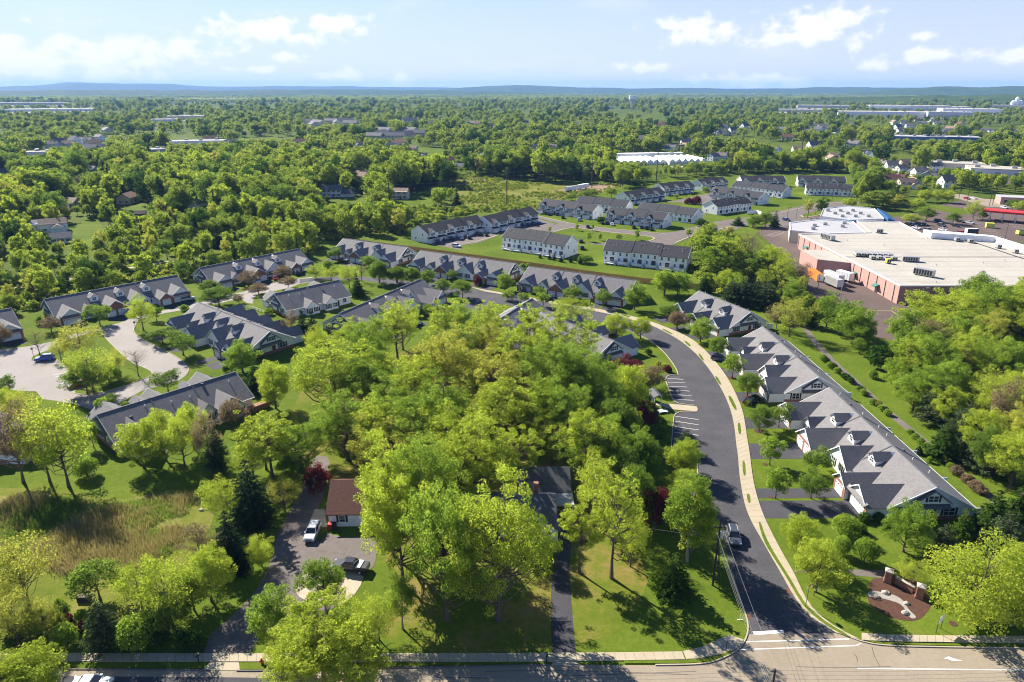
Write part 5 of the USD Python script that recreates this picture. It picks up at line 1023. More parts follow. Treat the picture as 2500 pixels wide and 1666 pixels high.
trees('X5', ('airy_b', 1260, 380, 510, 170), ('airy_b', 1410, 400, 530, 150), ('airy_b', 1580, 380, 600, 190), ('spruce_b', 1660, 450, 680, 160), ('bare_tree', 1700, 360, 540, 170), ('maple_c', 1870, 345, 555, 170), ('maple_c', 2040, 390, 555, 170), ('maple_c', 2180, 400, 560, 150), ('maple_a', 1770, 290, 400, 130), ('pear_tree', 1450, 215, 340, 130), ('bush_round', 1380, 340, 410, 110), ('bush_round', 810, 800, 860, 90))
# the street below the fence
trees('M2', ('maple_c', 330, 220, 370, 110), ('maple_c', 440, 265, 370, 110), ('maple_c', 540, 270, 380, 105), ('maple_c', 640, 285, 390, 105), ('maple_c', 740, 340, 430, 95), ('maple_c', 860, 345, 465, 120), ('pear_tree', 790, 290, 350, 80), ('maple_a', 1130, 300, 420, 105), ('young_maple', 1150, 415, 480, 85), ('young_maple', 1255, 430, 500, 70), ('young_maple', 1375, 430, 520, 75), ('maple_a', 1350, 395, 450, 80), ('pear_tree', 1560, 390, 480, 125), ('pear_tree', 1755, 415, 525, 110), ('maple_a', 1955, 370, 540, 130), ('airy_b', 1560, 460, 640, 230),
      ('maple_b', 1840, 565, 720, 160), ('maple_b', 1995, 585, 725, 115), ('maple_a', 2150, 285, 450, 130), ('maple_a', 2240, 300, 455, 130), ('bush_red', 960, 335, 385, 50), ('bush_round', 1240, 245, 280, 40), ('bush_round', 1275, 245, 280, 40), ('young_oak', 2190, 520, 590, 100), ('blossom_tree', 2230, 555, 660, 110), ('plum_tree', 1900, 850, 960, 230), ('blossom_tree', 2060, 900, 1040, 180), ('plum_tree', 1960, 1090, 1210, 130), ('plum_tree', 2010, 1150, 1310, 170), ('bush_big', 640, 505, 570, 80), ('cedar', 930, 580, 680, 60))
for x, y, k in ((2040, 1110, 'bush_dark'), (2070, 1150, 'bush_round'), (2090, 1205, 'bush_dark'), (2110, 1240, 'bush_round'), (2140, 1265, 'bush_round'), (2140, 1305, 'bush_round'), (2125, 1345, 'bush_big'), (2060, 1225, 'bush_dark'), (2105, 895, 'bush_gold'), (2145, 910, 'bush_gold'), (2170, 925, 'bush_red'), (2045, 815, 'bush_dark')):
    trees('M2', (k, x, y - 25, y + 12, 46))
# right-hand rows and front lawn
trees('M3', ('maple_a', 285, 600, 745, 160), ('young_oak', 240, 560, 640, 110), ('blossom_tree', 135, 560, 660, 105), ('young_oak', 85, 515, 590, 100), ('maple_c', 395, 710, 840, 110), ('young_maple', 490, 825, 975, 120), ('maple_c', 585, 940, 1090, 140), ('maple_c', 660, 1150, 1320, 155), ('pear_tree', 785, 1150, 1290, 150), ('young_maple', 728, 1348, 1530, 130), ('bush_dark', 635, 1085, 1120, 70), ('bush_round', 590, 1120, 1150, 50),
      ('airy_a', 850, 450, 710, 230), ('airy_c', 770, 500, 660, 120), ('pine_a', 560, 330, 510, 170), ('pine_a', 480, 340, 500, 130), ('pine_a', 700, 350, 530, 170), ('pine_a', 640, 340, 480, 130), ('spruce_b', 310, 310, 430, 110), ('maple_a', 860, 360, 520, 150), ('spruce_b', 960, 420, 640, 150), ('maple_a', 1090, 430, 650, 160), ('maple_c', 1180, 480, 700, 190), ('maple_a', 1250, 500, 760, 220), ('maple_a', 1290, 560, 780, 170), ('maple_c', 1300, 720, 820, 120), ('bush_round', 1385, 925, 975, 60), ('bush_dark', 1420, 780, 900, 170),
      ('maple_b', 55, 290, 440, 130), ('maple_b', 140, 300, 440, 120), ('oak_thin', 440, 60, 330, 190), ('oak_b', 370, 130, 340, 190), ('maple_c', 620, 160, 360, 190), ('oak_c', 720, 130, 360, 170), ('bare_tree', 590, 20, 330, 180), ('airy_b', 800, 180, 400, 150), ('pine_a', 780, 370, 500, 120), ('wood_b', 300, 60, 300, 150), ('wood_a', 250, 90, 200, 120), ('airy_c', 930, 240, 400, 130))
trees('B3', ('young_maple', 765, 195, 395, 130), ('pear_tree', 1020, 85, 225, 170), ('pear_tree', 990, 235, 395, 190), ('maple_b', 915, 510, 770, 230), ('maple_b', 1020, 670, 990, 290), ('maple_a', 1580, 430, 735, 265), ('bush_big', 1205, 510, 640, 170), ('bush_big', 1180, 640, 755, 115), ('bush_big', 1330, 655, 800, 150), ('pine_a', 1810, 560, 780, 220), ('spruce_b', 1940, 450, 680, 190), ('willow', 2010, 690, 1190, 560), ('willow', 2270, 800, 1210, 380), ('airy_b', 1630, 800, 930, 200), ('spruce_b', 2130, 330, 620, 260), ('spruce_b', 2290, 300, 560, 270), ('maple_c', 2080, -60, 250, 220), ('maple_b', 2260, -40, 330, 300), ('pine_a', 2200, 480, 760, 260), ('maple_b', 2330, 700, 1000, 300))
for x, y, k in ((1330, 515, 'bush_dark'), (1420, 515, 'bush_dark'), (1085, 95, 'bush_dark'), (1160, 170, 'bush_round'), (1310, 590, 'bush_dark'), (1960, 470, 'bush_dark')):
    trees('B3', (k, x, y - 25, y + 25, 80))
# shrubs along the walking path
for i, (x, y, k) in enumerate(((1070, 850, 'bush_round'), (1085, 865, 'bush_dark'), (1110, 895, 'bush_round'), (1135, 905, 'bush_dark'), (1158, 930, 'bush_round'), (1200, 965, 'bush_dark'), (1222, 975, 'bush_dark'), (1245, 995, 'bush_dark'), (1310, 1050, 'bush_dark'), (1325, 1070, 'bush_round'), (1385, 1130, 'bush_round'), (1420, 1140, 'bush_gold'), (1440, 1170, 'bush_round'), (1480, 1200, 'bush_round'), (1625, 1325, 'bush_round'), (1655, 1352, 'bush_round'), (1690, 1382, 'bush_round'), (1730, 1412, 'bush_round'), (1770, 1442, 'bush_round'), (1675, 1440, 'bush_round'), (1795, 1470, 'bush_round'), (1845, 1500, 'bush_gold'), (1880, 1540, 'bush_round'))):
    trees('M3', (k, x, y - 22, y + 12, 50))
for x, y, w in ((1920, 222, 80), (1985, 272, 80), (2035, 318, 90), (2080, 345, 80)):
    trees('B3', ('bush_brown', x, y - 28, y + 20, w))
trees('B3', ('cedar', 1675, 60, 112, 50), ('bush_round', 1745, 130, 165, 40))
# hedge plants at the left foreground
for x, y, k, w in ((385, 1070, 'bush_round', 70), (412, 1115, 'bush_round', 90), (518, 1150, 'bush_round', 80), (425, 1275, 'bush_big', 160), (590, 1270, 'bush_round', 90), (390, 1190, 'bush_gold', 110), (440, 1175, 'bush_red', 70), (530, 1220, 'bush_red', 70), (100, 1290, 'bush_dark', 100), (240, 1200, 'bush_big', 190), (800, 1320, 'bush_dark', 110), (980, 1280, 'bush_dark', 140), (1190, 1300, 'bush_dark', 130), (1270, 1310, 'bush_dark', 110), (700, 1300, 'bush_gold', 110), (1000, 1180, 'bush_round', 110)):
    trees('B1', (k, x, y - w * .45, y + w * .35, w))
# town house gardens
trees('X4', ('young_maple', 735, 650, 745, 55), ('young_maple', 620, 575, 640, 40), ('young_maple', 840, 665, 735, 40), ('young_maple', 1018, 665, 735, 65), ('young_maple', 1195, 630, 730, 55), ('young_maple', 770, 580, 640, 35), ('young_maple', 360, 600, 660, 30), ('young_maple', 1690, 625, 700, 60), ('bush_dark', 845, 510, 565, 75), ('bush_dark', 1810, 530, 600, 110), ('wood_a', 1850, 610, 740, 110), ('wood_d', 1780, 680, 800, 110), ('maple_b', 1900, 560, 700, 120), ('wood_b', 1950, 650, 900, 200), ('wood_thin', 2060, 600, 720, 140), ('maple_a', 2010, 700, 980, 220), ('bare_tree', 2250, 660, 960, 230), ('wood_a', 1880, 900, 1140, 170), ('pine_a', 1830, 1070, 1230, 110), ('spruce_b', 2160, 500, 590, 130),
      ('bush_big', 700, 870, 950, 140), ('cedar', 650, 885, 960, 40), ('cedar', 560, 880, 945, 40), ('cedar', 470, 880, 940, 40), ('cedar', 405, 850, 925, 35), ('cedar', 360, 855, 915, 35), ('cedar', 270, 860, 905, 30), ('young_oak', 570, 290, 350, 90), ('wood_c', 740, 250, 320, 180), ('wood_a', 950, 220, 330, 120), ('wood_e', 1220, 150, 240, 130), ('young_maple', 1570, 290, 330, 60), ('young_maple', 1850, 220, 275, 60), ('bush_red', 1760, 320, 385, 110), ('bush_red', 1690, 335, 385, 80), ('wood_b', 2320, 500, 600, 100))
trees('T3', ('maple_a', 620, 1370, 1450, 90), ('maple_c', 700, 1350, 1450, 90), ('spruce_b', 760, 1340, 1450, 70), ('maple_b', 1235, 1260, 1335, 80), ('maple_b', 1715, 1210, 1290, 80), ('maple_b', 1795, 1210, 1290, 70), ('maple_b', 1865, 1215, 1295, 80), ('maple_a', 1725, 1315, 1410, 100), ('maple_b', 1630, 1365, 1430, 100), ('maple_c', 1895, 1355, 1430, 85), ('airy_b', 2025, 1280, 1400, 110), ('maple_c', 2085, 1350, 1400, 50), ('maple_b', 1660, 1265, 1350, 90), ('wood_b', 1400, 1220, 1330, 140), ('wood_a', 1360, 1230, 1320, 110), ('wood_thin', 1530, 1240, 1340, 110), ('wood_c', 1450, 1210, 1310, 150), ('maple_c', 2275, 1270, 1340, 70), ('maple_b', 2330, 1280, 1360, 80))
# more oaks in the grove, the wood at the right edge and the strip behind the path
def scatter(pg, kinds, gap, hr, seed, limit=999, taken=True):
    rg = np.random.default_rng(seed); out = []
    x0, y0, x1, y1 = pg.bounds
    for _ in range(int((x1 - x0) * (y1 - y0) / gap ** 2 * 5)):
        x, y = rg.uniform(x0, x1), rg.uniform(y0, y1)
        if not shapely.contains_xy(pg, x, y): continue
        if any((x - a) ** 2 + (y - b) ** 2 < gap ** 2 for a, b in (planted if taken else out)): continue
        if len(out) >= limit: break
        out.append((x, y)); plant(kinds[rg.integers(len(kinds))], x, y, rg.uniform(*hr))
    return out
scatter(grove, ['oak_a', 'oak_b', 'oak_c', 'oak_d', 'oak_b', 'oak_gold', 'oak_thin'], 7.0, (13, 17), 12, 8)
right_wood = poly(gl('M3', (1460, 830), (1600, 740), (1740, 660), (1870, 580), (2100, 540), (2500, 520), (2900, 700), 'B3', (2700, 500), (2420, 560), (2350, 400), (2180, 330), (2060, 200), 'M3', (1900, 1420), (1600, 1170), (1480, 1040), (1440, 900)))
scatter(right_wood, ['maple_b', 'maple_a', 'oak_b', 'airy_a', 'oak_thin', 'maple_c', 'airy_b', 'oak_gold', 'maple_b'], 5.2, (9.5, 14.5), 31, 66)
strip = poly(gl('M3', (330, 410), (560, 500), (720, 570), (800, 640), (960, 640), (1060, 590), (1160, 620), (1010, 500), (880, 430), (740, 330), (600, 190), (480, 80), (260, 70), (170, 250)))
scatter(strip, ['wood_a', 'wood_d', 'maple_a', 'pine_a', 'airy_b', 'wood_b', 'wood_thin', 'maple_b'], 5.4, (5.5, 9), 41, 22)
trees('M3', ('oak_c', 1800, 430, 720, 330), ('oak_b', 2130, 380, 680, 360), ('oak_a', 2330, 370, 720, 300), ('airy_c', 1740, 600, 860, 220), ('pine_a', 1780, 1010, 1260, 260), ('pine_a', 1950, 1130, 1420, 260), ('spruce_b', 1830, 1220, 1480, 230), ('maple_a', 1560, 870, 1070, 230), ('maple_a', 1640, 960, 1180, 230), ('pine_a', 2080, 1280, 1560, 240), ('airy_c', 2210, 990, 1400, 280))
# ---------------------------------------------------------------- vehicles
def car_kind(name, paint, body='suv'):
    """A car of about 4.6 m, nose towards +x."""
    k = kind_prim(name)
    low = {'suv': [(-2.3, .35), (2.28, .35), (2.34, .62), (2.2, .93), (1.15, 1.06), (-2.24, 1.08), (-2.36, .8)], 'sedan': [(-2.35, .32), (2.3, .32), (2.36, .6), (2.15, .82), (1.0, .95), (-1.6, .99), (-2.3, .92), (-2.42, .65)],
           'pickup': [(-2.85, .45), (2.7, .45), (2.76, .75), (2.6, 1.08), (1.3, 1.2), (-2.85, 1.22)]}[body]
    top = {'suv': ([(1.1, 1.04), (-2.15, 1.06)], [(.35, 1.68), (-1.85, 1.7)]), 'sedan': ([(1.0, .94), (-1.7, .97)], [(.15, 1.42), (-1.05, 1.44)]), 'pickup': ([(1.3, 1.18), (-1.0, 1.2)], [(.65, 1.82), (-.8, 1.84)])}[body]
    b, n, hw = Buf(), len(low), .93
    v = []
    for y, s in ((-hw, .97), (-hw * .93, 1.0), (hw * .93, 1.0), (hw, .97)):
        v += [(x * (s if abs(y) > .9 else 1), y, z if abs(y) < .9 or z < .7 else z - .05) for x, z in low]
    f = [tuple(range(n)), tuple(range(4 * n - 1, 3 * n - 1, -1))]
    for r in range(3): f += [(r * n + i, (r + 1) * n + i, (r + 1) * n + (i + 1) % n, r * n + (i + 1) % n) for i in range(n)]
    put('body', b.add(v, f), 'paint_' + paint, k)
    (fx, fz), (rx, rz_) = top[0]; (tx, tz), (ux, uz) = top[1]
    put('cabin_glass', Buf().add([(fx, -.86, fz), (rx, -.86, rz_), (rx, .86, rz_), (fx, .86, fz), (tx, -.7, tz), (ux, -.7, uz), (ux, .7, uz), (tx, .7, tz)], [(0, 1, 5, 4), (1, 2, 6, 5), (2, 3, 7, 6), (3, 0, 4, 7), (4, 5, 6, 7)]), 'glass', k)
    put('roof', Buf().add([(tx + .05, -.72, tz - .02), (ux - .05, -.72, uz - .02), (ux - .05, .72, uz - .02), (tx + .05, .72, tz - .02), (tx - .05, -.6, tz + .06), (ux + .1, -.6, uz + .06), (ux + .1, .6, uz + .06), (tx - .05, .6, tz + .06)], [(0, 1, 5, 4), (1, 2, 6, 5), (2, 3, 7, 6), (3, 0, 4, 7), (4, 5, 6, 7)]), 'paint_' + paint, k)
    pl = Buf()
    for sy in (-1, 1):
        for a, c in (((fx, fz), (tx, tz)), ((rx, rz_), (ux, uz)), (((fx + rx) / 2 - .2, fz), ((tx + ux) / 2 - .1, tz))): pl.tube([(a[0], sy * .865, a[1]), (c[0], sy * .705, c[1])], .05, 4)
    put('pillar', pl, 'paint_' + paint, k)
    for sx in (-1.42, 1.42) if body != 'pickup' else (-1.75, 1.7):
        for sy in (-1, 1):
            w = put('wheel', Buf().tube([(sx, sy * .72, .34), (sx, sy * .95, .34)], .34, 14), 'tyre', k)
            put('rim', Buf().tube([(sx, sy * .94, .34), (sx, sy * .965, .34)], .21, 10), 'metal', w)
    xf, xr, zl = low[2][0], low[-1][0], low[2][1] + .12
    for sy in (-1, 1):
        put('headlight', Buf().box(xf - .16, xf - .02, sy * .72 - .17, sy * .72 + .17, zl - .02, zl + .12), 'headlight', k)
        put('tail_light', Buf().box(xr - .01, xr + .1, sy * .76 - .12, sy * .76 + .12, .78, 1.0), 'taillight', k)
        put('mirror', Buf().box(fx - .35, fx - .12, sy * 1.0 - .1, sy * 1.0 + .1, fz + .02, fz + .18), 'paint_' + paint, k)
    put('windscreen_trim', Buf().box(xf - .05, xf + .01, -.5, .5, .5, .66), 'dark_metal', k)
    if body == 'suv':
        for sy in (-1, 1): put('roof_rail', Buf().tube([(tx - .3, sy * .6, tz + .13), (ux + .3, sy * .6, uz + .13)], .03, 4), 'metal', k)
    if body == 'pickup': put('bed', Buf().box(-2.75, -1.05, -.8, .8, 1.2, 1.235), 'shutter', k); put('bed_cover', Buf().box(-1.9, -1.15, -.88, .88, 1.22, 1.34), 'trim', k)
for c in ('blue', 'black', 'silver', 'white', 'red', 'grey', 'navy'): car_kind('suv_' + c, c, 'suv')
for c in ('black', 'silver', 'white', 'red', 'blue', 'grey'): car_kind('sedan_' + c, c, 'sedan')
car_kind('pickup_black', 'black', 'pickup'); car_kind('pickup_maroon', 'maroon', 'pickup')
def car(k, P, toward, label, group=None, scale=1.0):
    """A car at P, its nose pointed from P to the point toward."""
    rz = math.atan2(toward[1] - P[1], toward[0] - P[0])
    return copy('pickup_truck' if 'pickup' in k else 'parked_car' if 'moving' not in label else 'car', k, label, 'pickup' if 'pickup' in k else 'car', (*P, .03), rz, (scale,) * 3, group)
def cr(k, r, a, b, label, group=None):
    P, Q = np.array(g(r, *a)), np.array(g(r, *b))
    o = -P / np.linalg.norm(P) * (2.0 if 'town house' in label or 'oval lawn' in label or 'right row' in label else 0)
    return car(k, tuple(P + o), tuple(Q + o), label, group)
cr('suv_grey', 'B3', (497, 655), (506, 690), 'grey estate car moving down the curving road beside the utility pole')
cr('suv_silver', 'B1', (1997, 630), (1978, 670), 'silver car with a roof rack beside the brown-roofed house')
cr('pickup_black', 'B1', (2240, 850), (2140, 838), 'black pickup with a white bed cover on the turning circle')
cr('suv_blue', 'M1', (288, 862), (230, 868), 'bright blue car parked at the corner of the court island')
cr('sedan_red', 'M1', (500, 1030), (450, 1042), 'red car half under the trees at the near end of the court island')
cr('sedan_white', 'B1', (590, 1604), (690, 1604), 'white car cut off by the bottom edge on the main road')
cr('suv_silver', 'M1', (1200, 480), (1250, 470), 'silver car in front of the court-side end garage')
cr('sedan_grey', 'M1', (835, 572), (860, 560), 'dark car beside the brick double garage of the court')
cr('sedan_red', 'X5', (870, 520), (850, 500), 'red car beside the rust-coloured blossom trees')
cr('sedan_white', 'X5', (700, 545), (680, 520), 'white car under the rust-coloured blossom trees')
cr('suv_black', 'X5', (1075, 475), (1050, 455), 'black car on the dark drive at the end of the terrace below the wood')
cr('pickup_maroon', 'X5', (1515, 355), (1480, 350), 'dark maroon pickup in front of the furthest left terrace')
cr('suv_black', 'M2', (1243, 425), (1230, 410), 'black car in front of the end garage near the fence')
cr('sedan_black', 'M2', (1405, 470), (1395, 445), 'black car beside the brick garage below the fence')
cr('suv_navy', 'M3', (410, 865), (440, 870), 'dark blue car on the drive of the middle right-hand terrace')
cr('sedan_black', 'M3', (610, 1135), (640, 1120), 'dark car half hidden by shrubs on the nearest terrace drive')
cr('suv_black', 'M2', (1800, 705), (1830, 690), 'black car beside the round tree above the lone white house end')
cr('sedan_black', 'M2', (565, 632), (600, 640), 'dark car glimpsed between the northern oaks of the grove')
for i, (x, y, k) in enumerate(((700, 1545, 'suv_navy'), (735, 1530, 'sedan_black'), (790, 1525, 'suv_black'), (850, 1520, 'sedan_silver'), (900, 1518, 'suv_black'), (965, 1495, 'suv_grey'), (1010, 1500, 'sedan_black'))):
    cr(k, 'T2', (x, y), (x - 30, y - 30), ['dark blue car', 'low black car', 'tall black car', 'silver car', 'black car after the silver one', 'grey car', 'black car at the right end'][i] + ' parked before the nearest garage-fronted town houses')
for i, (x, y, k) in enumerate(((1235, 1442, 'suv_navy'), (1275, 1440, 'sedan_black'), (1315, 1435, 'suv_grey'), (1350, 1430, 'sedan_blue'))):
    cr(k, 'T2', (x, y), (x - 30, y - 28), ['dark blue car', 'black car', 'grey car', 'blue car'][i] + ' parked before the row left of the middle')
for i, (x, y, k) in enumerate(((280, 480, 'sedan_silver'), (325, 485, 'suv_black'), (355, 492, 'sedan_black'), (430, 488, 'suv_grey'), (485, 515, 'suv_black'), (640, 540, 'suv_silver'), (725, 608, 'suv_black'), (865, 570, 'sedan_black'), (910, 572, 'suv_black'), (958, 582, 'sedan_white'), (1165, 612, 'suv_black'), (1238, 610, 'suv_navy'), (1285, 618, 'suv_black'), (1335, 630, 'sedan_black'), (668, 818, 'suv_black'), (658, 752, 'sedan_black'), (1840, 455, 'sedan_white'), (1720, 290, 'sedan_black'), (1415, 350, 'suv_black'))):
    cr(k, 'X4', (x, y), (x - 10, y - 20), f'{["silver", "black", "low black", "grey", "tall black", "silver estate", "black", "black", "tall black", "white", "black", "dark blue", "large black", "low black", "black", "black", "white", "black", "black"][i]} car parked {["at the left end of the oval-lawn street", "second from the left on the oval-lawn street", "third from the left on the oval-lawn street", "by the first garages facing the oval lawn", "at the second garages facing the oval lawn", "before the third garages facing the oval lawn", "at the kerb opposite the oval lawn", "left of the white car facing the oval lawn", "next to the white car facing the oval lawn", "before the right row facing the oval lawn", "first in front of the right row garages", "beside the right row garages", "third in front of the right row garages", "at the right end of the right row garages", "beside the left rear-facing row", "behind the left rear-facing row", "beside the blue-grey end-on row", "on the second town house street", "before the first receding row"][i]}')
cr('suv_white', 'M2', (822, 135), (860, 140), 'white car at the kerb between the town houses and the fence')
park = [(1620, 1440, 'suv_black'), (1650, 1442, 'suv_navy'), (1680, 1440, 'suv_black'), (1712, 1440, 'sedan_black'), (1665, 1462, 'sedan_white'), (1740, 1478, 'suv_black'), (1835, 1475, 'sedan_white'), (1825, 1445, 'suv_grey'), (1912, 1447, 'suv_black'), (1805, 1418, 'suv_navy'), (1945, 1420, 'sedan_black'), (2005, 1428, 'sedan_silver'), (2030, 1270, 'sedan_white'), (1985, 1272, 'sedan_red'), (2225, 1330, 'sedan_white'), (1015, 1415, 'suv_black'), (835, 1410, 'suv_navy')]
for i, (x, y, k) in enumerate(park):
    cr(k, 'T3', (x, y), (x + 30, y + 6), ['black car first in the shaded car park cluster', 'dark blue car in the shaded car park cluster', 'black car third in the shaded car park cluster', 'black car at the right of the shaded car park cluster', 'white car in front of the shaded car park cluster', 'black car right of the white car in the car park', 'white car alone in the middle of the car park', 'grey car above the lone white car', 'black car below the dark round tree', 'dark blue car beside the lawn trees', 'black car right of the dark round tree', 'silver car between the dark tree and the fuel station', 'white car on the pale road beyond the park', 'red car on the pale road beyond the park', 'white car by the brick shop', 'black car beside the blue-edged shop', 'dark blue car at the corner of the store yard'][i])
def trailer(name, label, P, Q, mat, w=2.5, h=2.7, z0=1.1, cat='trailer', wheels=True, roofmat='grey_roof'):
    P, Q = np.array(P), np.array(Q); Ln = float(np.linalg.norm(Q - P)); t = thing(name, label, cat, (*P, 0), math.atan2(*(Q - P)[::-1]))
    put('box', Buf().box(0, Ln, -w / 2, w / 2, z0, z0 + h), mat, t)
    put('roof', Buf().box(.1, Ln - .1, -w / 2 + .1, w / 2 - .1, z0 + h, z0 + h + .05), roofmat, t)
    rb = Buf()
    for k in range(int(Ln / 1.2)): rb.box(.4 + k * 1.2, .47 + k * 1.2, -w / 2 - .03, -w / 2 - .001, z0 + .05, z0 + h - .05); rb.box(.4 + k * 1.2, .47 + k * 1.2, w / 2 + .001, w / 2 + .03, z0 + .05, z0 + h - .05)
    put('rib', rb, 'metal', t)
    put('rear_door', Buf().box(Ln, Ln + .04, -w / 2 + .1, w / 2 - .1, z0 + .1, z0 + h - .1), 'trim', t)
    if wheels:
        for x in (1.2, 2.4):
            for y in (-1, 1): put('wheel', Buf().tube([(x, y * .9, .5), (x, y * 1.2, .5)], .5, 12), 'tyre', t)
        put('leg', Buf().box(Ln - 2.4, Ln - 2.2, -.8, .8, 0, z0), 'dark_metal', t)
    return t
trailer('trailer', 'white box trailer with a dark roof backed into the loading bay', g('M3', 1085, 345), g('M3', 1180, 385), 'trim')
trailer('trailer', 'white box trailer nearest the store wall at the loading bay', g('M3', 1160, 345), g('M3', 1245, 370), 'trim', roofmat='trim')
trailer('trailer', 'short grey ribbed trailer in front of the loading bay', g('M3', 1095, 375), g('M3', 1175, 412), 'metal', z0=.9)
trailer('container', 'orange ribbed container beside the loading bay', g('M3', 985, 318), g('M3', 1050, 362), 'orange', z0=.15, cat='container', wheels=False, roofmat='orange')
trailer('trailer', 'left white trailer on the bare earth by the scrub field', g('T2', 1520, 1228), g('T2', 1590, 1218), 'trim')
trailer('trailer', 'right white trailer on the bare earth by the scrub field', g('T2', 1598, 1215), g('T2', 1658, 1203), 'trim', roofmat='trim')
lt = trailer('lorry', 'lorry with a red cab and dark box in the store car park', g('T3', 2045, 1508), g('T3', 1975, 1508), 'shutter', cat='lorry', roofmat='trim')
put('cab', Buf().box(7, 9.2, -1.2, 1.2, .6, 3.0), 'paint_red', lt); put('windscreen', Buf().box(9.2, 9.24, -1.05, 1.05, 1.8, 2.7), 'glass', lt)
trailer('container', 'yellow-green collection container in the car park', g('T3', 2105, 1452), g('T3', 2158, 1455), 'yellow', z0=.1, h=2.4, cat='container', wheels=False, roofmat='yellow')
trailer('bus', 'small yellow and black vehicle at the right edge of the car park', g('T3', 2305, 1500), g('T3', 2352, 1500), 'yellow', h=1.9, z0=.5, cat='van', wheels=True, roofmat='shutter')
# ---------------------------------------------------------------- fences
fence = thing('wooden_fence', 'long brown wooden board fence between the terraces and town houses', 'fence')
fp = resample(smooth(gl('M2', (190, 118), (600, 172), (900, 212), (1300, 268), (1700, 328), (2090, 380), (2352, 408), (2700, 445)), 1), 86)
for i in range(85):
    a, c = fp[i], fp[i + 1]; d = (c - a) / np.linalg.norm(c - a); ln = float(np.linalg.norm(c - a))
    pn = Buf(); nb = 12
    for k in range(nb): pn.fbox(a, d, ln * k / nb + .012, ln * (k + 1) / nb - .012, -.015 - .012 * (k % 2), .015, .06, 2.05 + .03 * random.random())
    panel = put('panel', pn, 'fence_wood', fence)
    put('rail', Buf().fbox(a, d, 0, ln, -.06, -.03, .4, .5).fbox(a, d, 0, ln, -.06, -.03, 1.4, 1.5), 'fence_wood', panel)
    put('post', Buf().fbox(a, d, -.06, .06, -.12, .05, 0, 1.95), 'fence_wood', fence)
wf = thing('white_fence', 'white garden fence at the end of the blue-grey row', 'fence')
for i, (a, c) in enumerate(zip(gl('T3', (585, 1370), (612, 1365), (640, 1362)), gl('T3', (612, 1365), (640, 1362), (675, 1372)))):
    d = np.array(c) - a; ln = float(np.linalg.norm(d)); put('panel', Buf().fbox(a, d / ln, 0, ln - .05, -.03, .03, .05, 2.0), 'trim', wf)
rf_ = thing('rail_fence', 'low cream rail fence beside the rear-gabled terrace', 'fence')
pts = resample(gl('X5', (560, 790), (640, 800), (800, 855)), 8)
for i in range(8):
    put('post', Buf().box(pts[i][0] - .08, pts[i][0] + .08, pts[i][1] - .08, pts[i][1] + .08, 0, 1.1), 'trim', rf_)
    if i < 7: put('rail', Buf().tube([(*pts[i], .95), (*pts[i + 1], .95)], .05, 4).tube([(*pts[i], .5), (*pts[i + 1], .5)], .05, 4), 'trim', rf_)
# ---------------------------------------------------------------- poles, wires, signs, lamps
def sag(a, b, s, n=10):
    t = np.linspace(0, 1, n)[:, None]; p = np.array(a) * (1 - t) + np.array(b) * t; p[:, 2] -= s * 4 * (t * (1 - t))[:, 0]
    return p
pa, pb = g('B3', 365, 950), at(1893, 1634, 9.3)
up = thing('utility_pole', 'wooden utility pole with wires at the edge of the curving road', 'utility pole', (*pa, 0))
put('pole', Buf().cyl(0, 0, 0, 11.2, .17, .11, 8), 'pole_wood', up)
put('crossarm', Buf().box(-.9, .9, -.06, .06, 10.3, 10.45), 'pole_wood', up)
for x in (-.8, -.3, .3, .8): put('insulator', Buf().cyl(x, 0, 10.45, 10.7, .05), 'metal', up)
put('transformer', Buf().cyl(.35, -.1, 8.6, 9.6, .25, .25, 10), 'metal', up)
put('brace_pole', Buf().tube([(.7, -1.0, 0), (.12, -.1, 7.6)], .09, 6), 'pole_wood', up)
up2 = thing('utility_pole', 'top of a wooden utility pole at the bottom edge of the photo', 'utility pole', (*pb, 0))
put('pole', Buf().cyl(0, 0, 0, 9.3, .17, .12, 8), 'pole_wood', up2)
put('bracket', Buf().box(-.5, .1, -.04, .04, 8.9, 9.0), 'dark_metal', up2)
def wire(label, pts, r=.013):
    return put('wire', Buf().tube(pts, r, 4, False), 'cable', None, label=label, category='wire', group='overhead wires at the road junction')
for i, (dx, z) in enumerate(((-.8, 10.7), (.3, 10.7), (0, 8.4), (0, 7.9), (0, 7.4))):
    wire('thin overhead wire from the roadside pole down to the pole at the bottom edge', sag((pa[0] + dx, pa[1], z), (pb[0] + dx, pb[1], z - 1.7), .35))
for i, z in enumerate((9.1, 8.5, 7.9, 7.3)):
    wire('overhead wire running above the main road to the right', sag((pb[0], pb[1], z), (pb[0] + 46, pb[1] + 1.5, z + .1), .7, 14))
    wire('overhead wire running above the main road to the left', sag((pb[0], pb[1], z), (pb[0] - 46, pb[1] - .4, z), .7, 14))
wire('thin service wire from the roadside pole into the grove', sag((pa[0], pa[1], 8.6), (*g('B2', 1420, 600), 4.5), .6))
def sign(name, label, cat, P, h, w, sh, mat, posts=1, rz=0.0, text=None, tmat='trim', tx=.08, two=None):
    t = thing(name, label, cat, (*P, 0), rz)
    for k in range(posts):
        x = 0 if posts == 1 else (-w / 2 + w * k / (posts - 1)) * .9
        put('post', Buf().box(x - .04, x + .04, -.03, .03, 0, h), 'dark_metal', t)
    put('panel', Buf().box(-w / 2, w / 2, -.06, -.031, h - sh, h), mat, t)
    return t
so = thing('stop_sign', 'stop sign on a tall green post seen edge-on at the junction pavement', 'road sign', (*g('B3', 957, 1090), 0), math.radians(70))
put('post', Buf().box(-.04, .04, -.04, .04, 0, 3.9), 'green_metal', so)
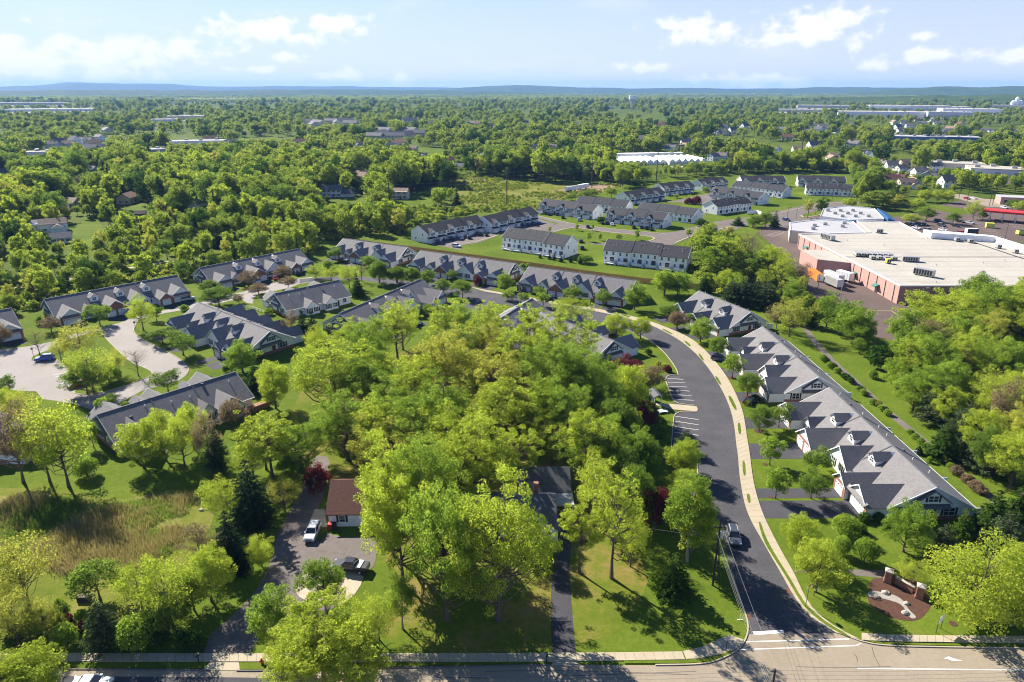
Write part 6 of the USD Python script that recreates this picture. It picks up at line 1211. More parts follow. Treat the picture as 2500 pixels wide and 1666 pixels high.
put('plate', Buf().add([(.38 * math.cos(a), -.055, 3.4 + .38 * math.sin(a)) for a in np.arange(8) * math.pi / 4 + math.pi / 8] + [(.38 * math.cos(a), -.04, 3.4 + .38 * math.sin(a)) for a in np.arange(8) * math.pi / 4 + math.pi / 8], [tuple(range(8)), tuple(range(15, 7, -1))] + [(i, i + 8, (i + 1) % 8 + 8, (i + 1) % 8) for i in range(8)]), 'red', so)
sign('street_sign', 'small green notice on a short post beside the stop sign', 'road sign', g('B3', 1010, 1015), 1.9, .8, .6, 'green_metal')
sign('notice_board', 'white two-post notice on the lawn beside the main road', 'sign', g('B3', 1805, 1240), 2.6, 1.5, 1.0, 'trim', 2, math.radians(35))
sign('road_sign', 'small sign post on the flared corner left of the junction', 'road sign', g('B3', 450, 1365), 2.3, .45, .5, 'metal', 1)
for i, (r, x, y, lb) in enumerate((('M1', 865, 665, 'small brown sign post at the corner of the court pavement'), ('M1', 215, 838, 'small brown sign post at the island corner by the blue car'))):
    sign('road_sign', lb, 'road sign', g(r, x, y), 2.6, .6, .6, 'roof_brown')
ut = thing('flag_marker', 'thin white utility marker on the grass at the junction', 'marker', (*g('B3', 540, 1170), 0))
put('stake', Buf().cyl(0, 0, 0, .9, .05, .03), 'trim', ut); put('base', Buf().box(-.35, .35, -.08, .08, 0, .06), 'trim', ut)
hy = thing('fire_hydrant', 'small red hydrant on the grass verge of the main road', 'hydrant', (*g('B1', 1672, 1448), 0))
put('barrel', Buf().cyl(0, 0, 0, .65, .16, .15, 10), 'red', hy); put('cap', Buf().cyl(0, 0, .65, .85, .17, .05, 10), 'red', hy); put('outlet', Buf().box(-.3, .3, -.07, .07, .38, .52), 'red', hy)
mb = thing('mailbox', 'dark mailbox on a post by the left driveway apron', 'mailbox', (*g('B1', 1268, 1440), 0))
put('post', Buf().box(-.06, .06, -.06, .06, 0, 1.0), 'pole_wood', mb); put('box', Buf().box(-.14, .14, -.28, .28, 1.0, 1.3), 'dark_metal', mb)
mb2 = thing('mailbox', 'dark mailbox on a post by the dark central driveway', 'mailbox', (*g('B2', 1396, 1440), 0))
put('post', Buf().box(-.07, .07, -.07, .07, 0, 1.15), 'pole_wood', mb2); put('box', Buf().box(-.15, .15, -.3, .3, 1.15, 1.45), 'dark_metal', mb2)
def pillar(label, P):
    t = thing('brick_pillar', label, 'pillar', (*P, 0), math.radians(-30))
    put('shaft', Buf().box(-.46, .46, -.46, .46, 0, 1.95), 'brick', t); put('plinth', Buf().box(-.54, .54, -.54, .54, 0, .3), 'brick', t)
    c = put('cap', Buf().box(-.58, .58, -.58, .58, 1.95, 2.07), 'stone', t)
    put('cap_top', Buf().add([(-.55, -.55, 2.07), (.55, -.55, 2.07), (.55, .55, 2.07), (-.55, .55, 2.07), (0, 0, 2.4)], [(0, 1, 4), (1, 2, 4), (2, 3, 4), (3, 0, 4)]), 'stone', c)
pillar('left brick entrance pillar with a pale stone cap in the mulch bed', g('B3', 1478, 925)); pillar('right brick entrance pillar with a pale stone cap in the mulch bed', g('B3', 1680, 1025))
ew = thing('entrance_wall', 'low dark entrance sign wall between the brick pillars', 'wall', (*g('B3', 1510, 925), 0), math.atan2(*(np.array(g('B3', 1650, 1005)) - g('B3', 1510, 925))[::-1]))
lw_ = float(np.linalg.norm(np.array(g('B3', 1650, 1005)) - g('B3', 1510, 925)))
put('wall', Buf().box(.5, lw_ - .2, -.2, .2, 0, 1.1), 'brick', ew); put('coping', Buf().box(.4, lw_ - .1, -.27, .27, 1.1, 1.2), 'stone', ew)
def rock(label, P, s, seed):
    m = trimesh.creation.icosphere(2, s); m.vertices *= [1.2, .9, .65]; m.vertices += (meshkit.fbm(m.vertices * 1.6 / s + seed, 3)[:, None] - .5) * s * .7; m.vertices += [*P, s * .2]
    put('boulder', (m.vertices, m.faces), 'stone', None, label=label, category='boulder')
rock('pale boulder near the left pillar in the mulch bed', g('B3', 1468, 1000), .5, 1); rock('brownish boulder left in the gravel stream', g('B3', 1415, 1025), .36, 4); rock('pale boulder near the right pillar', g('B3', 1600, 1068), .38, 7); rock('pale boulder at the lower end of the gravel stream', g('B3', 1592, 1128), .45, 9)
rock('small rock pair on the mown strip by the grassland', g('B1', 1330, 462), .5, 12); rock('dark low rock on the mown strip by the grassland', g('B1', 1290, 470), .45, 14)
for (x, y, w, lb) in ((1900, 1195, 50, 'round mulch bed with a thin stake at the right'), (700, 178, 32, 'mulch ring under the tree by the double driveway'), (742, 388, 32, 'mulch ring under the young maple near the pavement'), (992, 228, 30, 'mulch ring under the pear tree beside the double driveway'), (985, 385, 30, 'mulch ring under the bushy tree by the second drive'), (1005, 960, 50, 'mulch ring under the bright maple by the stop sign')):
    c = g('B3', x, y); r = abs(g('B3', x + w / 2, y)[0] - c[0]); structure('mulch_bed', Buf().sheet(Point(c).buffer(r), .045), 'mulch', lb)
for (x, y, lb) in ((488, 975, 'mulch ring under the young maple near the upper drives'), (585, 1095, 'mulch ring under the tree opposite the parking bays'), (660, 1315, 'mulch ring under the dense tree by the middle drives')):
    structure('mulch_bed', Buf().sheet(Point(g('M3', x, y)).buffer(1.0), .045), 'mulch', lb)
def lamp(label, P, h=8.0, group=None, arm=1.2, rz=0.0, mat='metal'):
    t = thing('street_lamp', label, 'street lamp', (*P, 0), rz, group)
    put('pole', Buf().cyl(0, 0, 0, h, .10, .07, 6), mat, t); put('arm', Buf().tube([(0, 0, h - .05), (arm, 0, h + .05)], .05, 5), mat, t); put('head', Buf().box(arm - .15, arm + .55, -.18, .18, h - .02, h + .14), mat, t)
lamp('pale street lamp at the south corner of the store', g('M3', 1685, 530), 7.0); lamp('grey lamp post rising from the trees below the loading bay', g('M3', 1168, 530), 9)
lamp('thin brown post by the orange container', g('M3', 1035, 410), 6, mat='pole_wood'); lamp('lamp post in the car park near the lorry', g('T3', 2230, 1525), 8, mat='dark_metal')
for i, (x, y) in enumerate(((840, 1398), (898, 1398), (975, 1375), (1018, 1378), (1075, 1330), (1125, 1292))): lamp('dark lamp post along the street behind the store', g('T3', x, y), 6.5, 'dark lamp posts along the street behind the store', mat='dark_metal')
for i, (x, y) in enumerate(((1935, 1270), (1985, 1300), (2130, 1315), (2150, 1310))):
    t = thing('utility_pole', 'utility pole on the pale road beyond the car park', 'utility pole', (*g('T3', x, y), 0), 0, 'utility poles on the pale road beyond the car park')
    put('pole', Buf().cyl(0, 0, 0, 11.5, .16, .11, 6), 'pole_wood', t); put('crossarm', Buf().box(-1.1, 1.1, -.06, .06, 10.6, 10.75), 'pole_wood', t)
sh = thing('mailbox_shelter', 'small white mailbox shelter with a grey roof by the parking bays', 'shelter', (*g('M2', 2095, 1150), 0), math.radians(8))
put('roof', Buf().gable('y', -1.2, 3.2, 0, 1.1, 2.6, 3.2), 'roof_slate', sh); put('back_wall', Buf().box(-.8, .8, 2.7, 2.9, 0, 2.6), 'trim', sh)
for x in (-.8, .8):
    for y in (-.9, 2.7): put('post', Buf().box(x - .08, x + .08, y - .08, y + .08, 0, 2.6), 'trim', sh)
for k in range(4): put('mailbox', Buf().box(-.7 + k * .36, -.38 + k * .36, 2.3, 2.69, .7, 1.8), 'metal', sh)
pg = thing('bench_platform', 'white slatted seat platform below the mailbox shelter', 'bench', (*g('M2', 2135, 1195), 0), math.radians(15))
for k in range(6): put('slat', Buf().box(-1.1, 1.1, -.7 + k * .24, -.5 + k * .24, .42, .48), 'trim', pg)
for x in (-1, 1): put('leg', Buf().box(x - .06, x + .06, -.7, .7, 0, .42), 'trim', pg)
bn = [('red wheelie bin against the brown-roofed house', 2108, 588, 'red'), ('black wheelie bin against the brown-roofed house', 2135, 588, 'shutter')]
for lb, x, y, m in bn:
    t = thing('wheelie_bin', lb, 'bin', (*g('B1', x, y), 0)); put('body', Buf().box(-.3, .3, -.35, .35, .08, 1.0), m, t); put('lid', Buf().box(-.33, .33, -.38, .38, 1.0, 1.08), m, t)
    for xx in (-.28, .28): put('wheel', Buf().tube([(xx - .03, .3, .12), (xx + .03, .3, .12)], .12, 8), 'tyre', t)
wp = thing('log_stack', 'stack of cut logs on the mown grass at the left', 'log pile', (*g('B1', 540, 1045), 0))
for r in range(3):
    for k in range(6): put('log', Buf().tube([(-.8 + k * .3 + .03 * (r % 2), -.4, .16 + r * .27), (-.8 + k * .3, .4, .16 + r * .27)], .14, 7), 'bark_pale', wp)
dk = thing('deck', 'reddish timber deck at the end of the big dark-roofed terrace', 'deck', (*g('M1', 1650, 1165), 0), math.radians(49))
for k in range(14): put('board', Buf().box(-2.2, 2.2, -1.6 + k * .23, -1.4 + k * .23, .5, .55), 'deck_wood', dk)
put('railing', Buf().box(-2.2, 2.2, -1.66, -1.61, .5, 1.4).box(2.15, 2.2, -1.6, 1.6, .5, 1.4), 'deck_wood', dk); put('frame', Buf().box(-2.1, 2.1, -1.5, 1.5, .05, .49), 'deck_wood', dk)
# tall power poles
def power(label, P, h):
    t = thing('power_pole', label, 'power pole', (*P, 0), math.radians(35))
    put('pole', Buf().cyl(0, 0, 0, h, .38, .24, 7), 'pole_wood', t)
    for k, z in enumerate((h - 1, h - 3.4, h - 5.8)): put('crossarm', Buf().box(-1.7, 1.7, -.1, .1, z - .1, z + .1), 'pole_wood', t)
    for z in (h - 1.1, h - 3.5, h - 5.9):
        for x in (-1.6, 1.6): put('insulator', Buf().cyl(x, 0, z - .7, z, .09, .09, 5), 'dark_metal', t)
PP = [(g('T1', 1388, 1455), 20, 'left power pole with crossarms rising from the wood'), (g('T2', 400, 1390), 20.5, 'tall dark power pole in front of the cream house'), (g('T2', 1143, 1305), 22, 'tall dark power pole at the edge of the scrub field'), (g('T2', 1685, 1200), 21.5, 'tall dark power pole behind the white trailers'), (g('T2', 2095, 1165), 25, 'tall power pole in front of the greenhouses'),
      (g('T3', 300, 1075), 26, 'power pole right of the greenhouses'), (g('T3', 550, 1000), 24, 'distant power pole above the trees right of the greenhouses'), (g('T3', 930, 990), 26, 'left of three distant power poles before the right-hand houses'), (g('T3', 1055, 960), 27, 'middle of three distant power poles before the right-hand houses'), (g('T3', 1255, 910), 27, 'right of three distant power poles before the right-hand houses'), (g('T3', 1590, 860), 34, 'leaning distant pole left of the blue warehouse')]
for P, h, lb in PP: power(lb, P, h)
for i in range(6):
    (a, ha, _), (b, hb, _) = PP[i], PP[i + 1]
    for k, dz in enumerate((1.8, 4.2, 6.6)):
        put('power_line', Buf().tube(sag((*a, ha - dz), (*b, hb - dz), 2.0, 12), .035, 4, False), 'cable', None, label='thin power line strung between the tall poles', category='power line', group='power lines along the row of tall poles')
# ---------------------------------------------------------------- distant buildings
clear = []        # places kept free of woodland: (polygon)
SIGHT = []
def low_enough(P, h):
    """Wood before a building stays as low as it does in the photograph, where the building shows over it."""
    az, d, out = np.arctan2(P[:, 0], P[:, 1]), np.hypot(P[:, 0], P[:, 1]), h.copy()
    for a, w, D, z in SIGHT:
        k = (np.abs(az - a) < w) & (d < D) & (d > D * .3)
        out[k] = np.minimum(out[k], (CAMH - (CAMH - z) * d[k] / D))
    return out
def keep_clear(P, r, depth, back=None, z=3.0):
    D = float(np.hypot(*P)); SIGHT.append((math.atan2(P[0], P[1]), r * .92 / D, D, z))
    """No tall wood on a building nor for some metres on the near side of it."""
    d = np.array(P, float); d = d / np.linalg.norm(d); n = np.array([d[1], -d[0]])
    P = np.array(P); back = min(r, 14) if back is None else back
    clear.append(Polygon([P + n * r + d * back, P - n * r + d * back, P - n * r - d * depth, P + n * r - d * depth]))
gr_ = thing('greenhouses', 'rows of white hooped and gabled greenhouse roofs before the wood', 'greenhouse', (0, 0, 0))
ga, gb_ = np.array(g('T2', 1850, 1062)), np.array(g('T3', 330, 1050))
gd = (gb_ - ga) / np.linalg.norm(gb_ - ga); gn = np.array([-gd[1], gd[0]])
n_b = 14; wd = np.linalg.norm(gb_ - ga) / n_b
for k in range(n_b):
    c = ga + gd * wd * (k + .5)
    b = Buf(); L1 = 46 if k < 8 else 34
    if k < 8:
        ps = [(wd * .48 * math.cos(t), 2.0 + 2.4 * math.sin(t)) for t in np.linspace(0, math.pi, 9)]
    else: ps = [(wd * .49, 3.4), (0, 6.0), (-wd * .49, 3.4)]
    ps = [(ps[0][0], 0)] + ps + [(ps[-1][0], 0)]
    v = [(*(c + gd * u + gn * y), z) for y in (8 if k < 8 else 0, L1 + 8) for u, z in ps]; n = len(ps)
    b.add(v, [tuple(range(n)), tuple(range(2 * n - 1, n - 1, -1))] + [(i + n, (i + 1) % n + n, (i + 1) % n, i) for i in range(n)])
    bay = put('bay', b, 'trim', gr_)
    if k >= 8:
        vb = Buf()
        for j in (-.25, .05, .3): p = c + gd * wd * j; vb.fbox(p, gd, -.8, .8, .0, .06, .5, 2.6)
        put('opening', vb, 'siding_cream', bay)
bk_ = put('back_shed', Buf().fbox(ga + gn * 62, gd, 20, 95, -8, 0, 0, 6), 'siding', gr_)
put('long_shed', Buf().fbox(np.array(g('T3', 100, 1100)), gd, 0, 55, -7, 0, 0, 4.2), 'trim', gr_)
keep_clear(g('T2', 2200, 1050), 64, 10, 60, 1.5); keep_clear(g('T3', 120, 1090), 30, 8, 12, 1.0)
def warehouse(label, P, w, d, h, wall='trim', roof='flat_roof', rz=None, docks=8, stripe=None, extra=()):
    rz = -math.atan2(P[0], P[1]) * .7 if rz is None else rz
    t = thing('warehouse', label, 'warehouse', (*P, 0), rz)
    put('wall', Buf().box(-w / 2, w / 2, 0, d, 0, h), wall, t); put('roof', Buf().box(-w / 2 - .3, w / 2 + .3, -.3, d + .3, h, h + .5), roof, t)
    for k in range(docks): put('dock_door', Buf().box(-w / 2 + w * (k + .5) / docks - 2, -w / 2 + w * (k + .5) / docks + 2, -.12, -.01, .8, min(5, h * .6)), 'grey_roof', t)
    for k in range(docks): put('rooftop_unit', Buf().box(-w / 2 + w * (k + .3) / docks, -w / 2 + w * (k + .3) / docks + 4, d * (.3 + .4 * (k % 2)), d * (.3 + .4 * (k % 2)) + 3, h + .5, h + 2.5), 'metal', t)
    if stripe: put('stripe', Buf().box(-w / 2, w / 2, -.2, -.02, h * .55, h), stripe, t)
    keep_clear(P, w * .5, 16 + np.linalg.norm(P) * .05, d + 5, h * .4)
    structure('industrial_yard', Buf().sheet(clear[-1].buffer(-2), .12 + .01 * len(clear) % .05), 'asphalt_old' if len(clear) % 2 else 'asphalt_brown', 'paved yard before the ' + label)
warehouse('long white warehouse at the right, upper of the distant pair', g('T3', 1620, 702), 250, 120, 13, 'trim', 'flat_roof')
warehouse('cream flat warehouse right of the blue-white one', g('T3', 1810, 704), 190, 100, 11, 'trim')
warehouse('white warehouse end at the right of the distant industrial group', g('T3', 2020, 728), 150, 120, 13)
warehouse('long low white warehouse in front of the distant industrial group', g('T3', 1560, 745), 300, 90, 11, 'siding')
warehouse('dark warehouse block right of the long low white one', g('T3', 1880, 752), 100, 60, 13, 'siding_grey', 'grey_roof')
warehouse('flat white industrial hall far right of the silo', g('T3', 2300, 692), 190, 60, 10, 'siding_cream')
warehouse('blue-walled warehouse with a dark roof at the right', g('T3', 1660, 905), 74, 34, 6.5, 'blue_metal', 'grey_roof', docks=5)
warehouse('dark-roofed hall joined right of the blue-walled warehouse', g('T3', 1900, 908), 64, 30, 6.5, 'siding_grey', 'grey_roof', docks=4, stripe='blue_metal')
warehouse('pale low hall among trees left of the industrial group', g('T3', 1080, 690), 190, 70, 9, 'siding_grey', 'flat_roof')
warehouse('white low hall high among the trees at the right', g('T3', 1380, 655), 330, 80, 11, 'siding', 'flat_roof')
warehouse('pale sheds left of the industrial group', g('T3', 920, 715), 150, 50, 7, 'siding_cream', 'grey_roof')
warehouse('white long hall far away at the left edge', g('T1', 150, 672), 330, 100, 9, 'siding_cream', 'flat_roof')
warehouse('white low halls in front of the far left hall', g('T1', 330, 712), 260, 90, 7, 'trim', 'flat_roof')
warehouse('white hall among trees left of centre', g('T1', 1050, 785), 60, 30, 7, 'trim', 'flat_roof', docks=3)
warehouse('pale hall behind the white hall left of centre', g('T1', 1200, 762), 95, 40, 7, 'siding_cream', 'flat_roof', docks=4)
warehouse('thin white hall on the horizon left of centre', g('T1', 1360, 645), 420, 100, 12, 'trim', 'flat_roof')
warehouse('low white sheds beside the grass field at the left', g('T1', 1240, 925), 75, 24, 4.5, 'siding', 'grey_roof', docks=4)
warehouse('grey low works among the trees at the left', g('T1', 1000, 985), 30, 20, 5, 'siding_grey', 'grey_roof', docks=3)
warehouse('white low roof among trees near the left edge', g('T1', 230, 1000), 34, 18, 4.5, 'siding', 'flat_roof', docks=3)
warehouse('white flat industrial roof at the right edge behind the houses', g('T3', 2180, 1130), 40, 30, 6, 'siding', 'flat_roof', docks=3)
warehouse('pale flat industrial roof behind the right-edge houses', g('T3', 1930, 1092), 42, 24, 6, 'siding_cream', 'flat_roof', docks=3)
wt = thing('water_tower', 'white drum-shaped water tower on the horizon right of centre', 'water tower', (*g('T2', 1945, 700), 0))
put('tank', Buf().cyl(0, 0, 34, 47, 15, 15, 20), 'trim', wt); put('pedestal', Buf().cyl(0, 0, 0, 34, 7, 9, 14), 'metal', wt)
si = thing('silo', 'pale dome silos at the far right', 'silo', (*g('T3', 2310, 690), 0))
for x, h in ((-14, 22), (0, 34), (16, 22)): put('silo_body', Buf().cyl(x, 10, 0, h, 9, 8, 14), 'trim', si); put('dome', Buf().cyl(x, 10, h, h + 6, 8, 1.5, 14), 'trim', si)
keep_clear(g('T3', 2310, 690), 40, 100, 30, 8)
# houses among the trees, each from one of six kinds
def house_kind(name, *a, **k):
    p = kind_prim(name); house('', (0, 0), 0, *a, parent=p, sub=False, **k)
house_kind('cottage_white', 11, 8, 4.8, 7.6, wall='siding', roof='roof', storeys=2, chimney=True); house_kind('cottage_cream', 12, 8, 4.6, 7.4, wall='siding_cream', roof='roof_tan', storeys=2, wing=(3, 5, 2.5, 4.4))
house_kind('cottage_grey', 13, 8.5, 3.0, 5.6, wall='siding_grey', roof='roof_slate', storeys=1, wing=(-3, 5.5, 3, 4.6)); house_kind('cottage_tall', 9, 9, 5.4, 9.2, wall='siding', roof='roof_slate', storeys=2, wins=2)
house_kind('cottage_brown', 12, 9, 4.2, 6.8, wall='siding_cream', roof='roof_brown', storeys=1); house_kind('row_block', 26, 11, 5.6, 8.8, wall='siding_cream', roof='roof_slate', storeys=2, wins=7)
CK = ['cottage_white', 'cottage_cream', 'cottage_grey', 'cottage_tall', 'cottage_brown']
CT = dict(cottage_white='white grey-roofed house', cottage_cream='cream tan-roofed house', cottage_grey='grey bungalow', cottage_tall='tall white gabled house', cottage_brown='cream brown-roofed house', row_block='grey-roofed terrace block')
hs = [('T3', x, y, k) for x, y, k in ((185, 945, 1), (100, 960, 0), (60, 965, 0), (440, 830, 3), (450, 860, 1), (400, 850, 2), (565, 820, 3), (30, 808, 4), (780, 975, 0), (905, 965, 1), (1000, 955, 3), (1145, 1015, 1), (1120, 1030, 1), (840, 890, 4), (800, 840, 0), (960, 840, 2), (1010, 815, 3), (1060, 820, 1), (1085, 835, 3), (1155, 855, 0), (1040, 845, 3), (1250, 800, 2), (1310, 1105, 0), (1380, 1010, 3), (1460, 1070, 0), (1500, 1085, 3), (1560, 1100, 0), (1590, 1060, 1), (1640, 1110, 2), (1680, 1120, 0), (1500, 1165, 4), (1530, 1160, 4), (1730, 1130, 2), (1780, 1085, 0), (1850, 1190, 3), (1590, 1195, 1), (1640, 1190, 1), (1540, 830, 3), (1560, 850, 0), (1580, 800, 3), (1520, 790, 1), (1620, 815, 0), (1660, 775, 4), (1700, 790, 2), (1760, 775, 0), (1800, 790, 2), (1850, 830, 2), (1840, 850, 2), (1940, 800, 4), (2100, 840, 2), (2150, 850, 2), (2300, 850, 2), (1260, 940, 0), (490, 850, 3), (370, 1020, 0), (420, 1015, 0), (1880, 835, 1), (1700, 760, 0), (1350, 985, 2))] + \
     [('T2', x, y, k) for x, y, k in ((290, 890, 5), (340, 870, 5), (420, 890, 5), (480, 880, 5), (560, 870, 5), (410, 935, 4), (470, 925, 4), (520, 850, 5), (360, 850, 5), (60, 795, 5), (120, 785, 5), (610, 1005, 2), (540, 965, 1), (770, 1040, 4), (850, 1075, 2), (985, 1000, 2), (1320, 965, 3), (1440, 960, 4), (1570, 970, 1), (1040, 815, 1), (960, 800, 4), (640, 790, 2), (2150, 800, 4), (2000, 915, 3), (2280, 940, 3), (2200, 950, 0), (215, 1150, 1), (1270, 790, 2), (1600, 795, 2), (1810, 690, 5), (1450, 945, 2), (830, 672, 0), (920, 790, 2), (730, 760, 2), (520, 780, 5))] + \
     [('T1', x, y, k) for x, y, k in ((340, 945, 0), (385, 935, 3), (430, 940, 1), (480, 920, 3), (520, 915, 0), (560, 905, 2), (600, 930, 4), (580, 955, 2), (640, 895, 0), (310, 870, 2), (690, 850, 5), (660, 950, 2), (20, 1125, 0), (590, 1110, 0), (480, 1190, 4), (460, 1330, 1), (1340, 900, 4), (1480, 920, 2), (1960, 790, 5), (2030, 795, 5), (2110, 785, 5), (2180, 780, 5), (2000, 810, 5), (2240, 800, 5), (1910, 925, 4), (2290, 935, 2), (820, 1290, 4), (1100, 660, 0), (1700, 655, 3), (2300, 1140, 1))]
hc = {}
for i, (r, x, y, ki) in enumerate(hs):
    k = 'row_block' if ki == 5 else CK[ki]
    P = g(r, x, y + 6)
    lab = f'{CT[k]} {spot(*P)}'.replace('well behind and left of', 'left beyond') if math.hypot(*P) < 620 else f'distant {CT[k]} {["at the left", "left of centre", "right of centre", "at the right"][min(3, int(q(r, x, y)[0] / 625))]}, {["near the horizon", "far up among trees", "among the middle trees"][min(2, int((q(r, x, y)[1] - 222) / 70))]}'
    hc.setdefault(lab, []).append((k, P, i))
for lab, its in hc.items():
    its = sorted(its, key=lambda t: t[1][0] / t[1][1])
    for j, (k, P, i) in enumerate(its):
        sc = 1.0 if math.hypot(*P) < 900 else 1.25
        copy('house', k, ordinal(lab, j, len(its)) if len(its) > 1 else lab, 'house', (*P, 0), random.Random(i).uniform(-.7, .7) + (math.pi / 2 if i % 4 == 0 else 0), (sc,) * 3, lab if len(its) > 1 else None)
        keep_clear(P, 9 if k != 'row_block' else 16, 9 + min(np.linalg.norm(P), 1300) * .02, None, 2.5)
# ---------------------------------------------------------------- woods
for pts in (gl('T2', (10, 1260), (250, 1240), (300, 1290), (240, 1350), (20, 1360)), gl('T2', (390, 1260), (560, 1225), (650, 1255), (700, 1340), (500, 1350), (400, 1345)), gl('T2', (790, 1110), (1050, 1130), (1400, 1165), (1860, 1165), (1850, 1230), (1400, 1300), (1250, 1350), (900, 1350), (820, 1290)),
            gl('T2', (400, 955), (560, 935), (760, 960), (760, 1040), (650, 1040), (560, 1000)), gl('T1', (1440, 885), (1960, 872), (1980, 920), (1700, 930)), gl('T1', (780, 1308), (940, 1308), (950, 1385), (850, 1400)), gl('T1', (420, 1430), (630, 1395), (700, 1500), (670, 1568), (600, 1620), (400, 1560), (300, 1480)),
            gl('T3', (1700, 1230), (2100, 1230), (2500, 1230), (2500, 1700), (1300, 1560), (1000, 1300), (1250, 1310)), gl('T3', (0, 1085), (200, 1065), (330, 1060), (300, 1090), (0, 1110)), gl('T1', (770, 1280), (930, 1270), (930, 1310), (770, 1310))):
    clear.append(poly(pts))
clear.append(estate); clear.append(Polygon([(100, 192), (118, 196), (150, 206), (222, 208), (420, 240), (420, 480), (300, 475), (262, 446), (205, 410), (150, 385), (110, 330)]))
noW = unary_union([c for c in clear if c.is_valid])
wedge = Polygon([(0, 60), (-160, 150), (-560, 640), (560, 640), (320, 330), (150, 190)])
for P, r, dp in ((g('T1', 2140, 1255), 15, 60), (g('T2', 465, 1268), 12, 70), (g('T1', 350, 1475), 12, 50), (g('T1', 395, 1548), 8, 40), (g('T1', 1270, 1335), 7, 60), (g('T1', 900, 1385), 6, 50), (g('T1', 560, 1480), 9, 40), (g('T1', 850, 1340), 9, 60)): keep_clear(P, r, dp * .5, 7, 1.0)
clear.append(LineString(gl('M1', (-60, 430), (90, 402), (450, 345), (840, 270), (1060, 236), (1200, 205))).buffer(2.5))
for r_, x_, y_, w_ in (('T1', 560, 1480, 12), ('T1', 860, 1345, 14), ('T2', 150, 1300, 16), ('T2', 560, 1300, 14), ('T2', 650, 985, 16), ('T1', 1700, 895, 40), ('T2', 1100, 1200, 60), ('T2', 1550, 1220, 30)):
    P = g(r_, x_, y_); SIGHT.append((math.atan2(P[0], P[1]), w_ / math.hypot(*P), math.hypot(*P), .5))
noW = unary_union([c for c in clear if c.is_valid])
near_wood = wedge.difference(noW)
# scrub and saplings before the wood and in the scrub field
fld = poly(gl('T2', (800, 1115), (1050, 1140), (1400, 1175), (1850, 1180), (1800, 1230), (1400, 1290), (1250, 1345), (900, 1350), (820, 1290)))
edge_ = poly(gl('T2', (330, 1400), (500, 1330), (860, 1340), (1250, 1345), (1400, 1300), (1340, 1340), (1290, 1310), (940, 1360), (560, 1430), (530, 1490), (200, 1500), (60, 1520), (-100, 1510), (0, 1420)))
rg = np.random.default_rng(77)
def points(pg, n, gap, rg=rg):
    x0, y0, x1, y1 = pg.bounds; P = np.c_[rg.uniform(x0, x1, n), rg.uniform(y0, y1, n)]
    P = P[shapely.contains_xy(pg, P[:, 0], P[:, 1])]
    cell, keep, cells = gap / 1.42, [], {}
    for p in P:
        c = (int(p[0] // cell), int(p[1] // cell))
        if any((c[0] + i, c[1] + j) in cells and np.hypot(*(cells[(c[0] + i, c[1] + j)] - p)) < gap for i in (-2, -1, 0, 1, 2) for j in (-2, -1, 0, 1, 2)): continue
        cells[c] = p; keep.append(p)
    return np.array(keep).reshape(-1, 2)
def instancer(name, label, cat, kinds, P, scales, kindidx=None, zscale=None):
    pi = UsdGeom.PointInstancer.Define(stage, numbered('/World', name))
    paths = []
    for i, k in enumerate(kinds):
        x = UsdGeom.Xform.Define(stage, f'{pi.GetPath()}/kind_{i:03d}'); x.GetPrim().GetReferences().AddInternalReference('/World/Kinds/' + k); paths.append(x.GetPath())
    pi.CreatePrototypesRel().SetTargets(paths)
    n = len(P); a = rg.uniform(0, 2 * math.pi, n)
    pi.CreateProtoIndicesAttr(Vt.IntArray.FromNumpy((kindidx if kindidx is not None else rg.integers(0, len(kinds), n)).astype(np.int32)))
    pi.CreatePositionsAttr(Vt.Vec3fArray.FromNumpy(np.c_[P, np.zeros(n)].astype(np.float32) if P.shape[1] == 2 else P.astype(np.float32)))
    pi.CreateOrientationsAttr(Vt.QuathArray([Gf.Quath(float(math.cos(t / 2)), 0, 0, float(math.sin(t / 2))) for t in a]))
    z = zscale if zscale is not None else scales
    pi.CreateScalesAttr(Vt.Vec3fArray.FromNumpy(np.c_[scales, scales, z].astype(np.float32)))
    return tag(pi.GetPrim(), label=label, category=cat, kind='stuff')
Pw = points(near_wood, 60000, 7.2)
Pw = Pw[np.argsort(np.hypot(Pw[:, 0], Pw[:, 1]))]
vis = np.abs(Pw[:, 0]) < Pw[:, 1] * .80 + 15
Pw = Pw[vis]
WK = ['wood_a', 'wood_b', 'wood_c', 'wood_d', 'wood_e', 'wood_thin', 'wood_fir']
tone = meshkit.fbm(np.c_[Pw * .012, np.zeros(len(Pw))], 3, 4)
kid = np.array([rg.choice(7, p=[.24, .17, .13, .14, .16, .1, .06] if t < .5 else [.27, .16, .05, .26, .06, .16, .04]) for t in tone])
hh = 1.22 * rg.uniform(.62, 1.28, len(Pw)) * (.75 + .5 * meshkit.fbm(np.c_[Pw * .02, np.zeros(len(Pw))], 2, 9))
hn = np.array([SIZE[w][0] for w in WK])[kid]
hh *= np.clip(.62 + (Pw[:, 1] - 270) / 420, .62, 1.0)
hh = low_enough(Pw, hh * hn) / hn
Pw, kid, hh = Pw[hh > .28], kid[hh > .28], hh[hh > .28]
N_SINGLE = 70
single = 0
for i in range(len(Pw)):
    if single >= N_SINGLE: break
    single += 1
    plant(WK[kid[i]], *Pw[i], SIZE[WK[kid[i]]][0] * hh[i]) if hh[i] > .3 else None
belt = points(poly(gl('T3', (60, 1125), (300, 1100), (470, 1090), (860, 1080), (1240, 1092), (1330, 1170), (1350, 1270), (1260, 1290), (1310, 1200), (1232, 1110), (900, 1100), (480, 1114), (100, 1140))), 30000, 6.5)
Pw = np.vstack([Pw, belt]); kid = np.r_[kid, rg.integers(0, 6, len(belt))]; hh = np.r_[hh, rg.uniform(.5, .85, len(belt))]
ii = np.arange(single, len(Pw))
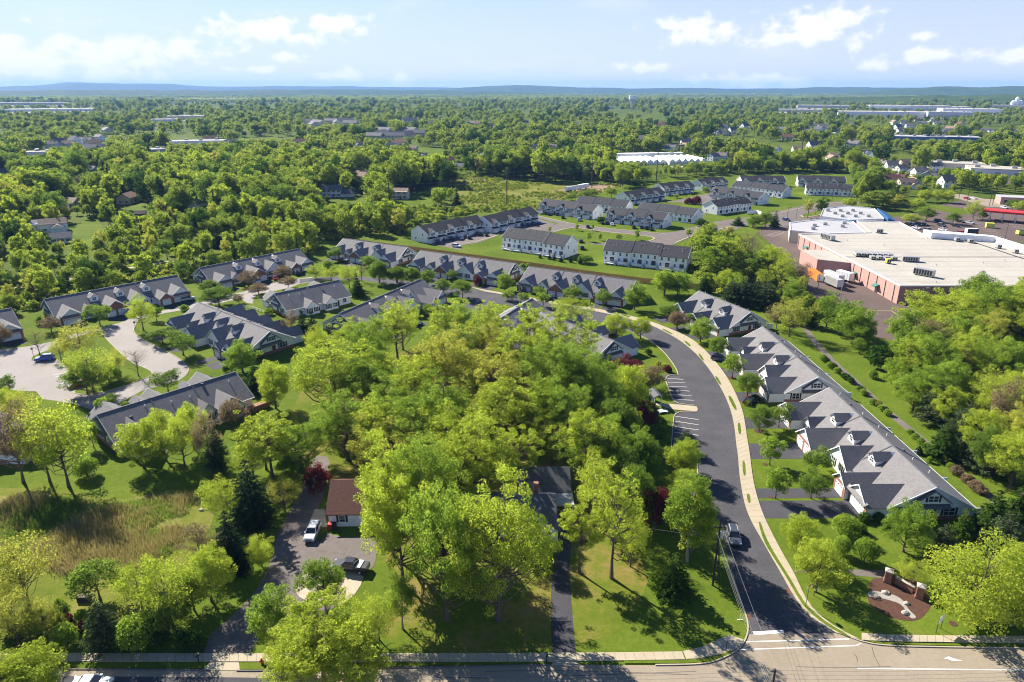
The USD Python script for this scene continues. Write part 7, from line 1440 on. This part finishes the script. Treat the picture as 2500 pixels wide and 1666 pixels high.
instancer('woodland', 'broadleaf wood beyond the estate', 'woodland', WK, Pw[ii], hh[ii], kid[ii])
pf = points(fld, 50000, 1.9); pf = pf[meshkit.fbm(np.c_[pf * .05, np.zeros(len(pf))], 3, 6) + rg.normal(size=len(pf)) * .06 > .47]
back_ = LineString(gl('M1', (-250, 560), (250, 485), (1100, 330), (1240, 300), (1900, 165), (2080, 120))).buffer(17).difference(estate)
Pe = np.vstack([pf, points(edge_, 40000, 2.7), points(back_, 30000, 2.6), points(right_wood.buffer(-2), 16000, 2.8), points(strip, 9000, 3.0)])
instancer('scrub', 'scrub bushes and saplings behind the town houses', 'scrub', ['scrub_a', 'scrub_b', 'bush_brown'], Pe, rg.uniform(.3, 1.15, len(Pe)) * np.where(np.arange(len(Pe)) < len(pf), .8, 1.4), rg.choice(3, len(Pe), p=[.72, .22, .06]))
# far woods thinning with distance
P2 = []
d = 600.0
while d < 4200:
    step = 10.2 + (d - 600) * .020
    xs = np.arange(-d * .86, d * .86, step * 1.0)
    xs = xs + rg.uniform(-.5, .5, len(xs)) * step; ys = d + rg.uniform(-.5, .5, len(xs)) * step
    m = meshkit.fbm(np.c_[xs * .006, ys * .004, np.zeros(len(xs))], 3, 21)
    k = (m > .37) & (rg.random(len(xs)) < .90)
    P2.append(np.c_[xs, ys][k]); d += step * .92
P2 = np.vstack(P2)
P2 = P2[~shapely.contains_xy(noW, P2[:, 0], P2[:, 1])]
P2 = P2[np.hypot(P2[:, 0], P2[:, 1]) > 560]
P2 = P2[~((P2[:, 1] < 640) & shapely.contains_xy(wedge, P2[:, 0], P2[:, 1]))]
s2 = 1.15 * rg.uniform(.55, 1.42, len(P2)) * (1 + np.clip((P2[:, 1] - 1200) / 5000, 0, .35)) * (.72 + .5 * meshkit.fbm(np.c_[P2 * .006, np.zeros(len(P2))], 2, 31))
s2 = low_enough(P2, s2 * 13.5) / 13.5; P2, s2 = P2[s2 > .3], s2[s2 > .3]
instancer('woodland', 'wooded suburbs stretching to the horizon', 'woodland', ['far_a', 'far_b', 'far_c', 'far_d'], P2, s2, rg.choice(4, len(P2), p=[.3, .28, .27, .15]))
P3 = []
d = 3900.0
while d < 9800:
    step = 62 + (d - 3900) * .03
    xs = np.arange(-d * .84, d * .84, step); xs = xs + rg.uniform(-.5, .5, len(xs)) * step; ys = d + rg.uniform(-.5, .5, len(xs)) * step
    m = meshkit.fbm(np.c_[xs * .0016, ys * .0012, np.zeros(len(xs))], 3, 22)
    P3.append(np.c_[xs, ys][m > .40]); d += step * 1.15
P3 = np.vstack(P3); P3 = P3[~shapely.contains_xy(noW, P3[:, 0], P3[:, 1])]
instancer('woodland', 'far woods near the horizon', 'woodland', ['stand_a', 'stand_b'], P3, rg.uniform(.9, 1.5, len(P3)), None, rg.uniform(.7, 1.15, len(P3)))
# reeds on the rough grassland, weeds under hedges
rg2 = np.random.default_rng(55); k = kind_prim('reed_tuft'); n = 26
bp = rg2.normal(size=(n, 2)) * .38; hgt = rg2.uniform(.5, 1.25, n); ln = rg2.normal(size=(n, 2)) * .28; sd = rg2.normal(size=(n, 2)); sd /= np.linalg.norm(sd, axis=1, keepdims=True); sd *= .045
v = np.stack([np.c_[bp - sd, np.zeros(n)], np.c_[bp + sd, np.zeros(n)], np.c_[bp + ln, hgt]], 1).reshape(-1, 3)
M['reed'] = leaf('reed', (0.21, 0.22, 0.04), (0.42, 0.34, 0.18), (0.40, 0.34, 0.12), .35, .12)
put('blades', (v, np.arange(3 * n).reshape(-1, 3)), 'reed', k)
kw = kind_prim('weed_tuft'); put('blades', (v * [1.1, 1.1, .6], np.arange(3 * n).reshape(-1, 3)), 'leaf_mid', kw)
mead = poly(gl('B1', (-120, 380), (0, 375), (300, 395), (620, 440), (850, 420), (1030, 400), (1180, 380), (1230, 400), (1180, 470), (1140, 560), (1170, 640), (1110, 720), (1000, 790), (850, 890), (600, 890), (400, 870), (200, 810), (0, 790), (-120, 790)))
Pr = points(mead, 120000, .42)
dens = meshkit.fbm(np.c_[Pr * .14, np.zeros(len(Pr))], 3, 5)
tan = meshkit.fbm(np.c_[Pr * .10, np.zeros(len(Pr))], 3, 15) + rg.normal(size=len(Pr)) * .07
Pr, tan = Pr[dens > .36], tan[dens > .36]
instancer('reeds', 'dry reeds and tall green weeds on the rough grassland', 'grass', ['reed_tuft', 'weed_tuft'], Pr, rg.uniform(.5, 1.3, len(Pr)), (tan < .45).astype(int))
plant_all()
# ---------------------------------------------------------------- haze
hz = usdkit.material(stage, L + 'haze', {'v': ('principled_volume', {'color': (0.26, 0.50, 1.0), 'density': 5.0e-5, 'anisotropy': 0.1})}, volume='v.volume')
M['haze'] = hz
put('haze', Buf().box(-23000, 23000, -23000, 23000, -3.0, 240), 'haze', None, kind='stuff', label='thin blue air over the whole country')
